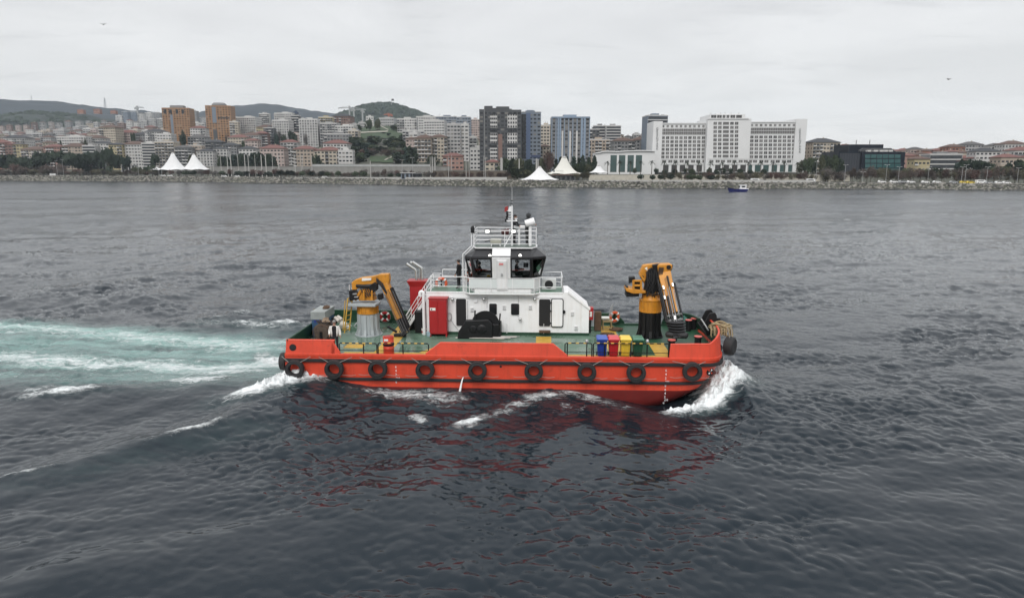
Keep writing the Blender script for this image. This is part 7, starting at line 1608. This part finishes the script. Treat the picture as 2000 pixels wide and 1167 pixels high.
def tower_crane(px, y0, y1, xl, xr, Yd, label, m):
    a, b_ = at(px, y0, Yd), at(px, y1, Yd); h = a.z-b_.z; t = empty('tower_crane', b_); tag(t, label, 'crane', 'tower cranes on the ridge'); s = Yd/1000
    MB().beam((0, 0, 0), (0, 0, h), 1.9*s, 1.9*s).build('mast', m, t); zl = h*.80; MB().beam((at(xl, y0, Yd).x-a.x, 0, zl-.5), (at(xr, y0, Yd).x-a.x, 0, zl+.3), 1.1*s, 1.1*s).build('jib', m, t)
    MB().tube([(0, 0, h), (at(xl, y0, Yd).x-a.x, 0, zl)], .28*s, 4).build('tie', m, t); MB().tube([(0, 0, h), (at(xr, y0, Yd).x-a.x, 0, zl)], .28*s, 4).build('tie', m, t); MB().box((1.5*s, -1.4*s, zl-1.4*s), (1.9*s, 1.6*s, 2.2*s)).build('cab', m, t); MB().box(((at(xr, y0, Yd).x-a.x)*.9, 0, zl-1.5*s), (3*s, 1.4*s, 2.4*s)).build('counterweight', m, t)
cgrey = mat('crane_grey', (.30, .31, .31), .7)
tower_crane(683, 207, 226, 661, 688, 1300, 'left one of the two grey tower cranes above the brown ridge block', cgrey); tower_crane(691.5, 210, 228, 715, 687, 1350, 'right one of the two grey tower cranes above the brown ridge block', cgrey); tower_crane(269, 207, 222, 282, 265, 1900, 'far tower crane on the ridge left of the orange towers', cgrey)
tower_crane(708.5, 212, 236, 705, 711, 1300, 'thin grey crane mast at the foot of the wooded hill', cgrey); tower_crane(759, 221, 234, 750, 766, 1500, 'small red-brown crane above the park', mat('crane_red', (.30, .10, .06), .7)); tower_crane(578.5, 216, 232, 574, 582, 1000, 'dark blue crane mast on the white striped block', mat('crane_blue', (.04, .06, .10), .7))
# park: lawn terraces and paths laid on the slope
lawn = mat('park_lawn', (.030, .052, .019), .95, var=.3, scale=.08); pathm = mat('park_path', (.36, .34, .29), .9, var=.1)
def patch(name, pts, m, lift, Yr, kind='structure'):
    """a strip of ground following the slope between two edges; points given as they show, dropped on the terrain"""
    def hit(px, py):
        lo, hi = 450.0, 1250.0
        for Yd in np.arange(560, 1250, 4.0):
            p = at(px, py, Yd)
            if p.z < float(ground(p.x, Yd)): return p
        return at(px, py, 1250)
    P_ = [[hit(*q) for q in row] for row in pts]; n = len(P_[0]); mb = MB(); vs = [(p.x, p.y, float(ground(p.x, p.y))+lift) for row in P_ for p in row]
    mb.add(vs, [(r*n+i, r*n+i+1, (r+1)*n+i+1, (r+1)*n+i) for r in range(len(P_)-1) for i in range(n-1)], 0, True); o = mb.build(name, m); o['kind'] = kind; return o
xs_ = np.linspace(694, 790, 14)
patch('lawn', [[(x, y) for x in xs_] for y in (272, 266, 260, 255, 250, 246, 243, 240.5)], lawn, 1.0, 0)
patch('path', [[(700+k*6.4, 262.5-k*.30) for k in range(10)], [(700+k*6.4, 260.5-k*.30) for k in range(10)]], pathm, 1.6, 0); patch('path', [[(733+k*3, 243+k*1.6) for k in range(9)], [(736+k*3, 243+k*1.6) for k in range(9)]], pathm, 1.6, 0); patch('path', [[(698+k*3, 248.6-k*.3) for k in range(9)], [(698+k*3, 247.2-k*.3) for k in range(9)]], pathm, 1.6, 0)
patch('lawn', [[(x, y) for x in np.linspace(722, 768, 8)] for y in (319, 314, 309, 307)], lawn, .8, 0); patch('path', [[(750+k*2.2, 316-k*1.2) for k in range(7)], [(754+k*2.2, 316-k*1.2) for k in range(7)]], pathm, 1.3, 0)

# ================================================================ trees
leafd = mat('leaf_dark', (.020, .034, .018), .9, var=.5, scale=.6); leafm = mat('leaf_mid', (.036, .052, .024), .9, var=.5, scale=.6); twig = mat('twig_brown', (.075, .055, .045), .95, var=.4, scale=.6); twig2 = mat('twig_olive', (.075, .068, .040), .95, var=.4, scale=.6); palmm = mat('palm_leaf', (.030, .042, .024), .9, var=.4); bark = mat('bark', (.08, .062, .048), .95, var=.3)
def crown_mesh(kind, seed):
    rg = random.Random(seed); mb = MB(); V3 = Vector
    lob = []
    if kind == 'pine':   lob = [(V3((rg.uniform(-.6, .6), rg.uniform(-.6, .6), rg.uniform(.55, .95))), rg.uniform(.28, .45), .55) for _ in range(7)]; n, s = 420, .13
    elif kind == 'round': lob = [(V3((rg.uniform(-.4, .4), rg.uniform(-.4, .4), rg.uniform(.5, .85))), rg.uniform(.32, .48), .85) for _ in range(6)]; n, s = 380, .11
    elif kind == 'cypress': lob = [(V3((rg.uniform(-.06, .06), rg.uniform(-.06, .06), z)), .26*(1.05-z)**.6+.05, 1.3) for z in (.15, .32, .5, .66, .82, .93)]; n, s = 320, .08
    elif kind == 'clipped': lob = [(V3((0, 0, .66)), .40, .85), (V3((.12, .1, .62)), .33, .8), (V3((-.14, -.05, .66)), .32, .8)]; n, s = 340, .085
    elif kind == 'bare': lob = [(V3((rg.uniform(-.5, .5), rg.uniform(-.5, .5), rg.uniform(.45, .9))), rg.uniform(.28, .42), .9) for _ in range(6)]; n, s = 420, .07
    for i in range(n):
        c, r, fz = rg.choice(lob); d = V3((rg.gauss(0, 1), rg.gauss(0, 1), rg.gauss(0, 1))).normalized(); p = c+V3((d.x*r, d.y*r, d.z*r*fz))*(rg.random()**.4)
        a = V3((rg.gauss(0, 1), rg.gauss(0, 1), rg.gauss(0, 1))).normalized(); b_ = a.orthogonal().normalized(); q = s*rg.uniform(.6, 1.3)
        if kind == 'bare': mb.add([p-a*q*1.5-b_*.022, p+a*q*1.5-b_*.012, p+a*q*1.5+b_*.022, p-a*q*1.5+b_*.022], [(0, 1, 2, 3)])
        else: mb.add([p-a*q, p-b_*q*.7, p+a*q, p+b_*q*.7], [(0, 1, 2, 3)])
    return mb
def trunk_mesh(kind, seed):
    rg = random.Random(seed+50); mb = MB(); top = {'pine': .75, 'round': .7, 'cypress': .5, 'clipped': .6, 'bare': .7}[kind]
    mb.tube([(0, 0, 0), (rg.uniform(-.02, .02), 0, top*.5), (rg.uniform(-.04, .04), 0, top)], .035, 6, r1=.015)
    for k in range(5):
        a = rg.uniform(0, 6.28); z = top*rg.uniform(.45, .9); ln = .2 if kind in ('cypress',) else .4; mb.tube([(0, 0, z), (ln*.5*math.cos(a), ln*.5*math.sin(a), z+.09), (ln*math.cos(a), ln*math.sin(a), z+.22)], .016, 5, r1=.005)
    return mb
TR = {}
leafo = mat('leaf_olive', (.050, .055, .026), .9, var=.5, scale=.6); leafb = mat('leaf_bluish', (.022, .040, .030), .9, var=.5, scale=.6); twigg = mat('twig_grey', (.085, .074, .066), .95, var=.4, scale=.6); twigr = mat('twig_red', (.080, .045, .036), .95, var=.4, scale=.6)
for kd, nv, mms in (('pine', 4, (leafd, leafd, leafb, leafm)), ('round', 4, (leafm, leafd, leafo, leafm)), ('cypress', 3, (leafd, leafb, leafd)), ('clipped', 3, (leafd, leafm, leafd)), ('bare', 4, (twig, twigg, twigr, twig))):
    for i in range(nv): TR[kd, i] = (crown_mesh(kd, i*7+len(kd)).mesh('crown', [mms[i]]), trunk_mesh(kd, i).mesh('trunk', [bark]), nv)
for i in range(4): m = TR['bare', i][0].copy(); m.materials[0] = twig2; TR['olive', i] = (m, TR['bare', i][1], 4)
pm = MB(); rgp = random.Random(2)
for k in range(22):
    a = 2*PI*k/22+rgp.uniform(-.1, .1); e0 = rgp.uniform(-.5, 1.2); pts = []
    for s in (0, .35, .7, 1.0): pts.append(Vector((math.cos(a)*.30*s*math.cos(e0*.5), math.sin(a)*.30*s*math.cos(e0*.5), .86+.20*s*math.sin(e0)-.14*s*s)))
    sd_ = Vector((-math.sin(a), math.cos(a), 0))*.03
    for i in range(3): pm.add([pts[i]-sd_*(1-i*.25), pts[i]+sd_*(1-i*.25), pts[i+1]+sd_*(.8-i*.25), pts[i+1]-sd_*(.8-i*.25)], [(0, 1, 2, 3)])
TR['palm', 0] = (pm.mesh('crown', [palmm]), MB().tube([(0, 0, 0), (.01, 0, .45), (0, 0, .87)], .028, 7, r1=.022).mesh('trunk', [bark]), 1)
TNAME = {'pine': 'pine_tree', 'round': 'broadleaf_tree', 'cypress': 'cypress_tree', 'clipped': 'clipped_tree', 'bare': 'bare_tree', 'olive': 'bare_shrub', 'palm': 'palm_tree'}
TREES = []
def tree(kind, px, pyt, Yd, wide, group, pyb=None): TREES.append((kind, px, pyt, Yd, wide, group, pyb))
rg = random.Random(99)
# promenade: clipped round trees
for px, w, yt in ((547, 20, 331), (564, 27, 330.5), (590, 15, 333), (607, 16, 332.5), (628, 15, 332), (640, 13, 334), (660, 13, 332), (694, 14, 333), (710, 14, 333), (762, 12, 337), (779, 12, 336.5), (1252, 15, 338), (1275, 13, 340), (1290, 13, 339), (1310, 16, 338), (1350, 18, 338), (1365, 16, 340), (1390, 16, 340)): tree('clipped', px, yt, sh_at(px, 25), w, 'clipped round trees on the promenade')
for px in (320, 333, 348, 362, 376, 392, 404, 420, 434, 450, 466, 480, 496, 510, 524, 538): tree('bare' if rg.random() < .5 else 'clipped', px, 332+rg.uniform(-1.5, 1.5), sh_at(px, 30), rg.uniform(13, 18), 'low trees along the left promenade')
for px in list(range(835, 1000, 14)): tree('bare', px+rg.uniform(-3, 3), 336+rg.uniform(-2, 2), sh_at(px, 33), rg.uniform(14, 22), 'bare shrubs below the dark grey tower')
for px in list(range(1300, 1590, 13)): tree('olive' if rg.random() < .5 else 'bare', px+rg.uniform(-3, 3), 338+rg.uniform(-3, 2), sh_at(px, 34), rg.uniform(14, 22), 'winter trees in front of the hotel')
for px in list(range(1598, 2010, 12)): tree('bare' if rg.random() < .75 else 'olive', px+rg.uniform(-4, 4), 331+rg.uniform(-5, 5), sh_at(px, rg.uniform(28, 52)), rg.uniform(18, 32), 'bare winter trees on the right shore')
for px, w, yt in ((1735, 18, 328), (1769, 20, 329), (1800, 18, 330), (1812, 20, 330), (1832, 22, 328), (1893, 34, 313), (1912, 34, 314), (1925, 28, 317), (1880, 26, 318), (1943, 32, 326), (1958, 30, 325), (1990, 34, 314), (2012, 34, 315)): tree('pine' if w > 25 else 'round', px, yt, sh_at(px, 75), w, 'dark evergreens on the right shore')
for px in list(range(1568, 1645, 9)): tree('round', px+rg.uniform(-2, 2), 308+rg.uniform(-4, 8), sh_at(px, 95+rg.uniform(-20, 20)), rg.uniform(16, 26), 'dark trees between the hotel and the glass office')
for px in (30, 48, 65, 82, 100, 118): tree('bare', px, 325+rg.uniform(-4, 4), sh_at(px, 36), rg.uniform(22, 34), 'bare trees at the left shore')
for px, w, yt in ((-20, 40, 302), (2, 38, 303), (22, 34, 304), (40, 26, 308), (62, 26, 311), (75, 30, 306), (90, 36, 300), (105, 40, 297), (122, 38, 300), (138, 34, 302), (152, 30, 306), (165, 34, 299), (175, 30, 300), (188, 24, 297), (208, 20, 291), (218, 22, 302), (230, 20, 303), (14, 36, 318), (62, 24, 318), (176, 24, 325), (-40, 40, 305), (302, 14, 302), (245, 18, 306)): tree('pine', px, yt, sh_at(px, 62+rg.uniform(-16, 20)), w, 'dark pines in the left shore park')
for px in (200, 212, 262, 272, 285, 296, 306): tree('round', px, 325+rg.uniform(-3, 5), sh_at(px, 40), rg.uniform(14, 20), 'small trees by the left pavilions')
for px in list(range(-20, 320, 11)): tree('bare' if rg.random() < .6 else 'olive', px+rg.uniform(-4, 4), 333+rg.uniform(-4, 3), sh_at(px, 30+rg.uniform(-5, 8)), rg.uniform(16, 26), 'low growth along the far left shore')
for px in list(range(545, 835, 13)): tree('bare', px+rg.uniform(-4, 4), 333+rg.uniform(-3, 4), sh_at(px, 38+rg.uniform(-4, 8)), rg.uniform(12, 20), 'bare trees behind the clipped row')
# cypress row behind the poles, evergreen clumps
for i in range(15): px = 430+i*7.6; tree('cypress', px, 297+abs(i-9)*1.1+rg.uniform(-2, 3), sh_at(px, 78+rg.uniform(-6, 8)), rg.uniform(15, 20), 'dark evergreens behind the tall poles')
for px in (371, 428, 615, 622): tree('round', px, 304, sh_at(px, 80), 14, 'dark evergreens behind the tall poles')
# wooded park slope
for k in range(74):
    px = rg.uniform(690, 806); f = rg.random(); yt = 266+f*38+rg.uniform(-4, 4); Yd = np.interp(yt, [262, 306], [800, 610])+rg.uniform(-15, 15)
    if 722 < px < 768 and yt > 294: continue
    tree(rg.choice(['pine', 'round', 'round', 'bare', 'cypress']), px, yt, Yd, rg.uniform(15, 27), 'wood on the park slope')
for px, yt in ((720, 234), (722, 236), (700, 243), (768, 245), (775, 243), (781, 250), (738, 232), (790, 256), (696, 250), (785, 262)): tree('round', px, yt, 930, 13, 'trees around the park lawn')
for px, w, yt in ((793, 16, 286), (800, 18, 284), (810, 18, 288), (846, 24, 303), (838, 20, 312), (870, 18, 316), (925, 16, 312), (930, 14, 310)): tree('cypress' if w < 20 else 'round', px, yt, 600, w, 'dark trees below the beige pair')
for px, w, yt in ((985, 24, 310), (1000, 30, 308), (1015, 30, 309), (1032, 26, 310), (1010, 44, 328), (1025, 40, 331), (1060, 24, 308), (1068, 22, 296), (1072, 22, 300), (1048, 20, 318)): tree('round' if w != 22 else 'bare', px, yt, sh_at(px, 70 if yt < 325 else 38), w, 'dark trees around the left of the white canopies')
for px in (1086, 1094, 1108, 1122, 1132, 1140, 1152, 1160): tree('cypress', px, 306+rg.uniform(-4, 4), sh_at(px, 88), rg.uniform(14, 18), 'dark conifers at the foot of the striped tower')
for px in (1090, 1110, 1120, 1130, 1142, 1150): tree('round', px, 322+rg.uniform(-3, 4), sh_at(px, 75), 20, 'dark trees behind the peaked canopy')
for px in (1128, 1138, 1146): tree('olive', px, 337, sh_at(px, 30), 18, 'olive shrubs right of the lettered canopy')
# palms and shrubs in front of the hotel
for x in (393, 535, 655, 775, 903, 1045, 1178, 1307, 1445, 1575, 1715, 1855): tree('palm', 1120+x/5.88, 311+rg.uniform(-1, 2), 512, 20, 'palms in front of the hotel and hall', 337)
for px in (1462, 1487, 1511, 1533, 1558): tree('palm', px, 312+rg.uniform(-1, 2), 512, 20, 'palms in front of the hotel and hall', 337)
for px in (1240, 1282, 1298, 1318, 1340, 1352, 1386, 1400, 1412, 1428, 1446, 1466, 1492): tree('clipped', px, 327+rg.uniform(-2, 3), 515, rg.uniform(9, 14), 'clipped garden trees before the hotel arcade', 337)
# hillside scrub between the far houses
for k in range(46): px = rg.uniform(-60, 900); tree(rg.choice(['round', 'pine', 'bare']), px, np.interp(px, [-60, 300, 640, 900], [282, 270, 268, 268])+rg.uniform(-14, 14), rg.uniform(820, 1000), rg.uniform(8, 14), 'scattered trees between the town houses')
by = {}
for q in sorted(TREES, key=lambda q: q[1]): by.setdefault((q[5], q[0]), []).append(q)
KW = {'pine': 'dark spreading pine', 'round': 'dark bushy tree', 'cypress': 'narrow dark conifer', 'clipped': 'clipped round tree', 'bare': 'bare brown tree', 'olive': 'olive twiggy shrub', 'palm': 'tall palm'}
for (grp, kind), lst in by.items():
    place = grp.split(' ', 1)[1]
    for i, (kd, px, pyt, Yd, wpx, g_, pyb) in enumerate(lst):
        a = at(px, pyt, Yd); g0 = float(ground(a.x, Yd)) if not pyb else min(at(px, pyb, Yd).z, 6); h = max(2.2, a.z-g0); w = wpx*Yd/F; cm, tm, nv = TR[kd, rg.randrange(TR[kd, 0][2])]
        t = empty(TNAME[kd], (a.x, Yd, g0-.1), rg.uniform(0, 6.28)); sx = w/1.5 if kd not in ('cypress', 'clipped', 'palm') else (w/.62 if kd == 'cypress' else w/.9 if kd == 'clipped' else w/.75*1.05)
        pl_ = next((g_[g_.find(w_):].strip() for w_ in (' along ', ' below ', ' in front ', ' on the ', ' behind ', ' at the ', ' by ', ' before ', ' between ', ' around ', ' right of ', ' in the ') if w_ in g_), g_)
        tag(t, f'{nth(i)} {KW[kd]} from the left {pl_}' if len(lst) > 1 else f'{KW[kd]} {pl_}', 'tree' if 'shrub' not in TNAME[kd] else 'shrub', g_)
        for nm, ms in (('crown', cm), ('trunk', tm)):
            o = bpy.data.objects.new(nm, ms); COL.objects.link(o); o.parent = t; o.scale = (sx, sx, h/(1.08 if kd != 'palm' else 1.0))

# ================================================================ cars on the shore road
def car(px, colr, cname, van, d, label):
    Yd = sh_at(px, d); x = (px-1000)/F*Yd; t = empty('parked_car', (x, Yd, float(ground(x, Yd))+.09)); tag(t, label, 'van' if van else 'car', 'vehicles on the shore road'); m = mat('car_'+cname, colr, .35); ln = 5.4 if van else 4.3
    pr = [(-ln/2, .3), (ln/2, .3), (ln/2, .85), (ln*.36, 1.0), (ln*.20, 1.5), (-ln*.38, 1.5), (-ln/2, .95)] if not van else [(-ln/2, .3), (ln/2, .3), (ln/2, 1.1), (ln*.38, 2.1), (-ln/2, 2.2)]
    MB().prism(pr, -.85, .85).build('body', m, t, .06); hh = 1.0 if not van else 1.3
    for s in (-1, 1): MB().prism([(ln*.33, hh+.05), (ln*.19, hh+.42), (-ln*.33, hh+.42), (-ln*.38, hh+.05)], s*.86, s*.875).build('side_window', wingl2, t)
    for sx in (-1, 1):
        for s in (-1, 1): MB().lathe([(0, -.1), (.32, -.1), (.32, .1), (0, .1)], (sx*ln*.31, s*.80, .32), 12, 0, 'Y').build('wheel', tyre_m, t)
CARS = [(1712, 'white', 0), (1735, 'white', 0), (1752, 'silver', 0), (1768, 'white', 0), (1796, 'white', 0), (1818, 'white', 0), (1850, 'silver', 0), (1870, 'yellow', 0), (1882, 'yellow', 0), (1902, 'white', 1), (1918, 'silver', 0), (1938, 'white', 0), (1952, 'white', 0), (1468, 'white', 1), (1480, 'white', 0), (1575, 'white', 1), (640, 'white', 0), (472, 'white', 0), (447, 'white', 0), (343, 'white', 0), (330, 'white', 0), (118, 'white', 1)]
CC = {'white': (.70, .70, .69), 'silver': (.35, .36, .37), 'yellow': (.60, .45, .05)}
cnt = {}
for px, c, vn in sorted(CARS): cnt.setdefault((c, vn), []).append(px)
for (c, vn), lst in cnt.items():
    for i, px in enumerate(lst): car(px, CC[c], c, vn, 17 if px > 1650 else 27, f'{nth(i)} {c} {"van" if vn else "car"} from the left on the shore road')

# ================================================================ small blue launch near the rocks
BY = 345.0; p = at(1440, 374.5, BY); by_ = float(np.interp(374.5, [0, 1], [0, 1])); p = on_z(1440, 374.5); lb = empty('launch', (p.x, p.y, 0), R(180)); tag(lb, 'small dark blue launch with a white cabin passing near the rocks', 'boat')
k = p.y/F; blue = mat('launch_blue', (.012, .016, .11), .4)
def ring_(z, ln, w, aft=-1): return [(-ln*.5, -w), (ln*.1, -w), (ln*.35, -w*.7), (ln*.5, 0), (ln*.35, w*.7), (ln*.1, w), (-ln*.5, w)]
Ln = 40*k; lv = [(-.3, Ln*.78, 1.0), (.5, Ln*.9, 1.25), (1.35, Ln, 1.45)]; mb = MB(); vs = []
for z, ln, w in lv: vs += [(x, y, z+(max(0, x)/Ln)*1.1*(z > 0)) for x, y in ring_(z, ln, w)]
mb.add(vs, [(q*7+i, q*7+(i+1) % 7, q*7+7+(i+1) % 7, q*7+7+i) for q in range(2) for i in range(7)]+[tuple(range(14, 21))]); mb.build('hull', blue, lb)
hl = MB().bx((-Ln*.40, -1.1, 1.2), (-Ln*.10, 1.1, 3.4)).build('cabin', white, lb, .1)
for s in (-1, 1): MB().bx((-Ln*.34, s*1.1-.03, 2.2), (-Ln*.16, s*1.1+.03, 3.0)).build('cabin_window', wingl2, hl)
MB().bx((-Ln*.102, -.9, 2.2), (-Ln*.098, .9, 3.0)).build('windscreen', wingl2, hl); MB().bx((-Ln*.43, -1.25, 3.4), (-Ln*.07, 1.25, 3.52)).build('cabin_roof', white, hl)
MB().lathe([(.55, -.18), (.85, -.2), (.85, .2), (.55, .18)], (Ln*.50, 0, 2.0), 16, 0, 'Y', closed=True).build('bow_tyre', blk, lb); MB().tube([(Ln*.1, -1.5, 1.3), (Ln*.38, -.95, 2.0), (Ln*.52, 0, 2.4), (Ln*.38, .95, 2.0), (Ln*.1, 1.5, 1.3)], .14, 6).build('rubbing_rail', blk, lb)
MB().bx((-Ln*.5, -1.3, .9), (-Ln*.41, 1.3, 1.7)).build('aft_locker', white, lb); MB().tube([(-Ln*.2, 0, 3.5), (-Ln*.2, 0, 5.2)], .05, 6).build('mast', steel, lb); MB().bx((-Ln*.05, -1.46, .7), (Ln*.15, -1.40, 1.05)).build('hull_stripe', white, lb)
# birds
def bird(px, py, Yd, span, label, m, roll):
    c = at(px, py, Yd); t = empty('seagull', c, roll); tag(t, label, 'bird', 'birds in the sky'); b = MB(); b.blob((0, 0, 0), (.10*span/1.2, .24*span/1.2, .09*span/1.2), 0, 8, 6); body = b.build('body', m, t); MB().blob((0, -.26*span/1.2, .03), (.055, .075, .055), 0, 7, 5).build('head', m, body)
    for s in (-1, 1):
        w = MB(); w.add([(s*.05, -.10, .03), (s*.05, .12, .03), (s*span*.27, .08, .20), (s*span*.27, -.10, .22), (s*span*.5, .07, .12), (s*span*.5, .01, .12)], [(0, 1, 2, 3), (3, 2, 4, 5)]); o = w.build('wing', m, t); o.modifiers.new('t', 'SOLIDIFY').thickness = .02
    MB().prism([(-.06, -.01), (.06, -.01), (.06, .01), (-.06, .01)], .2, .42).build('tail', m, t)
bird(202, 48.5, 120, .95, 'dark seagull in flight high at the left of the sky', mat('gull_dark', (.06, .06, .06), .8), .5); bird(1853, 155, 150, 1.5, 'grey seagull gliding with spread wings at the right of the sky', mat('gull_grey', (.28, .28, .29), .8), .25)
